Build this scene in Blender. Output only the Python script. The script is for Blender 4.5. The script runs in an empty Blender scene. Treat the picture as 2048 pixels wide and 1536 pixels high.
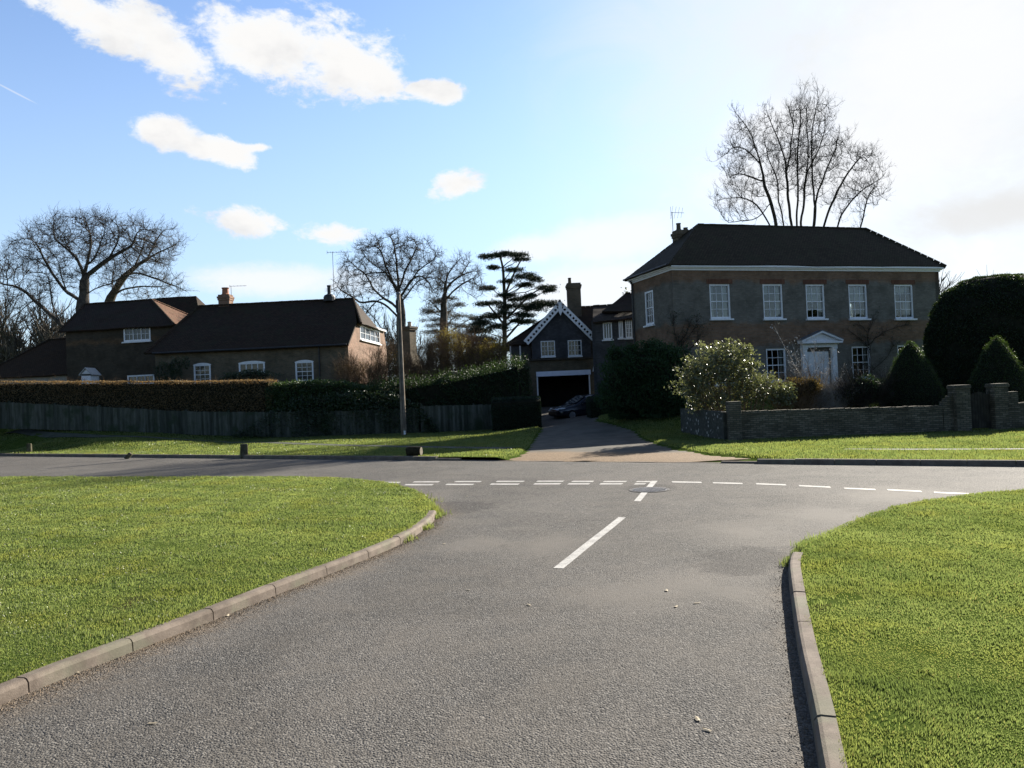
import bpy, math, random
import numpy as np
from mathutils import Vector, Matrix, kdtree

random.seed(7)
RNG = np.random.default_rng(11)
SC = bpy.context.scene
COL = SC.collection
UPZ = np.array((0.0, 0.0, 1.0))

# ------------------------------------------------------------------ camera model
F = 1550.0; CX = 1024.0; CY = 768.0
CAM = np.array((0.0, 0.0, 2.0))
ROLL = math.radians(2.4); PITCH = math.atan(21 / 1550)
_f = np.array((0, math.cos(PITCH), math.sin(PITCH)))
_r0 = np.array((1.0, 0, 0)); _u0 = np.array((0, -math.sin(PITCH), math.cos(PITCH)))
_r = math.cos(ROLL) * _r0 - math.sin(ROLL) * _u0
_u = math.sin(ROLL) * _r0 + math.cos(ROLL) * _u0

def ray(px, py):
    return _f * F + _r * (px - CX) - _u * (py - CY)

def P(px, py, Y):
    d = ray(px, py); return CAM + d * (Y / d[1])

def V(px, py, O, e):
    """sight line of the survey photo met with the upright plane through O along e -> (u, z)"""
    d = ray(px, py); n = np.array((-e[1], e[0], 0.0))
    t = np.dot(np.asarray(O) - CAM, n) / np.dot(d, n)
    q = CAM + d * t
    return float(np.dot(q[:2] - np.asarray(O)[:2], e[:2])), float(q[2])

# ------------------------------------------------------------------ terrain
K0 = np.array((11.0, 16.6)); K1 = np.array((-25.6, 38.7))
KD = (K1 - K0) / np.linalg.norm(K1 - K0)          # along the far kerb, to the left
KN = np.array((-KD[1], KD[0])); KN = KN if KN[1] > 0 else -KN
def road_s(X, Y):
    return (X - K0[0]) * KN[0] + (Y - K0[1]) * KN[1]
def road_a(X, Y):
    return (X - K0[0]) * KD[0] + (Y - K0[1]) * KD[1]
_ctl = []
for a in np.arange(-30, 90, 3.0):
    for s in (0.0, 2.0):
        q = K0 + KD * a + KN * s
        _ctl.append((q[0], q[1], 0.0))
for (x, y, z) in [(-5.9, 41, .0),
                  (1.6, 40, .25), (3.2, 45, .60), (4.5, 45, .6), (3, 53, 1.0), (5, 53, 1.0), (1, 53, 1.0), (2.3, 32, .05), (2.2, 28, 0.),
                  (7.9, 27, 0), (12, 27, 0), (16, 27, 0), (20, 27, 0), (26, 27, 0), (7.2, 33, .2), (8, 38, 1.0), (12, 36, .9), (16, 36, .9), (20, 36, .9), (24, 38, .9), (30, 36, .9),
                  (8, 46, 1.1), (14, 50, 1.2), (22, 50, 1.2), (30, 50, 1.2), (-10, 50, 1.8), (-16, 50, 2.3), (-22, 50, 2.4), (-30, 50, 2.4), (-36, 50, 2.4), (-8, 56, 1.8), (-20, 60, 2.3), (-35, 60, 2.3),
                  (-3, 52, 1.0), (0, 60, 1.1), (10, 65, 1.2), (-15, 75, 1.6), (20, 75, 1.2), (40, 60, 1.2), (-45, 60, 2.3), (-45, 48, 2.2), (-38, 43, 1.9)]:
    _ctl.append((x, y, z))
for (x, y, Y) in [(-60, 855, 43), (0, 859, 43.2), (130, 862, 43.6), (250, 865, 43.8), (400, 872, 44), (560, 876, 44), (700, 876, 43.6), (838, 870, 43.2), (842, 866, 42.6), (990, 863, 43.2)]:
    q = P(x, y, Y); _ctl.append((q[0], q[1], q[2] - .10))
for (x, y, Y) in [(-120, 866, 40), (60, 873, 40), (200, 877, 40), (350, 882, 39)]:
    q = P(x, y, Y); _ctl.append((q[0], q[1], q[2] - .12))
_ctl = np.array(_ctl)

def _tps(r2): return .5 * r2 * np.log(r2 + 1e-9)
_d2 = ((_ctl[:, None, :2] - _ctl[None, :, :2])**2).sum(-1); _m = len(_ctl)
_Am = np.zeros((_m + 3, _m + 3)); _Am[:_m, :_m] = _tps(_d2) + np.eye(_m) * 2.0; _Am[:_m, _m] = 1; _Am[:_m, _m+1:] = _ctl[:, :2]; _Am[_m:, :_m] = _Am[:_m, _m:].T
_cf = np.linalg.solve(_Am, np.concatenate([_ctl[:, 2], np.zeros(3)]))
def g(X, Y):
    """height of the land behind the far kerb (thin plate through levelled points)"""
    X = np.atleast_1d(np.asarray(X, float)); Y = np.atleast_1d(np.asarray(Y, float))
    out = np.zeros(X.shape).ravel(); xf = X.ravel(); yf = Y.ravel(); xc = np.clip(xf, -46, 42); yc = np.clip(yf, 0, 78)
    for i in range(0, len(xf), 20000):
        a, b = xc[i:i+20000], yc[i:i+20000]
        r2 = (a[:, None] - _ctl[None, :, 0])**2 + (b[:, None] - _ctl[None, :, 1])**2
        out[i:i+20000] = _tps(r2) @ _cf[:_m] + _cf[_m] + _cf[_m+1]*a + _cf[_m+2]*b
    out = np.clip(out, -.02, 2.5)
    s = road_s(xf, yf); k = np.clip(s / 3.0, 0, 1); k = k * k * (3 - 2 * k)
    return (out * k).reshape(X.shape)

def g1(x, y): return float(g(x, y)[0])

DRV = np.array([(2.3, 20.5), (2.5, 22.5), (2.7, 25), (2.75, 27.5), (3.0, 33), (2.75, 38), (2.9, 42), (3.2, 46), (3.6, 54)])
DRVH = np.array([(4.2, 20), (3.0, 22.5), (2.45, 25), (2.2, 27.5), (2.05, 33), (1.3, 38), (1.6, 42), (2.5, 46), (3.0, 54)])
def drive_mask(X, Y):
    X = np.asarray(X, float); Y = np.asarray(Y, float)
    cx = np.interp(Y, DRV[:, 1], DRV[:, 0])
    half = np.interp(Y, DRVH[:, 1], DRVH[:, 0]) - .12
    d = np.abs(X - cx) - half
    m = np.clip(1 - d / 0.5, 0, 1)
    return m * m * (3 - 2 * m)

def verge_z(X, Y):
    return g(X, Y) + 0.10 * (1 - drive_mask(X, Y)) - 0.0

def G(px, py, lift=0.0):
    d = ray(px, py); t = (lift - CAM[2]) / d[2] if d[2] < 0 else 60 / d[1]
    lo, hi = 0.5, 130.0
    q = CAM + d * t
    for _ in range(40):                      # march then bisect on the terrain
        pass
    ys = np.linspace(2, 90, 900); pts = CAM[None] + d[None] * (ys / d[1])[:, None]
    h = pts[:, 2] - g(pts[:, 0], pts[:, 1]) - lift
    idx = np.where(h < 0)[0]
    if len(idx) == 0: return q
    i = idx[0]; t0 = h[i-1] / (h[i-1] - h[i]) if i > 0 else 0
    return pts[i-1] * (1 - t0) + pts[i] * t0

# ------------------------------------------------------------------ scene tree helpers
def tag(o, label=None, cat=None, group=None, kind=None):
    if label: o['label'] = label
    if cat: o['category'] = cat
    if group: o['group'] = group
    if kind: o['kind'] = kind
    return o

def thing(name, loc, label, cat, group=None):
    o = bpy.data.objects.new(name, None); COL.objects.link(o)
    o.location = tuple(float(v) for v in loc); o.empty_display_size = .3
    return tag(o, label, cat, group)

def root_loc(o):
    L = np.zeros(3)
    while o is not None:
        L += np.array(o.location); o = o.parent
    return L

class MB:
    """collects verts and faces in world coordinates; build() makes ONE mesh object"""
    def __init__(s): s.v = []; s.f = []; s.n = 0; s.bv = []; s.bf = []
    def add(s, verts, faces):
        b = s.n; s.v.append(np.asarray(verts, float).reshape(-1, 3)); s.n += len(s.v[-1])
        s.f.extend([tuple(b + i for i in f) for f in faces]); return s
    def arr(s, verts, faces):
        """bulk: verts (n,3), faces (m,k) int array"""
        b = s.n; verts = np.asarray(verts, float).reshape(-1, 3); s.v.append(verts); s.n += len(verts)
        s.bf.append(np.asarray(faces, np.int64) + b); return s
    def box(s, c, e, n, half):
        """box at centre c with axes e, n, z and half sizes"""
        c = np.asarray(c, float); e = np.asarray(e, float); n = np.asarray(n, float)
        vs = [c + e * half[0] * i + n * half[1] * j + UPZ * half[2] * k for k in (-1, 1) for j in (-1, 1) for i in (-1, 1)]
        return s.add(vs, [(0, 2, 3, 1), (4, 5, 7, 6), (0, 1, 5, 4), (2, 6, 7, 3), (0, 4, 6, 2), (1, 3, 7, 5)])
    def aabb(s, x0, x1, y0, y1, z0, z1):
        return s.box(((x0+x1)/2, (y0+y1)/2, (z0+z1)/2), (1, 0, 0), (0, 1, 0), ((x1-x0)/2, (y1-y0)/2, (z1-z0)/2))
    def slab(s, poly, off):
        """polygon swept by the vector off"""
        p = np.asarray(poly, float); k = len(p); q = p + np.asarray(off, float)
        fs = [tuple(range(k)), tuple(range(2*k-1, k-1, -1))] + [(i, k+i, k+(i+1) % k, (i+1) % k) for i in range(k)]
        return s.add(np.vstack([p, q]), fs)
    def tube(s, pts, rad, sides=6, cap=True):
        pts = np.asarray(pts, float); k = len(pts); rad = np.broadcast_to(np.asarray(rad, float), (k,))
        t = np.gradient(pts, axis=0); t /= np.linalg.norm(t, axis=1)[:, None] + 1e-9
        ref = np.where(np.abs(t[:, 2:3]) > .9, np.array([[1., 0, 0]]), UPZ[None])
        a = np.cross(t, ref); a /= np.linalg.norm(a, axis=1)[:, None] + 1e-9
        for i in range(1, k):                      # parallel transport
            a[i] = a[i-1] - t[i] * np.dot(a[i-1], t[i]); a[i] /= np.linalg.norm(a[i]) + 1e-9
        b = np.cross(t, a)
        an = np.arange(sides) * 2 * math.pi / sides
        ring = a[:, None] * np.cos(an)[None, :, None] + b[:, None] * np.sin(an)[None, :, None]
        vs = (pts[:, None] + ring * rad[:, None, None]).reshape(-1, 3)
        i = np.arange(k-1)[:, None]; j = np.arange(sides)[None]
        fs = np.stack([i*sides + j, i*sides + (j+1) % sides, (i+1)*sides + (j+1) % sides, (i+1)*sides + j], -1).reshape(-1, 4)
        base = s.n
        s.arr(vs, fs)
        if cap:
            s.f.append(tuple(base + x for x in range(sides))[::-1]); s.f.append(tuple(base + (k-1)*sides + x for x in range(sides)))
        return s
    def lathe(s, c, prof, sides=16):
        c = np.asarray(c, float); an = np.arange(sides) * 2 * math.pi / sides
        pr = np.asarray(prof, float); k = len(pr)
        vs = np.stack([c[0] + pr[:, :1] * np.cos(an), c[1] + pr[:, :1] * np.sin(an), c[2] + pr[:, 1:2] + 0*an], -1).reshape(-1, 3)
        fs = [(i*sides+j, i*sides+(j+1) % sides, (i+1)*sides+(j+1) % sides, (i+1)*sides+j) for i in range(k-1) for j in range(sides)]
        fs += [tuple(range(sides))[::-1], tuple((k-1)*sides + j for j in range(sides))]
        return s.add(vs, fs)
    def build(s, name, mat, parent=None, smooth=False, bevel=0.0, attr=None, uv=True):
        me = bpy.data.meshes.new(name)
        vs = np.vstack(s.v) if s.v else np.zeros((0, 3))
        L = root_loc(parent) if parent is not None else np.zeros(3)
        vs = vs - L
        loops = []; starts = []; n = 0
        for a in s.bf:
            loops.append(a.ravel()); starts.append(n + np.arange(len(a)) * a.shape[1]); n += a.size
        if s.f:
            lens = np.array([len(f) for f in s.f]); fl = np.fromiter((i for f in s.f for i in f), np.int64)
            loops.append(fl); starts.append(n + np.concatenate([[0], np.cumsum(lens)[:-1]])); n += fl.size
        loops = np.concatenate(loops).astype(np.int32); starts = np.concatenate(starts).astype(np.int32)
        me.vertices.add(len(vs)); me.vertices.foreach_set('co', vs.ravel().astype(np.float32))
        me.loops.add(len(loops)); me.loops.foreach_set('vertex_index', loops)
        me.polygons.add(len(starts)); me.polygons.foreach_set('loop_start', starts)
        me.update(calc_edges=True)
        me.polygons.foreach_set('use_smooth', np.full(len(starts), smooth))
        if uv:
            nf = len(starts); nr = np.empty(nf * 3, np.float32); me.polygons.foreach_get('normal', nr); nr = nr.reshape(-1, 3)
            tot = np.empty(nf, np.int32); me.polygons.foreach_get('loop_total', tot)
            t = np.cross(UPZ[None], nr); ln = np.linalg.norm(t, axis=1); flat = ln < .05
            t[flat] = (1, 0, 0); ln[flat] = 1; t /= ln[:, None]; b = np.cross(nr, t)
            fi = np.repeat(np.arange(nf), tot); pv = (vs + L)[loops]
            uvs = np.stack([(pv * t[fi]).sum(1), (pv * b[fi]).sum(1)], 1)
            lay = me.uv_layers.new(name='UVMap'); lay.data.foreach_set('uv', uvs.ravel().astype(np.float32))
        if attr is not None:
            at = me.attributes.new('rnd', 'FLOAT', 'POINT'); at.data.foreach_set('value', np.asarray(attr, np.float32))
        me.materials.append(mat)
        o = bpy.data.objects.new(name, me); COL.objects.link(o)
        if parent is not None: o.parent = parent
        if bevel > 0:
            m = o.modifiers.new('bevel', 'BEVEL'); m.width = bevel; m.segments = 2; m.limit_method = 'ANGLE'
        return o

def struct(mb, name, mat, kind='structure', label=None, **kw):
    o = mb.build(name, mat, None, **kw); return tag(o, label, None, None, kind)

# ------------------------------------------------------------------ materials
class NT:
    def __init__(s, m):
        m.use_nodes = True; s.t = m.node_tree; s.t.nodes.clear()
    def n(s, typ, **kw):
        x = s.t.nodes.new(typ)
        for k, v in kw.items():
            if k.startswith('i_'):
                key = k[2:]; key = int(key) if key.isdigit() else key.replace('_', ' ')
                s.set(x.inputs[key], v)
            else: setattr(x, k, v)
        return x
    def set(s, sock, v):
        if hasattr(v, 'bl_idname') and v.bl_idname.startswith('NodeSocket'): s.t.links.new(v, sock)
        else: sock.default_value = v
    def mix(s, fac, a, b, mode='MIX'):
        x = s.n('ShaderNodeMix', data_type='RGBA', blend_type=mode); s.set(x.inputs[0], fac)
        s.set(x.inputs[6], a if not isinstance(a, tuple) else (*a, 1)[:4]); s.set(x.inputs[7], b if not isinstance(b, tuple) else (*b, 1)[:4])
        return x.outputs[2]
    def math(s, op, a, b=0.0, c=None, clamp=False):
        x = s.n('ShaderNodeMath', operation=op, use_clamp=clamp); s.set(x.inputs[0], a); s.set(x.inputs[1], b)
        if c is not None: s.set(x.inputs[2], c)
        return x.outputs[0]
    def ramp(s, fac, lo, hi, a=0.0, b=1.0):
        x = s.n('ShaderNodeMapRange', interpolation_type='SMOOTHSTEP'); s.set(x.inputs[0], fac)
        s.set(x.inputs[1], lo); s.set(x.inputs[2], hi); s.set(x.inputs[3], a); s.set(x.inputs[4], b)
        return x.outputs[0]
    def noise(s, scale, detail=4, rough=.55, vec=None, dist=0.0):
        x = s.n('ShaderNodeTexNoise'); x.inputs['Scale'].default_value = scale; x.inputs['Detail'].default_value = detail
        x.inputs['Roughness'].default_value = rough; x.inputs['Distortion'].default_value = dist
        if vec is not None: s.t.links.new(vec, x.inputs['Vector'])
        return x.outputs[0]
    def pos(s):
        return s.n('ShaderNodeNewGeometry').outputs['Position']
    def out(s, sh):
        o = s.n('ShaderNodeOutputMaterial'); s.t.links.new(sh, o.inputs[0]); return o
    def bsdf(s, col, rough=.7, spec=.4, normal=None, metal=0.0):
        b = s.n('ShaderNodeBsdfPrincipled'); s.set(b.inputs['Base Color'], col if not isinstance(col, tuple) else (*col, 1)[:4])
        s.set(b.inputs['Roughness'], rough); s.set(b.inputs['Specular IOR Level'], spec); b.inputs['Metallic'].default_value = metal
        if normal is not None: s.t.links.new(normal, b.inputs['Normal'])
        return b
    def bump(s, h, strength=.5, dist=.01):
        b = s.n('ShaderNodeBump'); b.inputs['Strength'].default_value = strength; b.inputs['Distance'].default_value = dist
        s.t.links.new(h, b.inputs['Height']); return b.outputs[0]

def newmat(name):
    m = bpy.data.materials.new(name); return m, NT(m)

def mat_plain(name, a, b, scale=6, rough=.7, spec=.3, bump=.0, bscale=40, bdist=.005, detail=5, metal=0.0):
    m, t = newmat(name); p = t.pos()
    f = t.ramp(t.noise(scale, detail, .6, p), .35, .65)
    nb = t.bump(t.noise(bscale, 4, .6, p), bump, bdist) if bump else None
    t.out(t.bsdf(t.mix(f, a, b), rough, spec, nb, metal).outputs[0]); return m

def mat_brick(name, c1, c2, mortar, bands=None, size=(.225, .075), mort=.012, rough=.9):
    """brick by the wall's own metre grid; bands = (grey colour, list of (z0, z1)) of other brick"""
    m, t = newmat(name); p = t.pos(); uv = t.n('ShaderNodeUVMap').outputs[0]
    wv = t.n('ShaderNodeTexNoise'); wv.inputs['Scale'].default_value = 2.2; wv.inputs['Detail'].default_value = 5; t.t.links.new(p, wv.inputs['Vector'])
    wm = t.n('ShaderNodeVectorMath', operation='MULTIPLY_ADD'); t.t.links.new(wv.outputs['Color'], wm.inputs[0]); wm.inputs[1].default_value = (.05, .05, 0); t.t.links.new(uv, wm.inputs[2]); uv = wm.outputs[0]
    br = t.n('ShaderNodeTexBrick'); t.t.links.new(uv, br.inputs['Vector'])
    br.inputs['Scale'].default_value = 1.0; br.inputs['Brick Width'].default_value = size[0]; br.inputs['Row Height'].default_value = size[1]
    br.inputs['Mortar Size'].default_value = mort; br.inputs['Mortar Smooth'].default_value = .2
    br.inputs['Color1'].default_value = (*c1, 1); br.inputs['Color2'].default_value = (*c2, 1); br.inputs['Mortar'].default_value = (*mortar, 1)
    col = br.outputs[0]
    if bands:
        z = t.n('ShaderNodeSeparateXYZ', i_0=p).outputs[2]
        zz = t.math('ADD', z, t.math('MULTIPLY', t.math('SUBTRACT', t.noise(.9, 3, .6, p), .5), .9)); acc = None
        for (z0, z1) in bands[1]:
            k = t.math('MULTIPLY', t.ramp(zz, z0 - .15, z0 + .15), t.ramp(zz, z1 - .15, z1 + .15, 1, 0))
            acc = k if acc is None else t.math('MAXIMUM', acc, k)
        acc = t.math('MULTIPLY', acc, .85)
        br2 = t.n('ShaderNodeTexBrick'); t.t.links.new(uv, br2.inputs['Vector'])
        for k in ('Scale', 'Brick Width', 'Row Height', 'Mortar Size', 'Mortar Smooth'): br2.inputs[k].default_value = br.inputs[k].default_value
        gcol = bands[0]; br2.inputs['Color1'].default_value = (*gcol, 1); br2.inputs['Color2'].default_value = (*[c * 1.35 for c in gcol], 1); br2.inputs['Mortar'].default_value = (*mortar, 1)
        col = t.mix(acc, col, br2.outputs[0])
    st = t.ramp(t.noise(1.3, 6, .65, p), .38, .7)
    col = t.mix(t.math('MULTIPLY', st, .6), col, t.mix(1.0, col, (.42, .43, .40), 'MULTIPLY'))
    col = t.mix(t.math('MULTIPLY', t.ramp(t.noise(5.5, 4, .7, p), .55, .72), .45), col, t.mix(1.0, col, (1.7, 1.65, 1.5), 'MULTIPLY'))
    t.out(t.bsdf(col, rough, .2, t.bump(br.outputs[1], -.4, .006)).outputs[0]); return m

def mat_tiles(name, c1, c2, moss, mossamt=.35):
    m, t = newmat(name); p = t.pos(); uv = t.n('ShaderNodeUVMap').outputs[0]
    br = t.n('ShaderNodeTexBrick'); t.t.links.new(uv, br.inputs['Vector'])
    br.inputs['Scale'].default_value = 1.0; br.inputs['Brick Width'].default_value = .17; br.inputs['Row Height'].default_value = .11
    br.inputs['Mortar Size'].default_value = .012; br.inputs['Color1'].default_value = (*c1, 1); br.inputs['Color2'].default_value = (*c2, 1)
    br.inputs['Mortar'].default_value = (*[c * .35 for c in c1], 1)
    f = t.math('MULTIPLY', t.ramp(t.noise(1.1, 7, .7, p), .45, .66), mossamt)
    col = t.mix(f, br.outputs[0], moss)
    sp = t.ramp(t.noise(7, 3, .7, p), .68, .74); col = t.mix(t.math('MULTIPLY', sp, .4), col, (.11, .11, .09))
    bm = t.math('ADD', br.outputs[1], t.math('MULTIPLY', t.noise(5, 4, .7, p), -1.2))
    t.out(t.bsdf(col, .85, .14, t.bump(bm, -.8, .03)).outputs[0]); return m

def mat_leaf(name, a, b, rough=.5, spec=.4, trans=.35, tcol=None, scale=1.5):
    m, t = newmat(name); at = t.n('ShaderNodeAttribute', attribute_name='rnd').outputs['Fac']; p = t.pos()
    f = t.math('ADD', t.math('MULTIPLY', at, .7), t.math('MULTIPLY', t.ramp(t.noise(scale, 3, .6, p), .3, .7), .3))
    col = t.mix(f, a, b); bs = t.bsdf(col, rough, spec)
    tr = t.n('ShaderNodeBsdfTranslucent'); t.set(tr.inputs[0], t.mix(1.0, col, tcol or (1.6, 1.5, .6), 'MULTIPLY'))
    mx = t.n('ShaderNodeMixShader'); mx.inputs[0].default_value = trans
    t.t.links.new(bs.outputs[0], mx.inputs[1]); t.t.links.new(tr.outputs[0], mx.inputs[2]); t.out(mx.outputs[0]); return m

WHITE = mat_plain('white paint', (.78, .79, .80), (.70, .71, .72), 8, .5, .4)
BARK = mat_plain('dark bark', (.05, .042, .035), (.09, .078, .062), 5, .9, .1, .5, 14, .03)
BARK2 = mat_plain('grey brown bark', (.07, .06, .047), (.12, .105, .085), 5, .9, .1)
BLACKM = mat_plain('black iron', (.015, .015, .016), (.03, .03, .03), 9, .5, .4)
LEAD = mat_plain('grey lead', (.12, .125, .13), (.18, .18, .19), 4, .6, .3)
CLAYPOT = mat_plain('clay pot', (.28, .12, .07), (.36, .17, .10), 7, .8, .2)
TILE_DK = mat_tiles('dark clay tiles', (.030, .020, .014), (.052, .033, .022), (.028, .030, .016), .5)
TILE_MAIN = mat_tiles('brown grey tiles', (.034, .028, .019), (.054, .043, .029), (.036, .038, .021), .5)
TILE_SUNLIT = mat_tiles('sunlit red brown tiles', (.13, .068, .042), (.19, .10, .062), (.10, .085, .05), .4)  # lit copy of the roof tiles, sunlight put into the colour
BRICK_OLD = mat_brick('old brown brick', (.095, .076, .048), (.15, .11, .068), (.13, .122, .095))
BRICK_RED = mat_brick('red brick', (.165, .082, .055), (.23, .125, .083), (.22, .185, .14))
BRICK_ARCH = mat_brick('rubbed red brick', (.13, .05, .03), (.17, .075, .042), (.12, .09, .07), None, (.07, .225), .008)
BRICK_STONE = mat_brick('weathered garden wall brick', (.085, .075, .052), (.20, .175, .13), (.06, .062, .048), None, (.21, .068), .012)
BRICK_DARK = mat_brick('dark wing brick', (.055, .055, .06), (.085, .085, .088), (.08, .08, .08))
SLATEWALL = mat_brick('dark hung tiles', (.055, .056, .062), (.080, .081, .088), (.04, .04, .043), None, (.17, .11), .006)

def mat_glass():
    m, t = newmat('window glass')
    gl = t.n('ShaderNodeBsdfGlossy'); gl.inputs['Roughness'].default_value = .03; gl.inputs[0].default_value = (.9, .93, .95, 1)
    tr = t.n('ShaderNodeBsdfTransparent'); tr.inputs[0].default_value = (.85, .88, .87, 1)
    ge = t.n('ShaderNodeNewGeometry'); dt = t.n('ShaderNodeVectorMath', operation='DOT_PRODUCT'); t.t.links.new(ge.outputs['Normal'], dt.inputs[0]); t.t.links.new(ge.outputs['Incoming'], dt.inputs[1])
    fr = t.math('ADD', .05, t.math('MULTIPLY', .95, t.math('POWER', t.math('SUBTRACT', 1.0, t.math('ABSOLUTE', dt.outputs['Value'])), 5.0)))
    p = t.pos(); nb = t.bump(t.noise(2.2, 2, .5, p), .15, .02); t.t.links.new(nb, gl.inputs['Normal'])
    mx = t.n('ShaderNodeMixShader'); t.t.links.new(fr, mx.inputs[0]); t.t.links.new(tr.outputs[0], mx.inputs[1]); t.t.links.new(gl.outputs[0], mx.inputs[2])
    t.out(mx.outputs[0]); return m
GLASS = mat_glass()
def mat_dglass():
    m, t = newmat('dark window glass'); p = t.pos()
    t.out(t.bsdf(t.mix(t.noise(1.7, 2, .5, p), (.012, .014, .016), (.05, .055, .06)), .05, .6, t.bump(t.noise(2.2, 2, .5, p), .12, .02)).outputs[0]); return m
DGLASS = mat_dglass()
PLASTER = mat_plain('dim plaster', (.05, .045, .04), (.07, .065, .06), 2, .9, .1)
CURTAIN = mat_plain('pale curtain', (.26, .26, .25), (.34, .34, .32), 4, .9, .1)

# ------------------------------------------------------------------ bulk plant geometry
def leaf_quads(mb, C, size, aspect=.5, up_bias=0.0, out=None, out_bias=0.0, rng=RNG):
    """one folded leaf (4 verts, 2 tris) per centre; returns the per-vertex random"""
    n = len(C); C = np.asarray(C, float); size = np.broadcast_to(size, (n,))
    d = rng.normal(size=(n, 3)); d[:, 2] += up_bias
    if out is not None: d += out * out_bias
    d /= np.linalg.norm(d, axis=1)[:, None] + 1e-9
    w = np.cross(d, rng.normal(size=(n, 3))); w /= np.linalg.norm(w, axis=1)[:, None] + 1e-9
    nn = np.cross(d, w)
    L = size[:, None]; W = L * aspect * .5
    v = np.stack([C - d * L * .5, C + w * W + nn * L * .08, C + d * L * .5, C - w * W + nn * L * .08], 1)
    i = np.arange(n)[:, None] * 4
    mb.arr(v.reshape(-1, 3), np.concatenate([i + np.array([[0, 1, 2]]), i + np.array([[0, 2, 3]])]))
    return np.repeat(rng.random(n), 4)

def strips(mb, pts, rad):
    """pts (n,k,3), rad (n,k): three-sided twigs, all at once"""
    n, k, _ = pts.shape
    d = pts[:, -1] - pts[:, 0]; d /= np.linalg.norm(d, axis=1)[:, None] + 1e-9
    ref = np.where(np.abs(d[:, 2:3]) > .9, np.array([[1., 0, 0]]), UPZ[None])
    a = np.cross(d, ref); a /= np.linalg.norm(a, axis=1)[:, None] + 1e-9; b = np.cross(d, a)
    an = np.arange(3) * 2 * math.pi / 3
    ring = a[:, None] * np.cos(an)[None, :, None] + b[:, None] * np.sin(an)[None, :, None]      # n,3,3
    v = pts[:, :, None] + ring[:, None] * rad[:, :, None, None]
    base = np.arange(n)[:, None, None] * k * 3; i = np.arange(k-1)[None, :, None] * 3; j = np.arange(3)[None, None]; j2 = (j + 1) % 3
    f = np.stack([base + i + j, base + i + j2, base + i + 3 + j2, base + i + 3 + j], -1).reshape(-1, 4)
    mb.arr(v.reshape(-1, 3), f)

def grow_twigs(mb, S, D, L, R, levels=2, kids=3, spread=.7, curl=.25, up=.15, k=4, shrink=.55, rng=RNG):
    """batches of curved twigs with side twigs; returns all tip points"""
    tips = []
    for lv in range(levels):
        n = len(S)
        if n == 0: break
        D = D / (np.linalg.norm(D, axis=1)[:, None] + 1e-9)
        pts = np.empty((n, k, 3)); pts[:, 0] = S; d = D.copy()
        for i in range(1, k):
            d = d + rng.normal(size=(n, 3)) * curl; d[:, 2] += up * .4; d /= np.linalg.norm(d, axis=1)[:, None]
            pts[:, i] = pts[:, i-1] + d * (L / (k-1))[:, None]
        rad = R[:, None] * np.linspace(1, .35, k)[None]
        strips(mb, pts, rad); tips.append(pts[:, -1])
        if lv == levels - 1: break
        m = n * kids; src = np.repeat(np.arange(n), kids); tpar = rng.uniform(.25, 1, m) * (k-1)
        i0 = np.minimum(tpar.astype(int), k-2); fr = tpar - i0
        S2 = pts[src, i0] * (1-fr)[:, None] + pts[src, i0+1] * fr[:, None]
        pd = pts[src, i0+1] - pts[src, i0]; pd /= np.linalg.norm(pd, axis=1)[:, None] + 1e-9
        D2 = pd + rng.normal(size=(m, 3)) * spread; D2[:, 2] += up
        L = L[src] * rng.uniform(.35, .8, m) * shrink / .55; R = R[src] * .62; S, D = S2, D2
    return np.vstack(tips)

def smooth_poly(pts, it=2):
    pts = [np.asarray(p, float) for p in pts]
    for _ in range(it):
        q = [pts[0]]
        for a, b in zip(pts[:-1], pts[1:]): q += [a * .75 + b * .25, a * .25 + b * .75]
        q.append(pts[-1]); pts = q
    return np.array(pts)

def colonize(trunks, A, step, infl, kill, iters=140, jitter=.25, up=.05, rng=RNG):
    """space colonisation: trunks = list of polylines; A = points to reach. -> nodes, parent"""
    nodes = []; par = []
    for tr in trunks:
        tr = np.asarray(tr, float); prev = -1
        if nodes:                                     # a limb: joins the nearest point already grown
            dd0 = np.linalg.norm(np.array(nodes) - tr[0], axis=1); prev = int(dd0.argmin())
            if dd0[prev] > step * 1.5: tr = np.vstack([nodes[prev], tr])
        tr = smooth_poly(tr, 2) + 0
        skip = prev
        seg = np.linalg.norm(np.diff(tr, axis=0), axis=1); cum = np.concatenate([[0], np.cumsum(seg)])
        for dd in np.arange(0 if skip < 0 else step*.8, cum[-1] + 1e-6, step):
            q = np.array([np.interp(dd, cum, tr[:, i]) for i in range(3)]) + rng.normal(size=3) * step * .12; nodes.append(q); par.append(prev); prev = len(nodes) - 1
    A = np.asarray(A, float); alive = np.ones(len(A), bool)
    for it in range(iters):
        kd = kdtree.KDTree(len(nodes))
        for i, q in enumerate(nodes): kd.insert(q, i)
        kd.balance(); acc = {}
        for j in np.where(alive)[0]:
            co, i, dist = kd.find(A[j])
            if dist < kill: alive[j] = False; continue
            if dist > infl: continue
            dv = (A[j] - nodes[i]) / dist
            if i in acc: acc[i] = acc[i] + dv
            else: acc[i] = dv
        if not acc: break
        grew = False
        for i, dv in acc.items():
            d = dv / (np.linalg.norm(dv) + 1e-9) + rng.normal(size=3) * jitter; d[2] += up; d /= np.linalg.norm(d)
            q = nodes[i] + d * step
            if kd.find(q)[2] < step * .25: continue
            nodes.append(q); par.append(i); grew = True
        if not grew: break
    return np.array(nodes), np.array(par)

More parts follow.
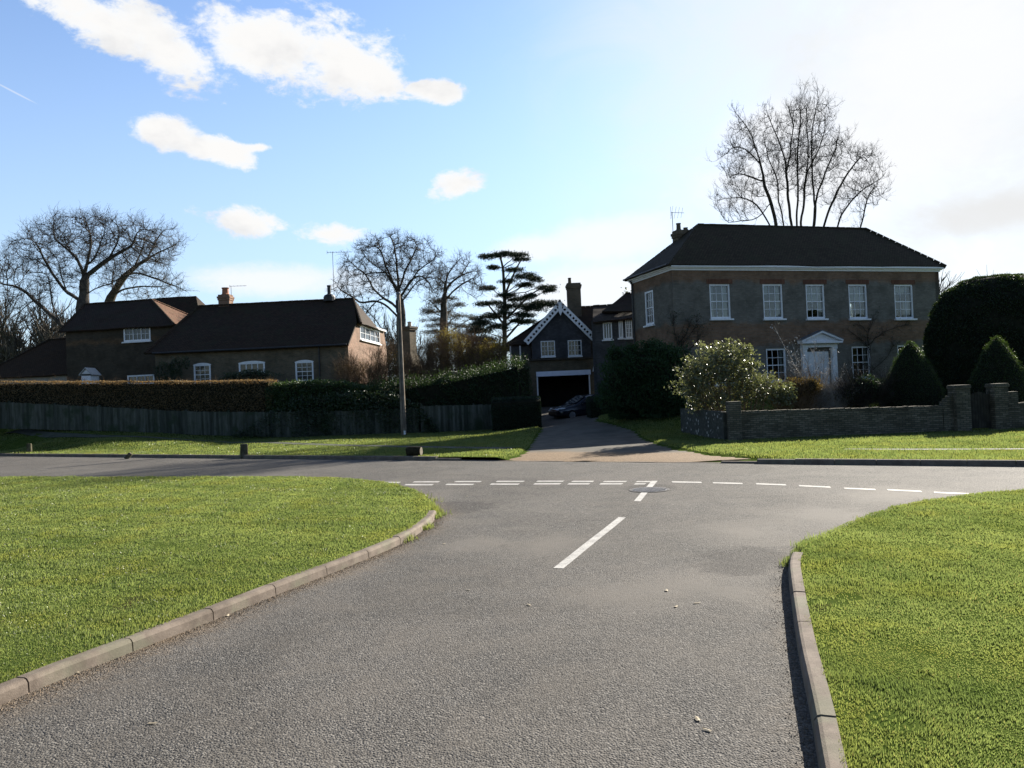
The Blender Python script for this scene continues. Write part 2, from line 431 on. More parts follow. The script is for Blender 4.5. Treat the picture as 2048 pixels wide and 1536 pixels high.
def tree_mesh(nodes, par, r_tip, power=2.45, r_max=None, trunk_r=None):
    """pipe-model radii; chains of tubes -> (trunk MB, branches MB, tips pos, tips dir)"""
    n = len(nodes); kids = [[] for _ in range(n)]
    for i, p in enumerate(par):
        if p >= 0: kids[p].append(i)
    w = np.zeros(n)
    for i in range(n-1, -1, -1):
        w[i] += 0 if kids[i] else 1
        if par[i] >= 0: w[par[i]] += w[i]
    r = r_tip * w ** (1 / power)
    if r_max:
        q = w / w.max(); r = r * (1 + (r_max / r.max() - 1) * q ** .7)
    trunk = MB(); br = MB(); tips = []; tdir = []; thin = []
    thr = r.max() * .33
    starts = [i for i in range(n) if par[i] < 0]; stack = [(i, None) for i in starts]
    while stack:
        i, p0 = stack.pop(); ch = [p0] if p0 is not None else []; ch.append(i); cur = i
        while kids[cur]:
            ks = sorted(kids[cur], key=lambda c: -r[c])
            for c in ks[1:]: stack.append((c, cur))
            cur = ks[0]; ch.append(cur)
        pts = nodes[ch].copy(); rr = r[ch].copy()
        if p0 is not None: rr[0] = min(rr[0], rr[1] * 1.25)
        if len(ch) < 2: continue
        if len(ch) > 3:
            sm = pts.copy(); sm[1:-1] = pts[1:-1] * .5 + (pts[:-2] + pts[2:]) * .25; pts = sm
        # split at the trunk threshold
        big = np.where(rr > thr)[0]; cut = (big[-1] + 1) if len(big) else 0
        cut = min(cut, len(ch) - 1)
        if cut >= 1: trunk.tube(pts[:cut+1], rr[:cut+1], 9)
        if len(ch) - cut >= 2: br.tube(pts[cut:], rr[cut:], 5 if rr[cut] > .06 else 4, cap=False)
        tips.append(pts[-1]); tdir.append(pts[-1] - pts[-2])
        for q, rq, a, b in zip(pts[1:], rr[1:], pts[:-1], pts[1:]):
            if rq < r_tip * 3.2: thin.append((q, b - a))
    tp = np.array([q for q, _ in thin] + list(tips)); td = np.array([d for _, d in thin] + tdir)
    return trunk, br, tp, td

def bare_tree(name, label, Y, trunks_px, blobs, n_attr, step, r_tip, twig_len, twig_n=3, levels=2, bark=None, jitter=.25, up=.04, group=None,
              depth_k=.8, seed=3, infl=None, kill=None, base_px=None, cat='tree', r_max=None, tw_up=.15, twig_r=None, shell=.0, trunk_off=None):
    rng = np.random.default_rng(seed); bark = bark or BARK
    tr = [[P(x, y, Y + (trunk_off[i] if trunk_off else 0)) for x, y in t] for i, t in enumerate(trunks_px)]
    A = []; tot = sum(b[2] * b[3] for b in blobs)
    for b in blobs:
        cx, cy, rx, ry = b[:4]; c = P(cx, cy, Y + (b[4] if len(b) > 4 else 0)); mx = Y / F
        m = int(n_attr * rx * ry / tot)
        d = rng.normal(size=(m, 3)); d /= np.linalg.norm(d, axis=1)[:, None]; rad = rng.random(m) ** (1/3.); rad = shell + (1 - shell) * rad
        A.append(c + d * rad[:, None] * np.array((rx * mx, (rx + ry) * .5 * mx * depth_k, ry * mx)))
    A = np.vstack(A)
    gx, gy = tr[0][0][0], tr[0][0][1]
    nodes, par = colonize(tr, A, step, infl or step * 14, kill or step * 1.6, 150, jitter, up, rng)
    trunk, br, tp, td = tree_mesh(nodes, par, r_tip, r_max=r_max)
    root = thing(name, (gx, gy, tr[0][0][2]), label, cat, group)
    src = np.repeat(np.arange(len(tp)), twig_n); td = td / (np.linalg.norm(td, axis=1)[:, None] + 1e-9)
    S = tp[src]; D = td[src] + rng.normal(size=(len(src), 3)) * .75; D[:, 2] += tw_up
    grow_twigs(br, S, D, twig_len * rng.uniform(.5, 1.2, len(src)), np.full(len(src), twig_r or r_tip * .7), levels, 3, .7, .28, tw_up, 4, .55, rng)
    trunk.build('trunk', bark, root, smooth=True)
    br.build('crown', bark, root, smooth=False, uv=False)
    return root
SUN_AZ_DEG = 42.0; SUN_EL_DEG = 24.5; SUN_E = 4.7; EXPOSURE = 1.58
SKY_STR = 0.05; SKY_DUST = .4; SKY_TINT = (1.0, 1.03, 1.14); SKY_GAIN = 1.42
HZ_EL = .50; HZ_K = .75; HZ_COL = (3.9, 5.1, 6.4)
CLOUD_L = 6.7; VEIL_L = 6.1; VEIL0 = .77; VEIL1 = 1.0; VEILP = 1.3
# ================================================================== SETTING
def pxy(lst, lift=0.0): return [G(x, y, lift)[:2] for x, y in lst]

def in_poly(X, Y, poly):
    ins = np.zeros(X.shape, bool); n = len(poly)
    for i in range(n):
        x1, y1 = poly[i]; x2, y2 = poly[(i+1) % n]
        c = (y1 > Y) != (y2 > Y)
        ins ^= c & (X < (x2 - x1) * (Y - y1) / (y2 - y1 + 1e-12) + x1)
    return ins

_sn = np.random.default_rng(5)
_W = [(_sn.normal(size=2), _sn.random() * 6.28) for _ in range(18)]
def vnoise(X, Y, scale):
    o = 0
    for i, (w, p) in enumerate(_W): o = o + np.sin((X * w[0] + Y * w[1]) * scale * (.6 + .12 * i) + p) / (1 + .05 * i)
    return o / 7.0

def poly_dist(X, Y, line):
    d = np.full(X.shape, 1e9)
    for (x1, y1), (x2, y2) in zip(line[:-1], line[1:]):
        vx, vy = x2 - x1, y2 - y1; L2 = vx * vx + vy * vy + 1e-9
        t = np.clip(((X - x1) * vx + (Y - y1) * vy) / L2, 0, 1)
        d = np.minimum(d, np.hypot(X - x1 - t * vx, Y - y1 - t * vy))
    return d

# ---- outlines
L_EDGE_NEAR = [(-420, 1640), (-200, 1500), (0, 1411), (120, 1360), (245, 1312), (415, 1246), (553, 1190), (655, 1150), (740, 1116), (800, 1090), (840, 1067), (866, 1046), (877, 1028)]
L_EDGE_FAR = [(872, 1008), (850, 986), (810, 969), (745, 957), (650, 951), (500, 950), (250, 952), (0, 951)]
lk = smooth_poly(pxy(L_EDGE_NEAR[1:]), 1)
lf = smooth_poly(pxy(L_EDGE_FAR, .13), 1)
ext = np.array([[-9, 2.0], [-14, -2]])
LAWN_L = np.vstack([lk, lf, lf[-1] + (lf[-1] - lf[-3]) * 3.0, [[-42, 10], [-16, 0]]])
R_EDGE = [(1634, 1536), (1625, 1467), (1608, 1379), (1596, 1320), (1586, 1250), (1578, 1183), (1574, 1142), (1584, 1118), (1604, 1098)]
R_FAR = [(1645, 1072), (1705, 1041), (1820, 1006), (1940, 989), (2048, 980), (2240, 968)]
rk = pxy(R_EDGE); rf = pxy(R_FAR, .08)
r0 = rk[0]; rd = (rk[0] - rk[2]) / np.linalg.norm(rk[0] - rk[2])
rk = [r0 + rd * 6, r0 + rd * 3, r0 + rd * 1.2] + list(rk)
rk = smooth_poly(rk, 1); rf = smooth_poly(rf, 1)
LAWN_R = np.vstack([rk, rf, [[14, 9.5], [24, 4], [24, -3]]])

# ---- materials
def mat_asphalt():
    m, t = newmat('worn asphalt'); p = t.pos(); dirt = t.n('ShaderNodeAttribute', attribute_name='rnd').outputs['Fac']
    vo = t.n('ShaderNodeTexVoronoi'); vo.inputs['Scale'].default_value = 74; t.t.links.new(p, vo.inputs['Vector'])
    vc = t.n('ShaderNodeSeparateColor', i_0=vo.outputs['Color']).outputs[0]
    big = t.ramp(t.noise(.33, 5, .6, p, .8), .36, .66); mid = t.ramp(t.noise(1.5, 6, .68, p, .4), .3, .72)
    base = t.mix(big, (.073, .069, .063), (.110, .103, .094)); base = t.mix(t.math('MULTIPLY', mid, .4), base, (.125, .108, .088))
    def spots(lst, nsc, lo, hi):                       # stains and dusty patches, each with its own place on the road
        acc = None; nz = t.math('MULTIPLY', t.math('SUBTRACT', t.noise(nsc, 7, .7, p, .8), .5), 1.5)
        for (px, py, r) in lst:
            q = G(px, py); d_ = t.n('ShaderNodeVectorMath', operation='DISTANCE'); t.t.links.new(p, d_.inputs[0]); d_.inputs[1].default_value = (q[0], q[1], 0)
            k = t.math('SUBTRACT', 1.0, t.math('DIVIDE', d_.outputs['Value'], r)); acc = k if acc is None else t.math('MAXIMUM', acc, k)
        return t.ramp(t.math('ADD', acc, nz), lo, hi)
    dust = spots([(1380, 1170, 1.3), (1250, 1190, 1.2), (1470, 1185, .9), (1100, 1090, 1.4), (960, 1085, 1.0), (1650, 1030, 1.6), (1480, 1060, 1.5), (1800, 990, 2.0), (1320, 1180, 1.2)], 1.3, .0, 1.0)
    base = t.mix(t.math('MULTIPLY', dust, .42), base, (.150, .134, .114))
    crack = spots([(1490, 1112, .75), (1470, 1135, .5), (905, 1015, 1.1), (1300, 975, .7)], 2.6, .12, .42)
    base = t.mix(t.math('MULTIPLY', crack, .75), base, (.040, .036, .033))
    amp = t.math('SUBTRACT', 1.0, t.math('MULTIPLY', t.math('MAXIMUM', dust, t.math('MULTIPLY', mid, .55)), .75))
    base = t.mix(t.math('MULTIPLY', t.math('MULTIPLY', t.ramp(vc, .62, .98), .50), amp), base, (.26, .245, .22))
    base = t.mix(t.math('MULTIPLY', t.math('MULTIPLY', t.ramp(vc, .45, .0), .74), amp), base, (.024, .023, .022))
    vk = t.n('ShaderNodeTexVoronoi', feature='DISTANCE_TO_EDGE'); vk.inputs['Scale'].default_value = .33
    wv = t.n('ShaderNodeTexNoise'); wv.inputs['Scale'].default_value = 1.6; wv.inputs['Detail'].default_value = 6; t.t.links.new(p, wv.inputs['Vector'])
    wm = t.n('ShaderNodeVectorMath', operation='MULTIPLY_ADD'); t.t.links.new(wv.outputs['Color'], wm.inputs[0]); wm.inputs[1].default_value = (1.3, 1.3, 0); t.t.links.new(p, wm.inputs[2]); t.t.links.new(wm.outputs[0], vk.inputs['Vector'])
    ck = t.math('MULTIPLY', t.ramp(vk.outputs['Distance'], .0, .006, 1, 0), t.ramp(t.noise(.5, 3, .6, p), .50, .62))
    base = t.mix(t.math('MULTIPLY', ck, .0), base, (.03, .028, .026))
    dn = t.ramp(t.math('ADD', dirt, t.math('MULTIPLY', t.math('SUBTRACT', t.noise(9, 6, .7, p), .5), .8)), .15, .85)
    base = t.mix(t.math('MULTIPLY', dn, .8), base, t.mix(vc, (.10, .075, .05), (.20, .155, .11)))
    h = t.math('ADD', t.math('MULTIPLY', vo.outputs['Distance'], -1.0), t.math('MULTIPLY', ck, 0.0))
    t.out(t.bsdf(base, .86, .18, t.bump(t.math('MULTIPLY', h, amp), 1.0, .009)).outputs[0]); return m
ASPHALT = mat_asphalt()
def mat_drive():
    m, t = newmat('gravel drive'); p = t.pos(); sp = t.n('ShaderNodeSeparateXYZ', i_0=p)
    s = t.math('ADD', t.math('MULTIPLY', sp.outputs[0], float(KN[0])), t.math('MULTIPLY', sp.outputs[1], float(KN[1])))
    s0 = float(K0 @ KN)
    wob = t.math('MULTIPLY', t.math('SUBTRACT', t.noise(.8, 4, .6, p), .5), 2.4)
    ap = t.ramp(t.math('ADD', t.math('SUBTRACT', s, s0), wob), 2.2, 3.6, 1, 0)
    vo = t.n('ShaderNodeTexVoronoi'); vo.inputs['Scale'].default_value = 38; t.t.links.new(p, vo.inputs['Vector'])
    vc = t.n('ShaderNodeSeparateColor', i_0=vo.outputs['Color']).outputs[0]
    gr = t.mix(vc, (.11, .072, .038), (.245, .17, .10)); ag = t.mix(t.ramp(t.noise(1.2, 5, .6, p), .3, .7), (.075, .066, .052), (.120, .108, .088))
    t.out(t.bsdf(t.mix(ap, ag, gr), .9, .2, t.bump(vo.outputs['Distance'], -.6, .015)).outputs[0]); return m
DRIVE = mat_drive()
def mat_turf():
    m, t = newmat('turf soil'); p = t.pos()
    c = t.mix(t.ramp(t.noise(3, 5, .6, p), .35, .65), (.045, .070, .014), (.070, .098, .022))
    c = t.mix(t.ramp(t.noise(1.1, 4, .6, p), .62, .72), c, (.045, .032, .02))
    t.out(t.bsdf(c, 1.0, 0.0, t.bump(t.noise(30, 4, .7, p), .8, .03)).outputs[0]); return m
TURF = mat_turf()
def mat_grass(name, a, b, dry):
    m, t = newmat(name); at = t.n('ShaderNodeAttribute', attribute_name='rnd').outputs['Fac']; p = t.pos()
    c = t.mix(at, a, b); c = t.mix(t.ramp(t.noise(.9, 4, .6, p), .45, .68), c, t.mix(1.0, c, (1.14, 1.02, .85), 'MULTIPLY'))
    c = t.mix(t.math('GREATER_THAN', at, .96), c, dry)
    bs = t.bsdf(c, .34, .38); tr = t.n('ShaderNodeBsdfTranslucent'); t.set(tr.inputs[0], t.mix(1.0, c, (1.36, 1.36, .95), 'MULTIPLY'))
    mx = t.n('ShaderNodeMixShader'); mx.inputs[0].default_value = .55
    t.t.links.new(bs.outputs[0], mx.inputs[1]); t.t.links.new(tr.outputs[0], mx.inputs[2]); t.out(mx.outputs[0]); return m
GRASSM = mat_grass('grass blades', (.066, .098, .032), (.195, .232, .090), (.20, .19, .08))
KERBM = None
def mat_kerb():
    m, t = newmat('kerb concrete'); p = t.pos()
    c = t.mix(t.ramp(t.noise(4, 6, .7, p), .3, .7), (.110, .088, .070), (.21, .172, .138))
    c = t.mix(t.ramp(t.noise(60, 3, .7, p), .6, .72), c, (.12, .10, .08))
    c = t.mix(t.math('MULTIPLY', t.ramp(t.noise(1.6, 4, .6, p), .5, .66), .6), c, (.16, .16, .11))
    t.out(t.bsdf(c, .9, .2, t.bump(t.noise(90, 4, .7, p), .5, .006)).outputs[0]); return m
KERBM = mat_kerb()
def mat_paint():
    m, t = newmat('worn road paint'); p = t.pos()
    w = t.ramp(t.math('ADD', t.math('MULTIPLY', t.noise(34, 6, .75, p), .7), t.math('MULTIPLY', t.noise(4, 4, .6, p), .35)), .47, .60)
    c = t.mix(t.math('MULTIPLY', w, .75), t.mix(t.noise(5, 3, .6, p), (.38, .37, .34), (.52, .505, .47)), (.22, .21, .20))
    t.out(t.bsdf(c, .7, .3, t.bump(t.noise(150, 3, .6, p), .5, .003)).outputs[0]); return m
PAINT = mat_paint()
PATH_SHADED = mat_plain('shaded path tarmac', (.055, .062, .045), (.09, .095, .072), 2.5, .9, .2, .4, 60, .008)  # left path darkened and greened in its colour to stand for shade
PATHM = mat_plain('path tarmac', (.12, .118, .105), (.17, .165, .15), 2.5, .9, .2, .4, 60, .008)

# ---- big ground sheet, verge, road
def axis(lo, hi, near_lo, near_hi, fine, coarse_n):
    a = lo + (near_lo - lo) * (1 - np.linspace(1, 0, coarse_n, endpoint=False) ** 2.2)
    b = np.arange(near_lo, near_hi, fine); c = near_hi + (hi - near_hi) * np.linspace(0, 1, coarse_n) ** 2.2
    return np.concatenate([a, b, c])
def grid_faces(nu, nv):
    i = np.arange(nu - 1)[:, None]; j = np.arange(nv - 1)[None]
    return np.stack([i*nv + j, (i+1)*nv + j, (i+1)*nv + j+1, i*nv + j+1], -1).reshape(-1, 4)

ax = axis(-900, 900, -60, 60, 2.0, 18); ay = axis(-500, 1500, -10, 90, 2.0, 18)
XX, YY = np.meshgrid(ax, ay, indexing='ij')
far = np.clip((np.hypot(XX, YY) - 80) / 200, 0, 1)
ZZ = g(XX, YY) * (1 - far) + far * 1.0 - .35
mb = MB(); mb.arr(np.stack([XX, YY, ZZ], -1).reshape(-1, 3), grid_faces(len(ax), len(ay))); struct(mb, 'ground', TURF, smooth=True)

KB = .15                                            # far kerb width
av = np.concatenate([np.arange(-70, -20, 2.0), np.arange(-20, 45, .4), np.arange(45, 110, 2.0)])
sv = np.concatenate([[KB - .02, .3], np.arange(.6, 16, .4), np.arange(16, 50, 1.2), [55, 62, 72]])
AA, SS = np.meshgrid(av, sv, indexing='ij')
XX = K0[0] + KD[0]*AA + KN[0]*SS; YY = K0[1] + KD[1]*AA + KN[1]*SS
ZZ = verge_z(XX, YY) + .012 * vnoise(XX, YY, 1.2)
mb = MB(); f = grid_faces(len(av), len(sv))[:, ::-1]; mb.arr(np.stack([XX, YY, ZZ], -1).reshape(-1, 3), f); struct(mb, 'verge', TURF, smooth=True)

def kpt(a, s, z): q = K0 + KD*a + KN*s; return (q[0], q[1], z)
av = np.concatenate([np.arange(-75, -8, 6.0), np.arange(-8, 46, .3), np.arange(46, 112, 6.0)]); sv = np.concatenate([[.02], -np.arange(.15, 24, .3), [-26, -32, -45, -70]])
AA, SS = np.meshgrid(av, sv, indexing='ij'); XX = K0[0] + KD[0]*AA + KN[0]*SS; YY = K0[1] + KD[1]*AA + KN[1]*SS
dirt = .95*np.exp(-poly_dist(XX, YY, np.vstack([lk, lf[:12]]))/.38) + .55*np.exp(-poly_dist(XX, YY, np.vstack([rk, rf[:14]]))/.30) + .45*np.exp(-np.abs(SS)/.35)
dirt = np.clip(dirt*(.75 + .35*vnoise(XX, YY, 2.2)), 0, 1)
mb = MB(); mb.arr(np.stack([XX, YY, 0*XX], -1).reshape(-1, 3), grid_faces(len(av), len(sv))); struct(mb, 'road', ASPHALT, attr=dirt.ravel())

# ---- drive sheet (follows the rise to the garage)
yv = np.concatenate([np.arange(20.6, 30, .35), np.arange(30, 54.5, .7)]); tv = np.linspace(-1, 1, 15)
YD, TD = np.meshgrid(yv, tv, indexing='ij')
cxd = np.interp(YD, DRV[:, 1], DRV[:, 0]); hw = np.interp(YD, DRVH[:, 1], DRVH[:, 0]) + .15 + .25*(YD < 24)
XD = cxd + TD * hw; sD = road_s(XD, YD)
over = np.minimum(sD, 0.0); XD = XD - KN[0]*over; YD2 = YD - KN[1]*over
ZD = g(XD, YD2) + .03 + .02 * vnoise(XD, YD2, 1.5) * np.clip(road_s(XD, YD2) / 2, 0, 1)
ZD = np.where(road_s(XD, YD2) < .5, .004 + .05*np.clip(road_s(XD, YD2), 0, .5), ZD)
mb = MB(); mb.arr(np.stack([XD, YD2, ZD], -1).reshape(-1, 3), grid_faces(len(yv), 15)[:, ::-1]); struct(mb, 'driveway', DRIVE, smooth=True)

# ---- footpath strips on the verge
def ribbon(line, w, name, mat, lift=.02):
    ln = smooth_poly(line, 3); d = np.gradient(ln, axis=0); d /= np.linalg.norm(d, axis=1)[:, None]; nrm = np.stack([-d[:, 1], d[:, 0]], 1)
    a = ln + nrm*w/2; b = ln - nrm*w/2; n = len(ln)
    vs = [(q[0], q[1], verge_z(q[0], q[1])[0] + lift) for q in np.vstack([a, b])]
    mb = MB(); mb.add(vs, [(i, n+i, n+i+1, i+1) for i in range(n-1)]); return struct(mb, name, mat)
pl = [G(x, y)[:2] for x, y in [(1020, 903), (900, 901), (760, 898), (640, 894), (500, 888), (350, 882), (200, 877), (60, 873), (-120, 866)]]
ribbon(pl, .7, 'footpath', PATH_SHADED)
pr = [G(x, y)[:2] for x, y in [(1690, 906.6), (1745, 907.2), (1800, 907.5), (2048, 907.5), (2300, 905)]]
ribbon(pr, .42, 'footpath', PATHM)
PATHS = [smooth_poly(pl, 2), smooth_poly(pr, 2)]

# ---- kerbs (each stone a bevelled block, chamfered face)
def kerb_line(line, w, h, name, side=1, stone=.915, jit=.004, gaps=None, z0=0.0):
    line = np.asarray(line, float); seg = np.linalg.norm(np.diff(line, axis=0), axis=1); cum = np.concatenate([[0], np.cumsum(seg)])
    mb = MB(); s = 0.0; rr = random.Random(3)
    while s + .2 < cum[-1]:
        e = min(s + stone - .012, cum[-1])
        m = 4; ts = np.linspace(s, e, m)
        pts = np.stack([np.interp(ts, cum, line[:, 0]), np.interp(ts, cum, line[:, 1])], 1)
        t2 = np.interp(ts + .02, cum, line[:, 0]) - np.interp(ts - .02, cum, line[:, 0]), np.interp(ts + .02, cum, line[:, 1]) - np.interp(ts - .02, cum, line[:, 1])
        d = np.stack(t2, 1); d /= np.linalg.norm(d, axis=1)[:, None] + 1e-9; nrm = np.stack([-d[:, 1], d[:, 0]], 1) * side
        dz = rr.uniform(-jit, jit); hh = h if gaps is None else h * gaps(s)
        prof = [(0.0, -.1), (0.012, hh - .03 + dz), (.03, hh - .006 + dz), (.05, hh + dz), (w, hh + dz - .002), (w, -.1)]
        vs = []
        for q, nn in zip(pts, nrm):
            for (u, z) in prof: vs.append((q[0] + nn[0]*u, q[1] + nn[1]*u, z + z0))
        k = len(prof); fs = []
        for i in range(m-1):
            for j in range(k-1): fs.append((i*k+j, i*k+j+1, (i+1)*k+j+1, (i+1)*k+j) if side < 0 else (i*k+j, (i+1)*k+j, (i+1)*k+j+1, i*k+j+1))
        fs.append(tuple(range(k))); fs.append(tuple((m-1)*k + j for j in range(k))[::-1])
        mb.add(vs, fs); s += stone
    return struct(mb, name, KERBM)
kerb_line(lk[:-1], .13, .105, 'kerb', 1)
kerb_line(rk[:-3], .13, .115, 'kerb', -1)
def far_gap(s):                                       # dropped kerb across the drive
    q = K0 + KD * (s - 40); return 1 - float(np.clip(1 - max(0, abs(q[0] - 2.3) - 3.2) / 1.6, 0, 1)) * .93
kerb_line([kpt(-40, 0, 0)[:2], kpt(70, 0, 0)[:2]], KB, .125, 'kerb', -1 if np.cross(KD, KN) < 0 else 1, gaps=far_gap)

# ---- lawn islands
for poly, nm in ((LAWN_L, 'lawn'), (LAWN_R, 'lawn')):
    mb = MB(); inner = poly.copy()
    c = poly.mean(0); inner = poly + (c - poly) / np.linalg.norm(c - poly, axis=1)[:, None] * .10
    n = len(poly); vs = [(x, y, .095) for x, y in inner] + [(x, y, -.05) for x, y in inner]
    mb.add(vs, [tuple(range(n))] + [(i, n+i, n+(i+1) % n, (i+1) % n) for i in range(n)]); struct(mb, nm, TURF)

# ---- grass blades
def blades(name, X, Y, Z, H, W, seed=1, lean=.5, label=None):
    rng = np.random.default_rng(seed); n = len(X); B = np.stack([X, Y, Z], 1)
    az = rng.random(n) * 6.283 + .0; wv = np.stack([np.cos(az), np.sin(az), 0*az], 1)
    la = 2.6*vnoise(X, Y, 4.0) + rng.normal(size=n)*.9; ld = np.stack([np.cos(la), np.sin(la)], 1) * (rng.random(n) ** .7 * lean)[:, None] + np.array((-.10, -.04))
    mid = B + np.concatenate([ld * .35, np.full((n, 1), .6)], 1) * H[:, None]
    tip = B + np.concatenate([ld * 1.0, np.clip(1 - .35 * (ld**2).sum(1), .3, 1)[:, None]], 1) * H[:, None]
    w = W[:, None] * .5
    v = np.stack([B - wv*w, B + wv*w, mid + wv*w*.8, mid - wv*w*.8, tip], 1).reshape(-1, 3)
    i = np.arange(n)[:, None] * 5
    mb = MB(); mb.arr(v, i + np.array([[0, 1, 2, 3]])); mb.arr(np.zeros((0, 3)), np.zeros((0, 3), int)); 
    mb.bf.append(i + np.array([[3, 2, 4]]))
    rn = np.repeat(np.clip(.56 + .24 * vnoise(X, Y, 2.1) + .20 * vnoise(X, Y, 6.0) + .18 * (rng.random(n) - .5) - .6 * np.clip((vnoise(X + 5, Y - 3, 3.2) - .72) * 1.5, 0, 1) + (rng.random(n) > .965) * .6, 0, 1), 5)
    o = mb.build(name, GRASSM, None, smooth=True, attr=rn, uv=False); return tag(o, None, None, None, 'stuff')

def sample_area(x0, x1, y0, y1, fn, dens0, dref=5.0, pw=1.35, seed=2, dmax=60):
    rng = np.random.default_rng(seed); out = []
    st = 1.0
    xs = np.arange(x0, x1, st); ys = np.arange(y0, y1, st); X0, Y0 = np.meshgrid(xs, ys, indexing='ij'); X0 = X0.ravel(); Y0 = Y0.ravel()
    d = np.hypot(X0 + .5, Y0 + .5); az = np.abs(np.arctan2(X0 + .5, Y0 + .5))
    vis = ((az < math.radians(43)) | ((az < math.radians(62)) & (d < 16)) | (d < 6)) & (d < dmax)
    X0, Y0, d = X0[vis], Y0[vis], d[vis]
    cnt = rng.poisson(dens0 * np.minimum(1.3, (dref / np.maximum(d, 1.0)) ** pw) * st * st)
    X = np.repeat(X0, cnt) + rng.random(cnt.sum()) * st; Y = np.repeat(Y0, cnt) + rng.random(cnt.sum()) * st
    k = fn(X, Y); return X[k], Y[k]

def lawn_grass(poly, kerb, name, seed, bare=()):
    x0, y0 = poly.min(0); x1, y1 = poly.max(0)
    X, Y = sample_area(max(x0, -24), min(x1, 22), max(y0, 1.5), min(y1, 30), lambda a, b: in_poly(a, b, poly), 10500, seed=seed)
    dk = poly_dist(X, Y, kerb); r = np.random.default_rng(seed).random(len(X))
    keep = dk > .11 + .05 * vnoise(X, Y, 3.0) * (r > .3)
    pn = vnoise(X, Y, 1.0)
    for (bx, by, br) in bare: keep &= (np.hypot(X - bx, Y - by) > br * (1 + .5 * vnoise(X, Y, 6))) | (r > .85)
    keep &= (pn > -1.25) | (r > .6)
    X, Y, r = X[keep], Y[keep], r[keep]; d = np.hypot(X, Y)
    H = (.022 + .009 * vnoise(X, Y, 1.7) + .011 * vnoise(X, Y, 5.5) + .012 * np.clip(vnoise(X + 9, Y, 9.0), 0, 2)) * (.42 + .85 * r) * np.minimum(1.7, (d / 6) ** .28); H = np.clip(H * .82 * (1 + .42 * vnoise(X, Y, 13.) + .2 * vnoise(X + 3, Y, 24.)), .012, .11)
    tuft = np.clip((vnoise(X + 5, Y - 3, 3.2) - .72) * 1.5, 0, 1); H = H * (1 + .9 * tuft) + .006 * np.clip(vnoise(X, Y + 7, 3.0), -1, 1)
    W = .0052 * (np.maximum(d, 4) / 5) ** .8
    return blades(name, X, Y, .093 + 0*X, H, W, seed)
bareR = [(*G(1655, 1208, .09)[:2], .14), (*G(1700, 1195, .09)[:2], .10), (*G(1800, 1445, .09)[:2], .12)]
lawn_grass(LAWN_L, np.vstack([lk]), 'grass', 3)
lawn_grass(LAWN_R, rk[:-2], 'grass', 4, bareR)

def verge_fn(X, Y):
    s = road_s(X, Y); k = (s > KB + .02) & (s < 17) & (drive_mask(X, Y) < .5)
    for pth, w in zip(PATHS, (.44, .26)): k &= poly_dist(X, Y, pth) > w
    return k
X, Y = sample_area(-42, 24, 12, 54, verge_fn, 4200, seed=6, pw=1.25)
d = np.hypot(X, Y); r = np.random.default_rng(8).random(len(X))
H = np.clip((.055 + .022 * vnoise(X, Y, 1.3)) * (.6 + .8 * r), .02, .14)
blades('grass', X, Y, verge_z(X, Y) - .005, H, .0042 * (d / 5) ** .85, 6)
# ragged grass and weeds creeping over the kerb corners
def edge_grass(line, seed, name, off, n):
    rng = np.random.default_rng(seed); line = np.asarray(line); seg = np.linalg.norm(np.diff(line, axis=0), axis=1); cum = np.concatenate([[0], np.cumsum(seg)])
    t = rng.random(n) * cum[-1]; X = np.interp(t, cum, line[:, 0]); Y = np.interp(t, cum, line[:, 1])
    clump = np.clip(vnoise(X, Y, 3.5) + .35, 0, 1.2)
    o = rng.normal(size=(n, 2)) * off * clump[:, None]; X = X + o[:, 0]; Y = Y + o[:, 1]; k = clump > .15; X, Y = X[k], Y[k]
    blades(name, X, Y, .0 + 0*X, rng.uniform(.03, .10, len(X)), .0042 * (np.hypot(X, Y) / 5) ** .8, seed)
edge_grass(np.vstack([lk[-7:], lf[:14]]), 21, 'grass', .17, 9000)
edge_grass(np.vstack([rk[-5:], rf]), 22, 'grass', .13, 6000)

# ---- road markings, a sheet 4 mm above the road
def gp(px, py): q = G(px, py); return (q[0], q[1], .004)
mb = MB()
up_row = [(740, 800, 965), (825, 878, 964), (908, 962, 963.4), (991, 1048, 963), (1072, 1127, 962.7), (1142, 1187, 963), (1205, 1253, 963.3), (1271, 1302, 963.5)]
lo_row = [(808, 866, 969.7), (890, 947, 969.1), (979, 1038, 968.5), (1066, 1121, 968), (1134, 1179, 968), (1198, 1245, 968), (1267, 1291, 968)]
for x0, x1, y in up_row: mb.add([gp(x0, y + 1.1), gp(x1 - 2, y + 1.1), gp(x1 + 2, y - 1.1), gp(x0 + 4, y - 1.1)], [(0, 1, 2, 3)])
for x0, x1, y in lo_row: mb.add([gp(x0, y + 1.3), gp(x1 - 2, y + 1.3), gp(x1 + 2, y - 1.2), gp(x0 + 4, y - 1.2)], [(0, 1, 2, 3)])
for x0, y0, x1, y1 in [(1345, 964, 1402, 965), (1427, 965.8, 1484, 967.3), (1513, 967.8, 1571, 970), (1599, 971.6, 1660, 974.6), (1689, 976.6, 1750, 979.3), (1776, 979.8, 1842, 983), (1869, 985, 1938, 988)]:
    mb.add([gp(x0, y0 + 1.3), gp(x1 + 2, y1 + 1.3), gp(x1, y1 - 1.2), gp(x0 - 2, y0 - 1.2)], [(0, 1, 2, 3)])
def strip_px(a, b, n=8):
    """a, b: the two long edges as pixel pairs"""
    rr = random.Random(4)
    la = [np.array(a[0]) + (np.array(a[1]) - a[0]) * i / n for i in range(n+1)]; lb = [np.array(b[0]) + (np.array(b[1]) - b[0]) * i / n for i in range(n+1)]
    vs = [gp(*(q + np.array((rr.uniform(-.4, .4), 0)))) for q in la + lb]; mb.add(vs, [(i, n+1+i, n+2+i, i+1) for i in range(n)])
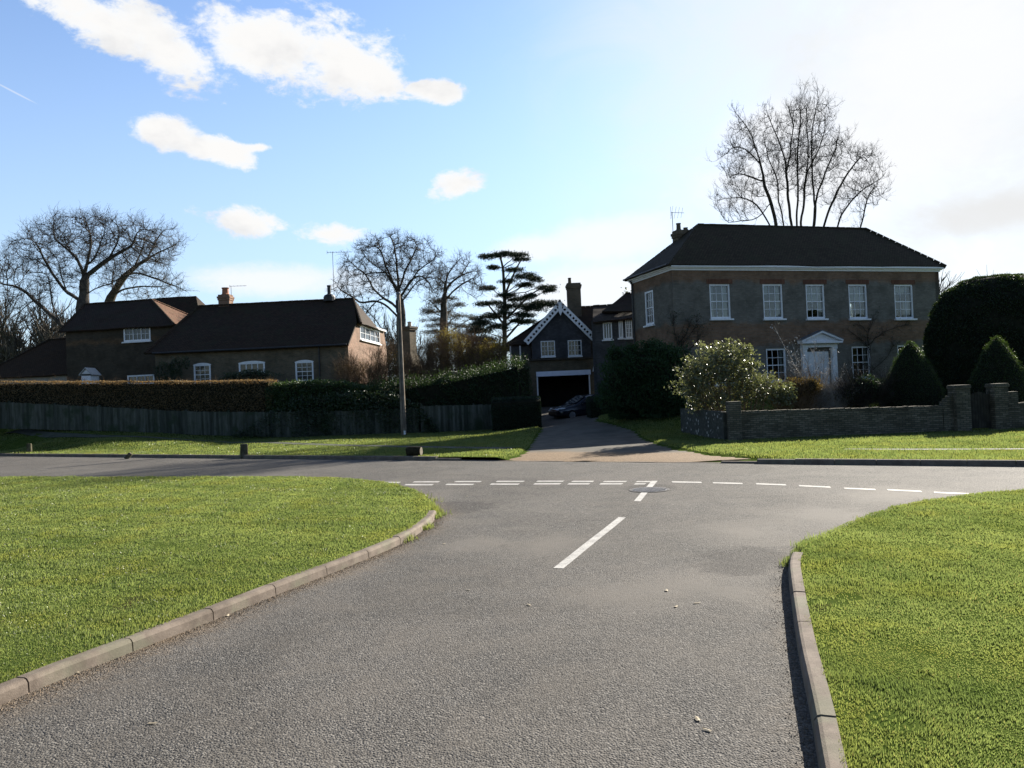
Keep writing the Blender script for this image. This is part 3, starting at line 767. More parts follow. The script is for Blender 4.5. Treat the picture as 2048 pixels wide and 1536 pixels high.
strip_px([(1106.6, 1136.7), (1237, 1034.5)], [(1127, 1137.3), (1251.6, 1035.2)])
strip_px([(1268, 1002.5), (1303, 961.9)], [(1281, 1003), (1315, 961.9)])
struct(mb, 'road_marking', PAINT)

# ---- manhole cover
mc = G(1299, 980); root = thing('manhole_cover', (mc[0], mc[1], .004), 'round iron manhole cover under the white centre line', 'manhole cover')
mb = MB(); mb.lathe((mc[0], mc[1], .0), [(.40, .001), (.40, .009), (.345, .009), (.345, .003)], 36); mb.build('frame', mat_plain('rusty iron rim', (.05, .045, .04), (.09, .08, .07), 20, .6, .4), root)
mb = MB(); mb.lathe((mc[0], mc[1], .0), [(.335, .002), (.335, .010)], 36)
for i in range(-8, 9):
    for j in range(-8, 9):
        x, y = i * .038, j * .038
        if x*x + y*y < .31**2: mb.box((mc[0]+x, mc[1]+y, .014), (1, 0, 0), (0, 1, 0), (.012, .012, .005))
mb.build('lid', mat_plain('worn iron', (.16, .155, .15), (.30, .29, .28), 20, .45, .5), root)

# ---- grit along the gutters
GRITM = mat_plain('gutter grit', (.13, .095, .065), (.27, .21, .15), 30, .95, .1)
def grit(line, side, w, n, seed):
    rng = np.random.default_rng(seed); line = np.asarray(line); seg = np.linalg.norm(np.diff(line, axis=0), axis=1); cum = np.concatenate([[0], np.cumsum(seg)])
    t = rng.random(n) * cum[-1]; X = np.interp(t, cum, line[:, 0]); Y = np.interp(t, cum, line[:, 1])
    dx = np.interp(t+.1, cum, line[:, 0]) - np.interp(t-.1, cum, line[:, 0]); dy = np.interp(t+.1, cum, line[:, 1]) - np.interp(t-.1, cum, line[:, 1]); L = np.hypot(dx, dy) + 1e-9
    o = (np.abs(rng.normal(size=n)) * w + .005) * side; X = X - dy/L*o; Y = Y + dx/L*o
    sz = rng.uniform(.002, .007, n); mb = MB()
    C = np.stack([X, Y, sz*.35], 1); v = np.array([[1, 0, 0], [-.6, .8, 0], [-.5, -.8, 0], [0, 0, 1.]]); an = rng.random(n) * 6.28
    R = np.stack([np.cos(an), -np.sin(an), 0*an, np.sin(an), np.cos(an), 0*an, 0*an, 0*an, 1+0*an], 1).reshape(n, 3, 3)
    vv = C[:, None] + np.einsum('nij,kj->nki', R, v) * sz[:, None, None]
    i = np.arange(n)[:, None] * 4; mb.arr(vv.reshape(-1, 3), np.concatenate([i + np.array([[0, 1, 3]]), i + np.array([[1, 2, 3]]), i + np.array([[2, 0, 3]])]))
    o = mb.build('grit', GRITM, None, uv=False); tag(o, None, None, None, 'stuff')
grit(lk, -1, .09, 6000, 31); grit(rk[:-2], 1, .07, 1500, 32)

# ================================================================== SKY, SUN, CAMERA
SUN_AZ = math.radians(SUN_AZ_DEG); SUN_EL = math.radians(SUN_EL_DEG)
sd = np.array((math.sin(SUN_AZ) * math.cos(SUN_EL), math.cos(SUN_AZ) * math.cos(SUN_EL), math.sin(SUN_EL)))
W = bpy.data.worlds.new('World'); SC.world = W; W.use_nodes = True
class WT(NT):
    def __init__(s, w): s.t = w.node_tree; s.t.nodes.clear()
t = WT(W)
sky = t.n('ShaderNodeTexSky', sky_type='NISHITA', sun_disc=False, sun_elevation=SUN_EL, sun_rotation=SUN_AZ, altitude=50, air_density=1.0, dust_density=SKY_DUST, ozone_density=1.6)
d = t.n('ShaderNodeTexCoord').outputs['Generated']
sep = t.n('ShaderNodeSeparateXYZ', i_0=d)
az = t.math('ARCTAN2', sep.outputs[0], sep.outputs[1]); el = t.math('ARCSINE', t.math('MINIMUM', t.math('MAXIMUM', sep.outputs[2], -1), 1))
ae = t.n('ShaderNodeCombineXYZ', i_0=az, i_1=el).outputs[0]
def aepx(px, py):
    r_ = ray(px, py); r_ = r_ / np.linalg.norm(r_); return math.atan2(r_[0], r_[1]), math.asin(r_[2])
def field(blobs, k=.25):
    acc = None
    for (px, py, rx, ry, rot) in blobs:
        a0, e0 = aepx(px, py); a1, _ = aepx(px + rx, py); _, e1 = aepx(px, py - ry)
        m = t.n('ShaderNodeMapping', vector_type='TEXTURE'); t.t.links.new(ae, m.inputs[0])
        m.inputs['Location'].default_value = (a0, e0, 0); m.inputs['Rotation'].default_value = (0, 0, math.radians(rot)); m.inputs['Scale'].default_value = (rx / 1550 * .93, ry / 1550 * .96, 1)
        L = t.n('ShaderNodeVectorMath', operation='LENGTH'); t.t.links.new(m.outputs[0], L.inputs[0])
        acc = L.outputs['Value'] if acc is None else t.math('SMOOTH_MIN', acc, L.outputs['Value'], k)
    return acc
mp = t.n('ShaderNodeMapping'); t.t.links.new(d, mp.inputs[0]); mp.inputs['Scale'].default_value = (1, 1, 1.7)
n1 = t.noise(5.0, 10, .62, mp.outputs[0], .6); n2 = t.noise(17, 8, .65, mp.outputs[0], .4)
nn = t.math('ADD', t.math('MULTIPLY', t.math('SUBTRACT', n1, .5), 1.9), t.math('ADD', t.math('MULTIPLY', t.math('SUBTRACT', n2, .5), 1.3), t.math('MULTIPLY', t.math('SUBTRACT', t.noise(46, 6, .65, mp.outputs[0], .3), .5), .8)))
solid = field([(200, 45, 170, 55, -22), (330, 100, 160, 66, -24), (540, 95, 170, 76, -6), (670, 120, 140, 80, -18), (745, 150, 90, 45, -20), (860, 182, 70, 20, -4),
               (335, 264, 78, 34, -14), (430, 300, 110, 26, -8), (520, 296, 40, 12, 4), (490, 445, 85, 40, -8), (660, 468, 80, 26, -5), (912, 368, 62, 32, 8)])
dens = t.math('ADD', t.math('SUBTRACT', 1.10, solid), t.math('MULTIPLY', nn, 1.05))
cov = t.ramp(dens, .02, .46)
haze = field([(1230, 480, 190, 60, 3), (1060, 500, 110, 35, 0), (1200, 560, 200, 50, 0), (1900, 120, 260, 190, 10), (1560, 250, 140, 60, 0), (1180, 590, 260, 60, 0), (560, 560, 250, 40, 0), (1700, 330, 330, 120, 5)], .4)
cov2 = t.math('MULTIPLY', t.ramp(t.math('ADD', t.math('SUBTRACT', 1.0, haze), t.math('MULTIPLY', nn, .5)), -.1, .7), .85)
dark = field([(1960, 430, 190, 55, 2)], .3)
cov3 = t.math('MULTIPLY', t.ramp(t.math('ADD', t.math('SUBTRACT', 1.0, dark), t.math('MULTIPLY', nn, .35)), .0, .8), .8)
# veil of thin high cloud, thicker towards the sun
sdot = t.n('ShaderNodeVectorMath', operation='DOT_PRODUCT'); nv = t.n('ShaderNodeVectorMath', operation='NORMALIZE'); t.t.links.new(d, nv.inputs[0]); t.t.links.new(nv.outputs[0], sdot.inputs[0]); sdot.inputs[1].default_value = tuple(sd)
sa = sdot.outputs['Value']
veil = t.ramp(t.math('ADD', sa, t.math('MULTIPLY', t.math('SUBTRACT', n1, .5), .20)), VEIL0, VEIL1)
veil = t.math('POWER', veil, VEILP)
SA_ = sa
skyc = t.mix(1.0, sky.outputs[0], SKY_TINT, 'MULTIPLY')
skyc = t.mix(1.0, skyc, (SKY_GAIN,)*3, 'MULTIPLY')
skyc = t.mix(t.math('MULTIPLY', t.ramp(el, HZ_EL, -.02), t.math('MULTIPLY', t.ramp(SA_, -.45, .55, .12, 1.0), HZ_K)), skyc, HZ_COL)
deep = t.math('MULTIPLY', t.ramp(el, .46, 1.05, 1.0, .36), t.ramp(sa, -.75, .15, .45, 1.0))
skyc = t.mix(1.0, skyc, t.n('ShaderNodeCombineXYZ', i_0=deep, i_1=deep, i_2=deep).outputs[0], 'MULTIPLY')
col = t.mix(veil, skyc, (VEIL_L*.965, VEIL_L*1.0, VEIL_L*1.03))
edge = t.ramp(dens, .05, .75)
ccol = t.mix(edge, (CLOUD_L*.93, CLOUD_L*.98, CLOUD_L*1.04), (CLOUD_L*.98, CLOUD_L*.97, CLOUD_L*.955))
ccol = t.mix(t.ramp(t.noise(9, 5, .6, mp.outputs[0]), .45, .75), ccol, (CLOUD_L*.80, CLOUD_L*.80, CLOUD_L*.81))
col = t.mix(cov2, col, (CLOUD_L*.99, CLOUD_L*1.0, CLOUD_L*1.02))
col = t.mix(cov, col, ccol)
col = t.mix(cov3, col, (CLOUD_L*.84, CLOUD_L*.84, CLOUD_L*.84))
# one short contrail
a0, e0 = aepx(28, 184); m = t.n('ShaderNodeMapping', vector_type='TEXTURE'); t.t.links.new(ae, m.inputs[0]); m.inputs['Location'].default_value = (a0, e0, 0)
m.inputs['Rotation'].default_value = (0, 0, math.radians(-22)); m.inputs['Scale'].default_value = (36/1550, 1.6/1550, 1)
L = t.n('ShaderNodeVectorMath', operation='LENGTH'); t.t.links.new(m.outputs[0], L.inputs[0])
col = t.mix(t.math('MULTIPLY', t.ramp(L.outputs['Value'], .5, 1.2, 1, 0), .35), col, (CLOUD_L,)*3)
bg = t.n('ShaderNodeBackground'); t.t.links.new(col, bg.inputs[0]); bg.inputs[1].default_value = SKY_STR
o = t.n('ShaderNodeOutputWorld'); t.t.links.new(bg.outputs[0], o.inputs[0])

ld = bpy.data.lights.new('sun', 'SUN'); ld.energy = SUN_E; ld.angle = math.radians(.55); ld.color = (1.0, .93, .82)
lo = bpy.data.objects.new('sun', ld); COL.objects.link(lo); lo.rotation_euler = Vector(tuple(-sd)).to_track_quat('-Z', 'Y').to_euler(); lo.location = (40, 30, 60)

cd = bpy.data.cameras.new('camera'); co = bpy.data.objects.new('camera', cd); COL.objects.link(co)
cd.sensor_width = 36; cd.lens = F / 2048 * 36; cd.clip_start = .1; cd.clip_end = 5000
M = Matrix(((_r[0], _u[0], -_f[0], CAM[0]), (_r[1], _u[1], -_f[1], CAM[1]), (_r[2], _u[2], -_f[2], CAM[2]), (0, 0, 0, 1))); co.matrix_world = M
SC.camera = co
SC.view_settings.view_transform = 'Standard'; SC.view_settings.look = 'None'; SC.view_settings.exposure = EXPOSURE; SC.view_settings.gamma = 1; SC.view_settings.use_curve_mapping = False
SC.cycles.use_denoising = True; SC.cycles.max_bounces = 8; SC.cycles.transparent_max_bounces = 16; SC.cycles.sample_clamp_indirect = 6
# ================================================================== BUILDINGS
def vec(a, z=None): return np.array((a[0], a[1], a[2] if z is None else z), float)

def wall_panel(mb, O, e, n, L, z0, z1, opens=(), th=.28, back=True):
    """wall of length L from O along e, outward normal n, holes opens=(u0,u1,za,zb)"""
    O = np.asarray(O, float); us = sorted({0.0, L, *[v for o in opens for v in o[:2]]}); zs = sorted({z0, z1, *[v for o in opens for v in o[2:4]]})
    def pt(u, z, d=0): return (O[0] + e[0]*u - n[0]*d, O[1] + e[1]*u - n[1]*d, z)
    for u0, u1 in zip(us[:-1], us[1:]):
        for a, b in zip(zs[:-1], zs[1:]):
            um, zm = (u0+u1)/2, (a+b)/2
            if any(o[0] < um < o[1] and o[2] < zm < o[3] for o in opens): continue
            mb.add([pt(u0, a), pt(u1, a), pt(u1, b), pt(u0, b)], [(0, 1, 2, 3)])
            if back: mb.add([pt(u0, a, th), pt(u1, a, th), pt(u1, b, th), pt(u0, b, th)], [(3, 2, 1, 0)])
    for o in opens:
        c = [(o[0], o[2]), (o[1], o[2]), (o[1], o[3]), (o[0], o[3])]
        for (ua, za), (ub, zb) in zip(c, c[1:] + c[:1]): mb.add([pt(ua, za), pt(ub, zb), pt(ub, zb, th), pt(ua, za, th)], [(3, 2, 1, 0)])
    c = [(0, z0), (L, z0), (L, z1), (0, z1)]
    for (ua, za), (ub, zb) in zip(c, c[1:] + c[:1]): mb.add([pt(ua, za), pt(ub, zb), pt(ub, zb, th), pt(ua, za, th)], [(0, 1, 2, 3)])

def window(root, O, e, n, o, cols, rows, inset=.09, fw=.065, bar=.022, sill=True, meet=True, glass=None, curtain=None, lights=1, label=None, sill_w=.09, mat=None):
    """white window in opening o: frame + bars (window) > pane, sill, curtain"""
    u0, u1, z0, z1 = o; O = np.asarray(O, float); E = vec(e, 0) if len(e) == 2 else np.asarray(e); N = np.asarray(n, float)
    def ctr(u, z, d): return np.array((O[0] + E[0]*u - N[0]*d, O[1] + E[1]*u - N[1]*d, z))
    mb = MB(); d = inset; mat = mat or WHITE
    mb.box(ctr(u0 + fw/2, (z0+z1)/2, d), E, N, (fw/2, .05, (z1-z0)/2)); mb.box(ctr(u1 - fw/2, (z0+z1)/2, d), E, N, (fw/2, .05, (z1-z0)/2))
    mb.box(ctr((u0+u1)/2, z1 - fw/2, d), E, N, ((u1-u0)/2 - fw, .048, fw/2)); mb.box(ctr((u0+u1)/2, z0 + fw*.7, d), E, N, ((u1-u0)/2 - fw, .048, fw*.7))
    a, b = u0 + fw, u1 - fw; lo, hi = z0 + fw*1.4, z1 - fw
    for i in range(1, cols):
        main = lights > 1 and (i * lights) % cols == 0
        w = .05 if main else bar; mb.box(ctr(a + (b-a)*i/cols, (lo+hi)/2, d + (.0 if main else .012)), E, N, (w/2, .03 if main else .016, (hi-lo)/2))
    for j in range(1, rows):
        m = meet and rows % 2 == 0 and j == rows // 2
        w = .045 if m else bar; mb.box(ctr((a+b)/2, lo + (hi-lo)*j/rows, d + .010), E, N, ((b-a)/2, .022 if m else .014, w/2))
    wo = mb.build('window', mat, root); tag(wo, label)
    mb = MB(); mb.box(ctr((a+b)/2, (lo+hi)/2, d + .02), E, N, ((b-a)/2, .003, (hi-lo)/2)); mb.build('pane', glass or DGLASS, wo)
    if sill:
        mb = MB(); mb.box(ctr((u0+u1)/2, z0 - .035, -.03), E, N, ((u1-u0)/2 + sill_w, .12, .045)); mb.build('sill', mat, wo, bevel=.006)
    if curtain:
        for (ca, cb, za, zb) in curtain:
            mb = MB(); k = 14; uu = np.linspace(a + (b-a)*ca, a + (b-a)*cb, k); dd = d + .16 + .03*np.sin(np.arange(k) * 1.9)
            zt, zl = lo + (hi-lo)*zb, lo + (hi-lo)*za
            vs = [ctr(u, z, q) for z in (zl, zt) for u, q in zip(uu, dd)]; mb.add(vs, [(i, i+1, k+i+1, k+i) for i in range(k-1)])
            mb.build('curtain', CURTAIN, wo, smooth=True)
    return wo

SAG = bpy.data.textures.new('sag', 'CLOUDS'); SAG.noise_scale = 2.6; SAG.noise_depth = 2
def roof_slabs(root, polys, mat, th=.10, name='roof', sag=.16):
    mb = MB()
    for p in polys:
        p = np.asarray(p, float); nrm = np.cross(p[1]-p[0], p[2]-p[0]); nrm /= np.linalg.norm(nrm)
        if nrm[2] < 0: nrm = -nrm
        mb.slab(p, -nrm * th)
    o = mb.build(name, mat, root)
    if sag:                                            # old timbers: the planes sag and ripple a little
        m = o.modifiers.new('sub', 'SUBSURF'); m.subdivision_type = 'SIMPLE'; m.levels = m.render_levels = 4
        m = o.modifiers.new('sag', 'DISPLACE'); m.texture = SAG; m.texture_coords = 'GLOBAL'; m.direction = 'Z'; m.strength = sag; m.mid_level = .5
    return o

def ridge_tiles(root, lines, mat, r=.10, parent=None):
    mb = MB(); rr = random.Random(2)
    for a, b in lines:
        a = np.asarray(a, float); b = np.asarray(b, float); n = max(2, int(np.linalg.norm(b-a) / .36))
        for i in range(n):
            p, q = a + (b-a)*i/n, a + (b-a)*(i+.94)/n; mb.tube([p + UPZ*rr.uniform(-.008, .008), q + UPZ*rr.uniform(-.008, .008)], [r*.98, r*1.06], 7)
    return mb.build('ridge', mat, parent or root)

def hip_frame(O, e1, e2, L, D, ze, zr, over=.3, in0=None, in1=None):
    """corner points of a hipped roof on the rectangle O + u*e1 + v*e2"""
    in0 = D/2 if in0 is None else in0; in1 = D/2 if in1 is None else in1
    def pt(u, v, z): return np.array((O[0] + e1[0]*u + e2[0]*v, O[1] + e1[1]*u + e2[1]*v, z))
    a, b, c, d = pt(-over, -over, ze), pt(L+over, -over, ze), pt(L+over, D+over, ze), pt(-over, D+over, ze)
    r0, r1 = pt(in0, D/2, zr), pt(L-in1, D/2, zr)
    return a, b, c, d, r0, r1

def chimney(root, c, e, n, w, d, z0, z1, pots, mat, caps=2, pot_h=.5, name='chimney', potmat=None, pot_r=.13):
    mb = MB(); zc = z1 - .35
    mb.box((c[0], c[1], (z0+zc)/2), e, n, (w/2, d/2, (zc-z0)/2))
    for i in range(caps): mb.box((c[0], c[1], zc + .08 + i*.14), e, n, (w/2 + .04 + .035*i, d/2 + .04 + .035*i, .069))
    mb.box((c[0], c[1], zc + .07 + caps*.14), e, n, (w/2 + .01, d/2 + .01, .07))
    o = mb.build(name, mat, root)
    for u, h in pots:
        pb = MB(); q = np.array((c[0] + e[0]*u, c[1] + e[1]*u, zc + .14 + caps*.14))
        pb.lathe(q, [(pot_r*1.15, -.05), (pot_r*1.1, .05), (pot_r*.92, .1), (pot_r*.85, h*.85), (pot_r*1.02, h*.9), (pot_r*1.02, h), (pot_r*.7, h), (pot_r*.7, h*.6)], 12)
        pb.build('chimney_pot', potmat or CLAYPOT, o, smooth=False)
    return o

# ------------------------------------------------------------------ MAIN HOUSE (right)
YA = 40.0; ang = math.radians(16.5)
e1 = np.array((math.cos(ang), math.sin(ang), 0)); n1_ = np.array((math.sin(ang), -math.cos(ang), 0)); e2 = -n1_
A0 = P(1346, 600, YA); A0[2] = 0
Lh, _ = V(1882, 640, A0, e1); Dh = 4.9
zg = 1.05; z_eave = V(1346, 531, A0, e1)[1]; z_corn = V(1346, 540.5, A0, e1)[1]
HOUSE_BRICK = mat_brick('house brick', (.175, .095, .052), (.235, .135, .076), (.15, .13, .105), ((.125, .132, .118), [(V(1500, 640, A0, e1)[1] - .1, V(1500, 565, A0, e1)[1] + .05), (0, V(1500, 700, A0, e1)[1] + .25)]))
hroot = thing('brick_house', (A0[0], A0[1], zg), 'two storey georgian brick house with white sash windows and white pedimented door', 'house')
def hw(x0, x1, y0, y1):
    u0, _ = V(x0, (y0+y1)/2, A0, e1); u1, _ = V(x1, (y0+y1)/2, A0, e1); xm = (x0+x1)/2
    return (u0, u1, V(xm, y1, A0, e1)[1], V(xm, y0, A0, e1)[1])
ups = [hw(1420, 1461, 568, 638), hw(1526.5, 1566, 568, 638), hw(1612.5, 1650, 568.5, 638), hw(1698, 1735, 568.5, 638), hw(1789.5, 1827, 569, 638)]
zl0 = hw(1698, 1737, 692.5, 758)[2]; zl1 = hw(1698, 1737, 692.5, 758)[3]
los = [(ups[i][0] + .03, ups[i][1] + .03, zl0, zl1) for i in (0, 1, 3, 4)]
door_o = hw(1614, 1661, 701, 790); door_o = (door_o[0], door_o[1], zg + .25, door_o[3])
mb = MB(); wall_panel(mb, A0, e1, n1_, Lh, zg - 1.2, z_eave, ups + los + [door_o])
# left return wall, with one window; rear wall with two openings that show the sky through the front panes
eS = e2; nS = -e1
def sidepx(x, y): return V(x, y, A0, e2)
s0, s1 = sidepx(1306.5, 600)[0], sidepx(1290, 600)[0]
if s0 > s1: s0, s1 = s1, s0
side_o = (s0, s1, sidepx(1298, 651)[1], sidepx(1298, 582)[1])
mb2 = mb; wall_panel(mb2, A0 + e2*.001, e2, nS, Dh, zg - 1.2, z_eave, [side_o])
Bk = A0 + e2*Dh
def rearpx(x0, x1, y0, y1):
    u0, _ = V(x0, y1, Bk, e1); u1, _ = V(x1, y1, Bk, e1); return (u0, u1, V((x0+x1)/2, y1, Bk, e1)[1], V((x0+x1)/2, y0, Bk, e1)[1])
rears = [rearpx(1680, 1704.5, 606, 640), rearpx(1768, 1809, 604, 645)]
wall_panel(mb2, Bk, e1, e2, Lh, zg - 1.2, z_eave, rears)
wall_panel(mb2, A0 + e1*Lh, e2, e1, Dh, zg - 1.2, z_eave, [])
wh = mb.build('wall', HOUSE_BRICK, hroot)
mb = MB()
for z in (zg + .2, (zl1 + ups[0][2]) / 2):
    mb.box(A0 + e1*Lh/2 + e2*Dh/2 + UPZ*z, e1, e2, (Lh/2 - .3, Dh/2 - .3, .06))
mb.box(A0 + e1*(ups[3][0] - 1.1) + e2*Dh/2 + UPZ*(z_eave + ups[0][2])/2, e1, e2, (.06, Dh/2 - .3, (z_eave - ups[0][2])/2 + .5))
mb.box(A0 + e1*Lh/2 + e2*Dh/2 + UPZ*(z_eave - .02), e1, e2, (Lh/2 - .285, Dh/2 - .285, .03))
mb.build('floor', PLASTER, hroot)
cur = [[(0, .22, .0, 1), (.72, 1, 0, 1)], [(0, .33, .72, 1), (.74, 1, .0, 1)], [(0, 1, .52, 1), (.8, 1, 0, .5)], [(0, 1, .5, 1)], [(0, .9, .80, 1), (.62, 1, .0, .5)]]
for o, c in zip(ups, cur): window(hroot, A0, e1, n1_, o, 3, 4, glass=GLASS, curtain=c, fw=.085, sill_w=.08)
for o in los: window(hroot, A0, e1, n1_, o, 3, 4, glass=GLASS, curtain=[(0, .15, 0, 1), (.85, 1, 0, 1)], fw=.085, sill_w=.06)
window(hroot, A0, e2, nS, side_o, 3, 4, glass=DGLASS, fw=.10, inset=.05)
for o in rears: window(hroot, Bk, e1, e2, o, 3, 3, glass=GLASS, sill=False)
# cornice: stacked white mouldings round the eaves
mb = MB(); hc = z_eave - z_corn
for k, (pr, a, b) in enumerate([(.06, 0, .35), (.14, .35, .62), (.24, .62, 1.0)]):
    za, zb = z_corn + hc*a, z_corn + hc*b
    mb.box(A0 + e1*Lh/2 - e2*pr/2 + UPZ*(za+zb)/2, e1, e2, (Lh/2 + pr, pr/2, (zb-za)/2))
    mb.box(A0 - e1*pr/2 + e2*(Dh/2) + UPZ*(za+zb)/2, e2, e1, (Dh/2 + .002*k, pr/2 - .001, (zb-za)/2))
    mb.box(A0 + e1*(Lh + pr/2) + e2*(Dh/2) + UPZ*(za+zb)/2, e2, e1, (Dh/2 + .002*k, pr/2 - .001, (zb-za)/2))
mb.build('cornice', WHITE, hroot)
for o in ups:                                        # flat arches over the openings
    mb = MB(); mb.box(A0 + e1*(o[0]+o[1])/2 + n1_*.004 + UPZ*(o[3] + .13), e1, n1_, ((o[1]-o[0])/2 + .16, .012, .128)); mb.build('lintel', BRICK_ARCH, hroot)
ze = z_eave + .03
ur0, zr = V(1396, 448.5, A0 + e2*Dh/2, e1); ur1 = V(1729, 457, A0 + e2*Dh/2, e1)[0]
a, b, c, dd, r0, r1 = hip_frame(A0, e1, e2, Lh, Dh, ze, zr, .28, in0=ur0, in1=Lh - ur1)
ro = roof_slabs(hroot, [[a, b, r1, r0], [c, dd, r0, r1], [dd, a, r0], [b, c, r1]], TILE_MAIN, .13)
ridge_tiles(hroot, [(r0 - UPZ*.03, r1 - UPZ*.03), (b, r1), (c, r1)], TILE_MAIN, .085, ro)
ridge_tiles(hroot, [(a - UPZ*.05, r0 - UPZ*.05)], TILE_MAIN, .07, ro); ridge_tiles(hroot, [(dd - UPZ*.03, r0 - UPZ*.03)], TILE_MAIN, .07, ro)
# door: pilasters, entablature, pediment, six-panel leaf, steps
xc = (door_o[0] + door_o[1]) / 2
def hpt(u, z, d=0): return A0 + e1*u + n1_*d + UPZ*z
zp0 = V(1636, 686, A0 + n1_*.35, e1)[1]; zpa = V(1635, 664, A0 + n1_*.35, e1)[1]; zt = door_o[3]
mb = MB(); hwid = (door_o[1]-door_o[0])/2
for sgn in (-1, 1):
    mb.box(hpt(xc + sgn*(hwid + .20), (zg + .25 + zp0 - .1)/2, .07), e1, n1_, (.15, .10, (zp0 - .1 - zg - .25)/2))
    mb.box(hpt(xc + sgn*(hwid + .20), zg + .42, .085), e1, n1_, (.18, .13, .16)); mb.box(hpt(xc + sgn*(hwid + .20), zt + .12, .085), e1, n1_, (.18, .12, .05))
mb.box(hpt(xc, (zt + .17 + zp0)/2, .09), e1, n1_, (hwid + .36, .13, (zp0 - zt - .17)/2))
mb.box(hpt(xc, zp0 + .03, .22), e1, n1_, (hwid + .52, .26, .045))
for k in range(20): mb.box(hpt(xc - hwid - .40 + (2*hwid + .8)*k/19, zp0 - .045, .23), e1, n1_, (.022, .05, .028))
W2 = hwid + .56
mb.slab([hpt(xc - W2 + .12, zp0 + .08, .10), hpt(xc + W2 - .12, zp0 + .08, .10), hpt(xc, zpa - .06, .10)], n1_*.2)
for sgn in (-1, 1): mb.slab([hpt(xc + sgn*W2, zp0 + .07, .02), hpt(xc + sgn*W2, zp0 + .16, .02), hpt(xc, zpa + .06, .02), hpt(xc, zpa - .04, .02)], n1_*.46)
mb.build('door_surround', WHITE, hroot)
mb = MB()
for sgn in (-1, 1): mb.slab([hpt(xc + sgn*(W2 + .03), zp0 + .162, -.0), hpt(xc + sgn*(W2 + .03), zp0 + .20, -.0), hpt(xc, zpa + .10, -.0), hpt(xc, zpa + .062, -.0)], n1_*.50)
mb.build('porch_roof', LEAD, hroot)
mb = MB(); zb = zg + .27; zm = zt - .05; mb.box(hpt(xc, (zb+zm)/2, -.10), e1, n1_, (hwid - .02, .03, (zm-zb)/2))
for i, (za, zb2) in enumerate([(.06, .30), (.36, .68), (.74, .95)]):
    for sgn in (-1, 1): mb.box(hpt(xc + sgn*hwid*.44, zb + (zm-zb)*(za+zb2)/2, -.065), e1, n1_, (hwid*.33, .012, (zm-zb)*(zb2-za)/2))
door = mb.build('door', WHITE, hroot)
mb = MB(); mb.tube([hpt(xc + .02, zb + 1.48, -.04), hpt(xc + .02, zb + 1.44, -.005), hpt(xc + .02, zb + 1.36, -.005)], .022, 6); mb.build('knocker', BLACKM, door)
mb = MB()
for i in range(2): mb.box(hpt(xc, zg + .06 + .13*i, .55 - .25*i), e1, n1_, (hwid + .5 - .1*i, .55 - .25*i, .065))
mb.build('step', PATHM, hroot)
# chimneys behind the left hip, rain pipe, aerial
cpos = P(1362, 480, YA + 3.9)
czt = P(1362, 464, cpos[1])[2]
chimney(hroot, cpos, e1, e2, .74, .6, z_eave + .3, czt, [(-.12, .42), (.32, .18)], BRICK_OLD, potmat=BRICK_OLD, pot_r=.14)
mb = MB(); q = A0 + e2*(Dh - .35) - e1*.09
mb.tube([q + UPZ*(z_eave - .05) - e1*.12, q + UPZ*(z_eave - .35), q + UPZ*zg], .05, 8)
mb.tube([A0 - e1*.36 - e2*.2 + UPZ*(z_eave + .02), A0 - e1*.36 + e2*(Dh + .2) + UPZ*(z_eave + .02)], .055, 8); mb.build('drainpipe', BLACKM, hroot)

def yagi(name, label, base, h, boom, n_el, tilt_dir, group=None, boom_off=0.0, el_len=.5, dipole_ang=1.2, r=.018):
    root = thing(name, base, label, 'aerial', group); b = np.asarray(base, float)
    mb = MB(); mb.tube([b, b + UPZ*h], r, 6); mb.build('mast', LEAD, root)
    dv = np.asarray(tilt_dir, float); dv /= np.linalg.norm(dv); sd_ = np.cross(dv, UPZ); top = b + UPZ*(h*.985)
    mb = MB(); mb.tube([top - dv*boom*boom_off, top + dv*boom*(1-boom_off)], r*.7, 5)
    for i in range(n_el):
        q = top - dv*boom*boom_off + dv*boom*(i + .3)/n_el
        ed = sd_*math.cos(dipole_ang) + UPZ*math.sin(dipole_ang); l = el_len*(1 - .3*i/max(1, n_el))
        mb.tube([q - ed*l/2, q + ed*l/2], r*.45, 4)
    q = top - dv*boom*boom_off; ed = UPZ*.7 + dv*.3
    for sg in (-1, 1): mb.tube([q - UPZ*el_len*.55*sg*.8 , q], r*.5, 4)
    mb.build('antenna', LEAD, root); return root
ab = A0 + e1*.55 + e2*(Dh - .7); az0 = P(1347, 486, ab[1])[2]; ab = P(1347, 486, ab[1])
yagi('tv_aerial', 'tall thin television aerial with bent rods on left hip of georgian house', ab, P(1347, 424, ab[1])[2] - az0, .85, 4, e1, None, .1, .75, 1.1)

# ------------------------------------------------------------------ WING + GARAGE HOUSE (centre)
YG = 53.0
Og = P(1073, 700, YG); Og[2] = 0; eg = np.array((1., 0, 0)); ng = np.array((0, -1., 0)); e2g = -ng
def gpx(x, y, d=0.0): return V(x, y, Og + ng*d, eg)
groot = thing('garage_house', (Og[0] + 1.8, YG, 1.0), 'dark gabled building with white fretted bargeboards above an open garage', 'house')
uL = gpx(1043, 700)[0]; uR = gpx(1192, 700)[0]; za_ = gpx(1124, 606)[1]; zjet = gpx(1120, 716.5)[1]; zg2 = 1.0
go = (gpx(1074, 780)[0], gpx(1181, 780)[0], zg2 - .2, gpx(1127, 747)[1])
zev = gpx(1053, 688)[1]; uap = gpx(1124, 640)[0]; gL, gR = gpx(1053, 683)[0], gpx(1188, 672)[0]
zgl = gpx(1053, 681)[1]; zgr = gpx(1188, 672)[1]; zge = (zgl + zgr)/2
mb = MB(); OW = Og + eg*uL; Lg = uR - uL
wall_panel(mb, OW + UPZ*0, eg, ng, Lg, zg2 - .6, zjet, [(go[0]-uL, go[1]-uL, go[2], go[3])])
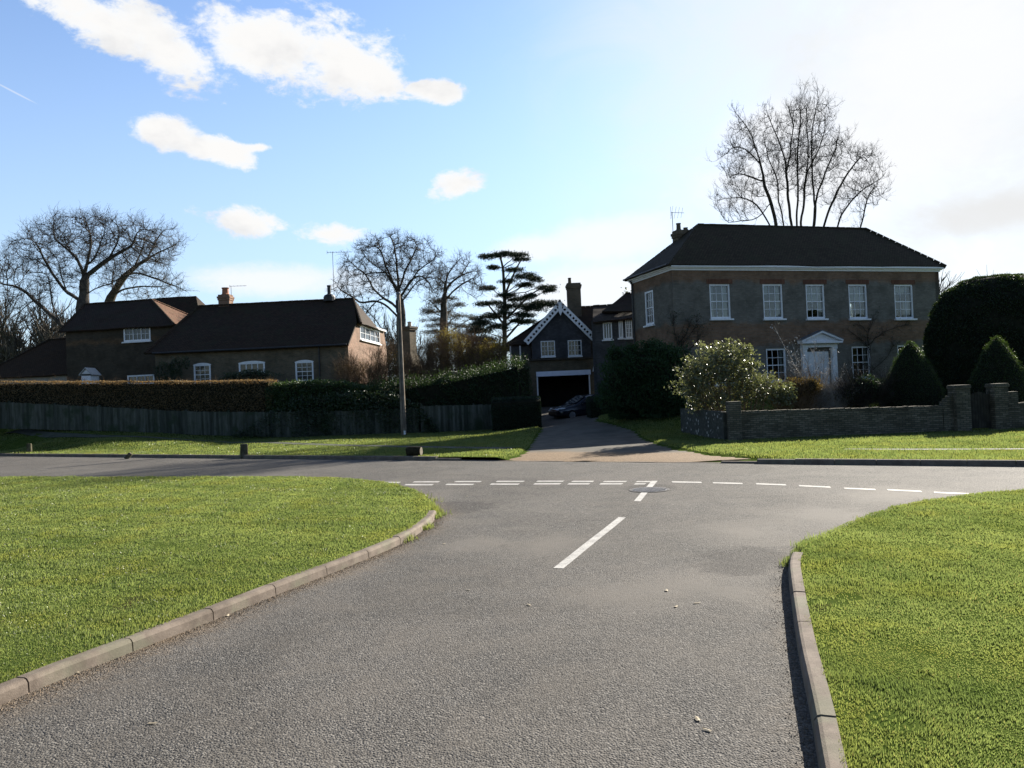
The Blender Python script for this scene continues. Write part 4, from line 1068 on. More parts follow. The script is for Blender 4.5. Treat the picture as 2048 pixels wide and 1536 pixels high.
for s_ in (0, Lg): wall_panel(mb, OW + eg*s_ + e2g*.29, e2g, eg*(1 if s_ else -1), 5.6, zg2 - .6, zjet)
wall_panel(mb, OW + e2g*5.9, eg, e2g, Lg, zg2 - .6, zjet)
mb.build('wall', BRICK_OLD, groot)
gw = []
for (x0, x1, y0, y1) in [(1081.5, 1110, 682, 713.5), (1135.5, 1163, 680.5, 712.5)]:
    u0, u1 = gpx(x0, (y0+y1)/2)[0], gpx(x1, (y0+y1)/2)[0]; xm = (x0+x1)/2; gw.append((u0, u1, gpx(xm, y1)[1], gpx(xm, y0)[1]))
uwL, uwR = gL + .35, gR - .25; OU = Og + eg*uwL + ng*.14
mb = MB(); slope = (za_ - zge) / ((gR - gL)/2); zsh = zge - .02
wall_panel(mb, OU, eg, ng, uwR - uwL, zjet, zsh + .1, [(o[0]-uwL, o[1]-uwL, o[2], o[3]) for o in gw])
ut = (uwL + uwR)/2
mb.slab([Og + eg*uwL + ng*.139 + UPZ*(zsh + .1), Og + eg*uwR + ng*.139 + UPZ*(zsh + .1), Og + eg*ut + ng*.139 + UPZ*(zsh + .1 + slope*(uwR - uwL)/2)], e2g*.26)
for s_ in (uwL, uwR - .2): mb.box(Og + eg*(s_ + .1) + e2g*2.9 + UPZ*(zjet + zsh)/2, e2g, eg, (2.9, .1, (zsh - zjet)/2))
wU = mb.build('gable', SLATEWALL, groot)
mb = MB(); mb.box(Og + eg*(uwL+uwR)/2 + ng*.10 + UPZ*(zjet - .04), eg, ng, ((uwR-uwL)/2 + .12, .12, .06)); mb.build('jetty_beam', BARK, groot)
for o in gw: window(groot, Og + ng*.14, eg, ng, o, 4, 3, inset=.02, fw=.06, lights=2, meet=False, sill_w=.03)
# gable roof slopes, then the hipped range behind it
ov = .32; ap = Og + eg*ut + UPZ*(za_ + .10); lo_l = Og + eg*(gL - .12) + UPZ*(zge - .05); lo_r = Og + eg*(gR + .12) + UPZ*(zge - .05)
f_ = ng*(.14 + ov); b_ = e2g*4.2
gp_ = [[lo_l + f_, ap + f_, ap + b_, lo_l + b_], [ap + f_, lo_r + f_, lo_r + b_, ap + b_]]
hl = P(1017, 690, YG + 1.2); zhe = float(hl[2]); hl[2] = 0
uh0 = hl[0] - Og[0]; HR0 = Og + eg*uh0 + e2g*1.0; Lr = gpx(1240, 650)[0] - uh0; zhr = za_ + .0
a, b, c, dd, r0, r1 = hip_frame(HR0, eg, e2g, Lr, 6.4, zhe, zhr + .12, .2, in0=3.9, in1=.4)
ro = roof_slabs(groot, gp_ + [[a, b, r1, r0], [c, dd, r0, r1], [dd, a, r0], [b, c, r1]], TILE_DK, .10)
ridge_tiles(groot, [(ap + f_, ap + b_)], TILE_DK, .09, ro); ridge_tiles(groot, [(r0, r1)], TILE_DK, .09, ro); ridge_tiles(groot, [(a, r0)], TILE_DK, .08, ro)
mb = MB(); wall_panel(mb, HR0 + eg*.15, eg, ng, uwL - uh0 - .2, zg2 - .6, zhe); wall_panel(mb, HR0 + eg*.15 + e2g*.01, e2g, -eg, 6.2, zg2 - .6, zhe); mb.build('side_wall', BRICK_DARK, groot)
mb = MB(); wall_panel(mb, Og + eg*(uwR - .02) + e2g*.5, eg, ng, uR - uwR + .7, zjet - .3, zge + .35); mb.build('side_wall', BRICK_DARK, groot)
mb = MB()                                            # pale posts seen left of the gable
for x, yb in ((1021, 719), (1040.5, 717)):
    q = P(x, 704, HR0[1] - .05); mb.box((q[0], q[1], (zhe + zjet)/2 - .05), eg, ng, (.05, .05, (zhe - zjet)/2 + .02))
mb.build('post', WHITE, groot)
# fretted bargeboards with holes, finial
def barge(sgn):
    lo = (lo_l if sgn < 0 else lo_r) + f_ + ng*.035; hi = ap + f_ + ng*.035; d = hi - lo; Lb = np.linalg.norm(d); d = d / Lb; w = np.cross(d, ng); w = w if w[2] < 0 else -w
    mb = MB(); W_ = .40; n = 13; ho = .075
    def p(s, t): return lo + d*s + w*t
    for t0, t1 in ((-.03, .12), (.12 + 2*ho*.98, W_)): mb.slab([p(-.1, t0), p(Lb + .02, t0), p(Lb + .02, t1), p(-.1, t1)], ng*.04)
    for i in range(n+1):
        s0 = Lb*i/n - .15 + .075; s1 = s0 + .155
        mb.slab([p(max(s0, -.1), .12), p(min(s1, Lb), .12), p(min(s1, Lb) - .05*(i % 2), .12 + 2*ho*.98), p(max(s0, -.1) + .05*(i % 2), .12 + 2*ho*.98)], ng*.04)
    return mb.build('bargeboard', WHITE, groot)
barge(-1); barge(1)
mb = MB(); q = ap + f_ + ng*.10
mb.slab([q + eg*-.11 - UPZ*.10, q + eg*.11 - UPZ*.10, q + eg*.12 - UPZ*.75, q - UPZ*1.02, q - eg*.12 - UPZ*.75], ng*.06); mb.build('finial', WHITE, groot)
# garage mouth
mb = MB(); zl = gpx(1127, 747)[1]
mb.box(Og + eg*(gpx(1126.5, 745)[0]) + ng*.16 + UPZ*(zl + .02), eg, ng, ((go[1]-go[0])/2 + .03, .05, .165)); mb.build('fascia', mat_plain('pale blue grey paint', (.74, .78, .90), (.68, .72, .84), 3, .5, .4), groot)
for u in (go[0] + .05, go[1] - .05):
    mb = MB(); mb.box(Og + eg*u + ng*.03 + UPZ*(zg2 + go[3])/2, eg, ng, (.045, .05, (go[3]-zg2)/2 - .16)); mb.build('post', WHITE, groot)
mb = MB(); q = gpx(1187, 742)[0]; mb.slab([Og + eg*(q - .09) + ng*.2 + UPZ*(zl + .05), Og + eg*(q + .03) + ng*.2 + UPZ*(zl + .05), Og + eg*(q + .12) + ng*.2 + UPZ*(zl + .75), Og + eg*(q + .06) + ng*.2 + UPZ*(zl + .75)], ng*.05); mb.build('bracket', WHITE, groot)
mb = MB(); mb.box(Og + eg*(go[0]+go[1])/2 + e2g*5.2 + UPZ*(zg2 + 1), eg, ng, (2.3, .05, 1.4)); mb.box(Og + eg*(go[0]+go[1])/2 + e2g*3 + UPZ*(zg2 - .02), eg, ng, (2.2, 2.9, .03)); mb.build('garage_interior', mat_plain('dark boards', (.03, .028, .025), (.05, .045, .04), 3), groot)
# big chimney
cq = P(1147.5, 590, YG + 3.6)
chimney(groot, cq, eg, ng, .98, .75, zge, float(P(1147, 569, YG + 3.6)[2]), [(-.26, .42)], BRICK_OLD, potmat=BRICK_OLD, pot_r=.13)

# linking wing between garage and house
YW = 47.5
Ow = P(1192, 700, YW); Ow[2] = 0; wang = math.radians(-9); ew = np.array((math.cos(wang), math.sin(wang), 0)); nw = np.array((ew[1], -ew[0], 0)); e2w = -nw
wroot = thing('house_wing', (Ow[0], Ow[1], 1.1), 'low dark wing with narrow white casements linking house and garage', 'house')
def wpx(x, y): return V(x, y, Ow, ew)
Lw = wpx(1272, 640)[0]; zwe0, zwe1 = wpx(1195, 648)[1], wpx(1262, 631)[1]; zwe = (zwe0 + zwe1)/2
wo = []
for (x0, x1, y0, y1) in [(1206, 1224, 645, 679.5), (1237.5, 1246, 641, 676.5), (1251, 1264.5, 638, 676.5)]:
    xm = (x0+x1)/2; wo.append((wpx(x0, 660)[0], wpx(x1, 660)[0], wpx(xm, y1)[1], wpx(xm, y0)[1]))
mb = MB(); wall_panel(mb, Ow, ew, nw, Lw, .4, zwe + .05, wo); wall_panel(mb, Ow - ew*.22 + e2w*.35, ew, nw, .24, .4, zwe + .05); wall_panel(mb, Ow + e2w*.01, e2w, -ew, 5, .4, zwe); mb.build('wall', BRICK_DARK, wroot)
for o, (c_, r_) in zip(wo, [(3, 1), (2, 1), (3, 4)]): window(wroot, Ow, ew, nw, o, c_, r_, fw=.07, inset=.05, meet=False, lights=c_)
rz1 = float(P(1185, 612.5, YW + 3)[2]); rz2 = float(P(1255, 588, YW + 3)[2]); um = wpx(1226, 620)[0]
def wp(u, v, z): return Ow + ew*u + e2w*v + UPZ*z
ro = roof_slabs(wroot, [[wp(-.12, -.3, zwe - .12), wp(Lw + .6, -.3, zwe + .05), wp(Lw + .6, 3, rz1), wp(-.2, 3, rz1)], [wp(-.2, 3, rz1), wp(Lw + .6, 3, rz1), wp(Lw + .6, 6.3, zwe), wp(-.2, 6.3, zwe)],
                  [wp(um - .7, 1.1, rz1 - .55), wp(Lw + .5, .3, zwe + .4), wp(Lw + .5, 3.1, rz2), wp(um + .75, 3.1, rz2)], [wp(um + .75, 3.12, rz2), wp(Lw + .5, 3.12, rz2), wp(Lw + .5, 6, zwe + .3), wp(um - .7, 6, zwe + .3)], [wp(um - .72, 1.1, rz1 - .56), wp(um + .75, 3.11, rz2), wp(um - .72, 6, zwe + .3)]], TILE_DK, .1)
ridge_tiles(wroot, [(wp(-.2, 3, rz1), wp(um, 3, rz1))], TILE_DK, .08, ro); ridge_tiles(wroot, [(wp(um + .75, 3.1, rz2), wp(Lw + .5, 3.1, rz2))], TILE_DK, .08, ro)

# ------------------------------------------------------------------ LONG COTTAGE (left, B)
YB = 50.0; bang = math.radians(-3.0)
eb = np.array((math.cos(bang), math.sin(bang), 0)); nb_ = np.array((eb[1], -eb[0], 0)); e2b = -nb_
Cb = P(696, 690, YB); Cb[2] = 0                       # near right corner
def bpx(x, y): return V(x, y, Cb, eb)
ub0 = bpx(310, 705)[0]; Ob = Cb + eb*ub0; Lb_ = -ub0; zb_e = (bpx(320, 702)[1] + bpx(690, 687.5)[1])/2; zbg = 1.9; Db = 9.5
broot = thing('cottage', (Ob[0] + Lb_/2, Ob[1], zbg), 'long low brick cottage with dark tiled roof and sunlit red right gable', 'house')
bo = []
for (x0, x1, y0, y1) in [(387.5, 421.5, 729, 771), (478, 530, 725, 748), (591, 627, 723, 764)]:
    xm = (x0+x1)/2; bo.append((bpx(x0, 740)[0] - ub0, bpx(x1, 740)[0] - ub0, bpx(xm, y1)[1], bpx(xm, y0)[1]))
mb = MB(); wall_panel(mb, Ob, eb, nb_, Lb_, zbg - .8, zb_e, bo); mb.build('wall', BRICK_OLD, broot)
window(broot, Ob, eb, nb_, bo[0], 3, 4, fw=.10, inset=.03); window(broot, Ob, eb, nb_, bo[1], 4, 1, fw=.10, inset=.03, meet=False, lights=4); window(broot, Ob, eb, nb_, bo[2], 3, 4, fw=.10, inset=.03, curtain=[(0, 1, .5, 1)])
for o in bo:                                          # shallow segmental heads
    mb = MB(); k = 9; uu = np.linspace(o[0] - .03, o[1] + .03, k); zz = o[3] + .11*(1 - ((uu - (o[0]+o[1])/2)/((o[1]-o[0])/2 + .03))**2)
    top = [Ob + eb*u + nb_*-.06 + UPZ*z for u, z in zip(uu, zz)]; mb.slab([Ob + eb*uu[0] + nb_*-.06 + UPZ*(o[3] - .05), Ob + eb*uu[-1] + nb_*-.06 + UPZ*(o[3] - .05)] + top[::-1], nb_*.068); mb.build('window_head', WHITE, broot)
mb = MB(); q = bpx(639, 720)[0]; mb.tube([Cb + eb*q + nb_*.07 + UPZ*(zb_e - .05), Cb + eb*q + nb_*.07 + UPZ*zbg], .05, 8)
mb.tube([Ob + nb_*.36 + UPZ*(zb_e - .12), Cb + nb_*.36 + UPZ*(zb_e - .12)], .06, 8); mb.build('drainpipe', BLACKM, broot)
# right gable end wall (turned a little towards the road so it shows), half hip above
gang = math.radians(86); eG = np.array((math.cos(gang), math.sin(gang), 0)); nG = np.array((eG[1], -eG[0], 0))
def Gpx(x, y): return V(x, y, Cb, eG)
uE = Gpx(773, 690)[0]; zh = Gpx(718, 646)[1]; zfar = Gpx(771, 690)[1]
gwo = (Gpx(720, 668)[0], Gpx(759, 668)[0], Gpx(740, 684)[1], Gpx(740, 656.5)[1])
mb = MB(); wall_panel(mb, Cb + eG*.0, eG, nG, uE, zbg - .8, zb_e + .1, [], .3)
u1_ = Gpx(716, 647)[0]; u2_ = Gpx(767, 652)[0]
# upper part of the gable with the window hole: strips
zt_ = zh
def gq(u, z): return Cb + eG*u + UPZ*z
def edge_z(u): return zb_e + .1 + (zt_ - zb_e - .1) * min(1, u/u1_, max(0, (uE - u))/max(.1, uE - u2_))
us = sorted({0, u1_, gwo[0], gwo[1], u2_, uE})
for ua, ub in zip(us[:-1], us[1:]):
    for (lo_, hiA, hiB) in ([(zb_e + .1, edge_z(ua), edge_z(ub))] if not (gwo[0] <= (ua+ub)/2 <= gwo[1]) else [(zb_e + .1, max(gwo[2], zb_e + .101), max(gwo[2], zb_e + .101)), (gwo[3], edge_z(ua), edge_z(ub))]):
        mb.add([gq(ua, lo_), gq(ub, lo_), gq(ub, max(hiB, lo_)), gq(ua, max(hiA, lo_))], [(0, 1, 2, 3)])
for (ua, za2), (ub, zb3) in zip([(gwo[0], gwo[2]), (gwo[1], gwo[2]), (gwo[1], gwo[3]), (gwo[0], gwo[3])], [(gwo[1], gwo[2]), (gwo[1], gwo[3]), (gwo[0], gwo[3]), (gwo[0], gwo[2])]):
    mb.add([gq(ua, za2), gq(ub, zb3), gq(ub, zb3) - nG*.2, gq(ua, za2) - nG*.2], [(0, 1, 2, 3)])
mb.build('gable', BRICK_RED, broot)
window(broot, Cb, eG, nG, gwo, 4, 2, fw=.08, inset=.03, meet=False, lights=4)
mb = MB(); mb.box(gq((u1_+u2_)/2 + .1, zh + .0) + nG*.12, eG, nG, ((u2_-u1_)/2 - .1, .08, .06)); mb.build('fascia', WHITE, broot)
zrb = float(P(540, 604.5, YB + Db/2)[2]); R1 = P(676, 601.5, YB + Db/2); R1 = Cb + eb*(-.75) + e2b*Db/2; R1[2] = zrb
R0 = Ob + eb*max(.4, V(398, 611, Ob + e2b*Db/2, eb)[0]) + e2b*Db/2; R0[2] = zrb
ovr = .34
Fl = Ob - eb*.5 - e2b*ovr + UPZ*(zb_e - .10); Fr = Cb + eb*.12 - e2b*ovr + UPZ*(zb_e - .10)
Bl = Ob - eb*.5 + e2b*(Db + ovr) + UPZ*(zb_e - .1); Br = Cb + eG*(uE + .2) + eb*.12 + UPZ*(zb_e - .05); Br = Cb + eb*.12 + e2b*(Db + ovr) + UPZ*(zb_e - .1)
k_ = (zh - (zb_e - .10)) / (zrb - (zb_e - .10))
Hf = Fr*(1-k_) + (Cb + eb*.12 + e2b*Db/2 + UPZ*zrb)*k_; Hb = Br*(1-k_) + (Cb + eb*.12 + e2b*Db/2 + UPZ*zrb)*k_
Hf[2] = Hb[2] = zh + .05
ho_ = eb*.28 - UPZ*.14
ro = roof_slabs(broot, [[Fl, Fr, Hf, R1, R0], [Br, Bl, R0, R1, Hb], [Hf + ho_, Hb + ho_, R1], [Bl, Fl, R0]], TILE_DK, .12)
ridge_tiles(broot, [(R0, R1), (Hf + ho_, R1), (Fl, R0)], TILE_DK, .10, ro)
cq = P(451.5, 600, YB + Db/2 + .8); chimney(broot, cq, eb, nb_, .80, .7, zrb - 1.0, float(P(451.5, 592, cq[1])[2]), [(0, .52)], BRICK_RED, pot_r=.26)
cq2 = P(659, 600, YB + Db/2)                          # black cowl on the ridge end
mb = MB(); mb.lathe((cq2[0], cq2[1], zrb - .1), [(.42, 0), (.42, .28), (.34, .42), (.16, .50), (.13, .55), (.13, 1.02), (.15, 1.04), (.15, 1.12), (.09, 1.12), (.09, .9)], 14); mb.build('flue', BLACKM, broot)
ab = P(669, 606, YB + Db/2 + .4); yagi('tv_aerial', 'tall television aerial with long thin boom on right end of cottage ridge', ab, float(P(668, 503, ab[1])[2] - ab[2]), 1.75, 9, eb + e2b*.15, None, .22, .30, .25, .02)
ab = P(463, 600, cq[1]); yagi('tv_aerial', 'small television aerial beside red brick chimney with clay pot', ab, float(P(463, 572, ab[1])[2] - ab[2]), 1.2, 5, eb + e2b*.1, None, .08, .22, .3, .018)

# ------------------------------------------------------------------ TWO STOREY COTTAGE (far left, A)
YA2 = 54.5; aang = math.radians(-9.5)
ea = np.array((math.cos(aang), math.sin(aang), 0)); ea[1] = -abs(ea[1]); na = np.array((ea[1], -ea[0], 0)); e2a = -na
Ca = P(346, 650, YA2); Ca[2] = 0
def apx(x, y): return V(x, y, Ca, ea)
ua0 = apx(131, 660)[0]; Oa = Ca + ea*ua0; La = -ua0; za_e = (apx(135, 661)[1] + apx(340, 649)[1])/2; zag = 2.2; Da = 6.5
aroot = thing('cottage', (Oa[0] + La/2, Oa[1], zag), 'taller two storey brick cottage beside big bare oak with sunlit hip', 'house')
ao = []
for (x0, x1, y0, y1) in [(247.5, 301, 654, 683), (252, 306, 750, 770)]:
    xm = (x0+x1)/2; ao.append((apx(x0, 668)[0] - ua0, apx(x1, 668)[0] - ua0, apx(xm, y1)[1], apx(xm, y0)[1]))
BRICK_A = mat_brick('cottage brick with band', (.050, .040, .026), (.075, .056, .036), (.06, .055, .045), ((.13, .075, .036), [(apx(190, 689)[1], apx(190, 680)[1])]))
mb = MB(); wall_panel(mb, Oa, ea, na, La, zag - .8, za_e, ao); wall_panel(mb, Ca + e2a*.01, e2a, ea, Da, zag - .8, za_e); wall_panel(mb, Oa + e2a*.01, e2a, -ea, Da, zag - .8, za_e); mb.build('wall', BRICK_A, aroot)
window(aroot, Oa, ea, na, ao[0], 6, 2, fw=.10, inset=.03, meet=False, lights=3); window(aroot, Oa, ea, na, ao[1], 6, 1, fw=.10, inset=.03, meet=False, lights=3)
zra = float(P(240, 600, YA2 + Da/2)[2])
uR_ = V(303, 596, Ca + e2a*Da/2, ea)[0] - ua0; uL_ = V(170, 605, Ca + e2a*Da/2, ea)[0] - ua0
a, b, c, dd, r0, r1 = hip_frame(Oa, ea, e2a, La, Da, za_e - .08, zra, .3, in0=uL_, in1=La - uR_)
ro = roof_slabs(aroot, [[a, b, r1, r0], [c, dd, r0, r1], [dd, a, r0], [b, c, r1]], TILE_DK, .1)
hipm = roof_slabs(aroot, [[b + ea*.012 + UPZ*.012, c + ea*.012 + UPZ*.012, r1 + UPZ*.014]], TILE_SUNLIT, .02, 'hip', .17)  # thin brighter tile sheet paints the sun on this hip
ridge_tiles(aroot, [(r0, r1), (a, r0), (b, r1)], TILE_DK, .09, ro); ridge_tiles(aroot, [(c + UPZ*.03, r1 + UPZ*.03)], TILE_SUNLIT, .09, hipm)
# rear range roof showing above
O3 = Ca + e2a*(Da + 1.2) + ea*(-2.6); z3 = float(P(392, 588, YA2 + Da + 3.5)[2]); u30 = V(285, 600, O3 + e2a*2.5, ea)[0]; u31 = V(392, 589, O3 + e2a*2.5, ea)[0]; u32 = V(440, 612, O3 + e2a*2.5, ea)[0]
def q3(u, v, z): return O3 + ea*u + e2a*v + UPZ*z
roof_slabs(aroot, [[q3(u30 - .5, -.2, za_e), q3(u32, -.2, za_e), q3(u31, 2.5, z3), q3(u30 + .4, 2.5, z3)], [q3(u32, 5.4, za_e), q3(u30 - .5, 5.4, za_e), q3(u30 + .4, 2.5, z3), q3(u31, 2.5, z3)], [q3(u32, -.2, za_e), q3(u32, 5.4, za_e), q3(u31, 2.5, z3)]], TILE_DK, .1)
mb = MB(); wall_panel(mb, q3(u30 - .3, 0, 0), ea, na, u32 - u30 + .1, zag - .8, za_e); wall_panel(mb, q3(u32 - .2, .02, 0), e2a, ea, 5.2, zag - .8, za_e); mb.build('rear_wall', BRICK_A, aroot)
# low catslide barn wing to the left
Cc = Oa - ea*.02 + e2a*.3; uc0 = V(-40, 760, Cc, ea)[0]; Oc = Cc + ea*uc0; zc_e = V(60, 753, Cc, ea)[1]; Dc = 6.0; zc_r = float(P(112, 677, Cc[1] + Dc/2)[2]); Lc = -uc0
croot = thing('barn', (Oc[0] + Lc/2, Oc[1], 2.0), 'low barn wing with big brown hipped roof at left end of cottages', 'barn')
mb = MB(); wall_panel(mb, Oc + ea*.2, ea, na, Lc - .25, 1.2, zc_e); wall_panel(mb, Oc + ea*.2 + e2a*.01, e2a, -ea, Dc, 1.2, zc_e); mb.build('wall', mat_plain('pale render', (.30, .29, .25), (.24, .23, .2), 2, .9, .1), croot)
ur = V(100, 678, Cc + e2a*Dc/2, ea)[0] - uc0
a, b, c, dd, r0, r1 = hip_frame(Oc, ea, e2a, Lc, Dc, zc_e, zc_r, .3, in0=ur, in1=.25)
b = Cc + ea*.0 - e2a*.3 + UPZ*zc_e; c = Cc + e2a*(Dc + .3) + UPZ*zc_e; r1 = Cc + e2a*Dc/2 + UPZ*zc_r
ro = roof_slabs(croot, [[a, b, r1, r0], [c, dd, r0, r1], [dd, a, r0]], mat_tiles('warm brown tiles', (.040, .024, .014), (.06, .036, .02), (.03, .026, .016), .3), .1)
ridge_tiles(croot, [(r0, r1), (a, r0)], TILE_DK, .09, ro)
# white boarded porch with a little gabled roof
Yp = 51.0; pq = P(181, 764, Yp); proot = thing('porch', (pq[0], pq[1], 2.2), 'small white boarded porch with pitched roof rising behind the beech hedge', 'porch')
mb = MB(); hw_ = .30; zt2 = float(P(181, 748, Yp)[2]); zp2 = float(P(180, 737, Yp)[2])
for k in range(int((zt2 - 2.0)/.14)): mb.box((pq[0], pq[1], 2.0 + .14*k + .07), (1, 0, 0), (0, 1, 0), (hw_ + (.008 if k % 2 else 0), .5 + (.008 if k % 2 else 0), .068))
mb.slab([(pq[0] - hw_, pq[1] - .5, zt2), (pq[0] + hw_, pq[1] - .5, zt2), (pq[0], pq[1] - .5, zp2 - .05)], (0, 1.0, 0)); mb.build('wall', WHITE, proot)
mb = MB()
for sg in (-1, 1): mb.slab([(pq[0] + sg*(hw_ + .12), pq[1] - .62, zt2 - .1), (pq[0], pq[1] - .62, zp2), (pq[0], pq[1] + .6, zp2), (pq[0] + sg*(hw_ + .12), pq[1] + .6, zt2 - .1)], (0, 0, .05))
mb.build('roof', mat_plain('grey weathered boards', (.35, .35, .34), (.45, .45, .43), 6), proot)

# ------------------------------------------------------------------ lone chimney stack of a hidden outhouse
Ys = 52.0; sq = P(819, 700, Ys); sroot = thing('chimney_stack', (sq[0], sq[1], 1.2), 'tall brick chimney stack with stepped shoulder standing among bare shrubs', 'chimney')
def sx(x): return P(x, 700, Ys)[0]
def szz(y): return float(P(819, y, Ys)[2])
es = np.array((math.cos(-.5), math.sin(-.5), 0)); ns = np.array((es[1], -es[0], 0))
mb = MB()
for (x0, x1, y0, y1) in [(803, 832, 655, 706)]:
    mb.box(((sx(x0)+sx(x1))/2, Ys, (szz(y0)+szz(y1))/2), es, ns, ((sx(x1)-sx(x0))/2*.8, .36, (szz(y0)-szz(y1))/2))
cx_ = (sx(803)+sx(832))/2; hw2 = (sx(832)-sx(803))/2*.8
for (dz, ex) in ((szz(659), .07), (szz(655.5), .11)): mb.box((cx_, Ys, dz), es, ns, (hw2 + ex, .36 + ex, .065))
b0 = [np.array((cx_, Ys, szz(706))) + es*i*hw2 + ns*j*.36 for i, j in ((-1, -1), (1, -1), (1, 1), (-1, 1))]; b1 = [np.array((cx_, Ys, szz(735))) + es*i*(hw2 + .25) + ns*j*.6 for i, j in ((-1, -1), (1, -1), (1, 1), (-1, 1))]; b2 = [np.array((q[0], q[1], 1.0)) for q in b1]
mb.add(b0 + b1 + b2, [(i, (i+1) % 4, 4+(i+1) % 4, 4+i) for i in range(4)] + [(4+i, 4+(i+1) % 4, 8+(i+1) % 4, 8+i) for i in range(4)])
mb.build('stack', BRICK_OLD, sroot)
mb = MB(); mb.lathe((cx_ + .12, Ys, szz(655)), [(.13, 0), (.12, .3), (.14, .32), (.14, .38), (.09, .38)], 12); mb.build('chimney_pot', mat_plain('buff pot', (.42, .33, .22), (.5, .4, .28), 9), sroot)
# ================================================================== PLANTS, FENCES, WALLS, STREET THINGS
LEAF_YEW = mat_leaf('yew needles', (.012, .024, .012), (.030, .050, .018), .5, .35, .35)
LEAF_CONE = mat_leaf('clipped yew leaves', (.018, .036, .014), (.045, .075, .026), .45, .4, .4)
LEAF_BOX = mat_leaf('box leaves', (.010, .022, .012), (.022, .042, .018), .55, .3, .15)
LEAF_PRIVET = mat_leaf('privet leaves', (.016, .034, .014), (.034, .062, .022), .5, .35, .3)
LEAF_LAUREL = mat_leaf('laurel leaves', (.022, .048, .016), (.045, .08, .024), .38, .45, .3)
LEAF_BEECH = mat_leaf('dry beech leaves', (.11, .082, .044), (.25, .195, .11), .7, .2, .4, (1.5, 1.2, .8))
LEAF_GLOSS = mat_leaf('glossy shrub leaves', (.070, .088, .042), (.155, .175, .10), .36, .8, .4, (1.4, 1.3, .8))
LEAF_BROWN = mat_leaf('brown winter leaves', (.07, .052, .028), (.14, .105, .05), .7, .2, .4)
LEAF_YELLOW = mat_leaf('yellow green leaves', (.15, .13, .04), (.27, .22, .07), .5, .3, .45)
LEAF_CEDAR = mat_leaf('cedar needles', (.010, .019, .014), (.024, .036, .022), .65, .2, .1)
LEAF_THUJA = mat_leaf('soft conifer sprays', (.014, .036, .014), (.03, .066, .022), .6, .25, .2)
LEAF_IVY = mat_leaf('ivy leaves', (.016, .032, .016), (.04, .062, .028), .35, .4, .2)
TWIG_BROWN = mat_plain('brown twigs', (.11, .075, .045), (.19, .13, .08), 3, .85, .1)
TWIG_GREY = mat_plain('grey twigs', (.20, .185, .16), (.32, .30, .27), 3, .8, .2)
TWIG_MID = mat_plain('far twigs', (.075, .066, .055), (.13, .115, .095), 3, .9, .1)
TWIG_DARK = mat_plain('dark twigs', (.032, .027, .022), (.055, .047, .038), 3, .9, .1)
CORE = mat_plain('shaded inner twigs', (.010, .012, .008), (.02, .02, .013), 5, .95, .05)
OAKBARK = mat_plain('oak bark', (.045, .04, .036), (.085, .075, .065), 4, .9, .1, .5, 12, .03)

def blob_points(n, c, r, rng, shell=.55, nz=.22, bottom=None, sq=2.0):
    """points through the outer part of a lumpy (super)ellipsoid + outward directions"""
    d = rng.normal(size=(n, 3)); d /= np.linalg.norm(d, axis=1)[:, None]
    if sq != 2.0: d = d / ((np.abs(d)**sq).sum(1)**(1/sq))[:, None]
    lump = 1 + nz * (np.sin(d[:, 0]*5.1 + c[0]) * np.sin(d[:, 1]*4.3 + c[1]*1.7) + .6*np.sin(d[:, 2]*7.3 + d[:, 0]*6.1 + c[0]*3))
    rad = (shell + (1 - shell) * rng.random(n)**.5) * lump
    p = np.asarray(c) + d * rad[:, None] * np.asarray(r)
    if bottom is not None: p[:, 2] = np.maximum(p[:, 2], bottom + rng.random(n)*.2)
    return p, d

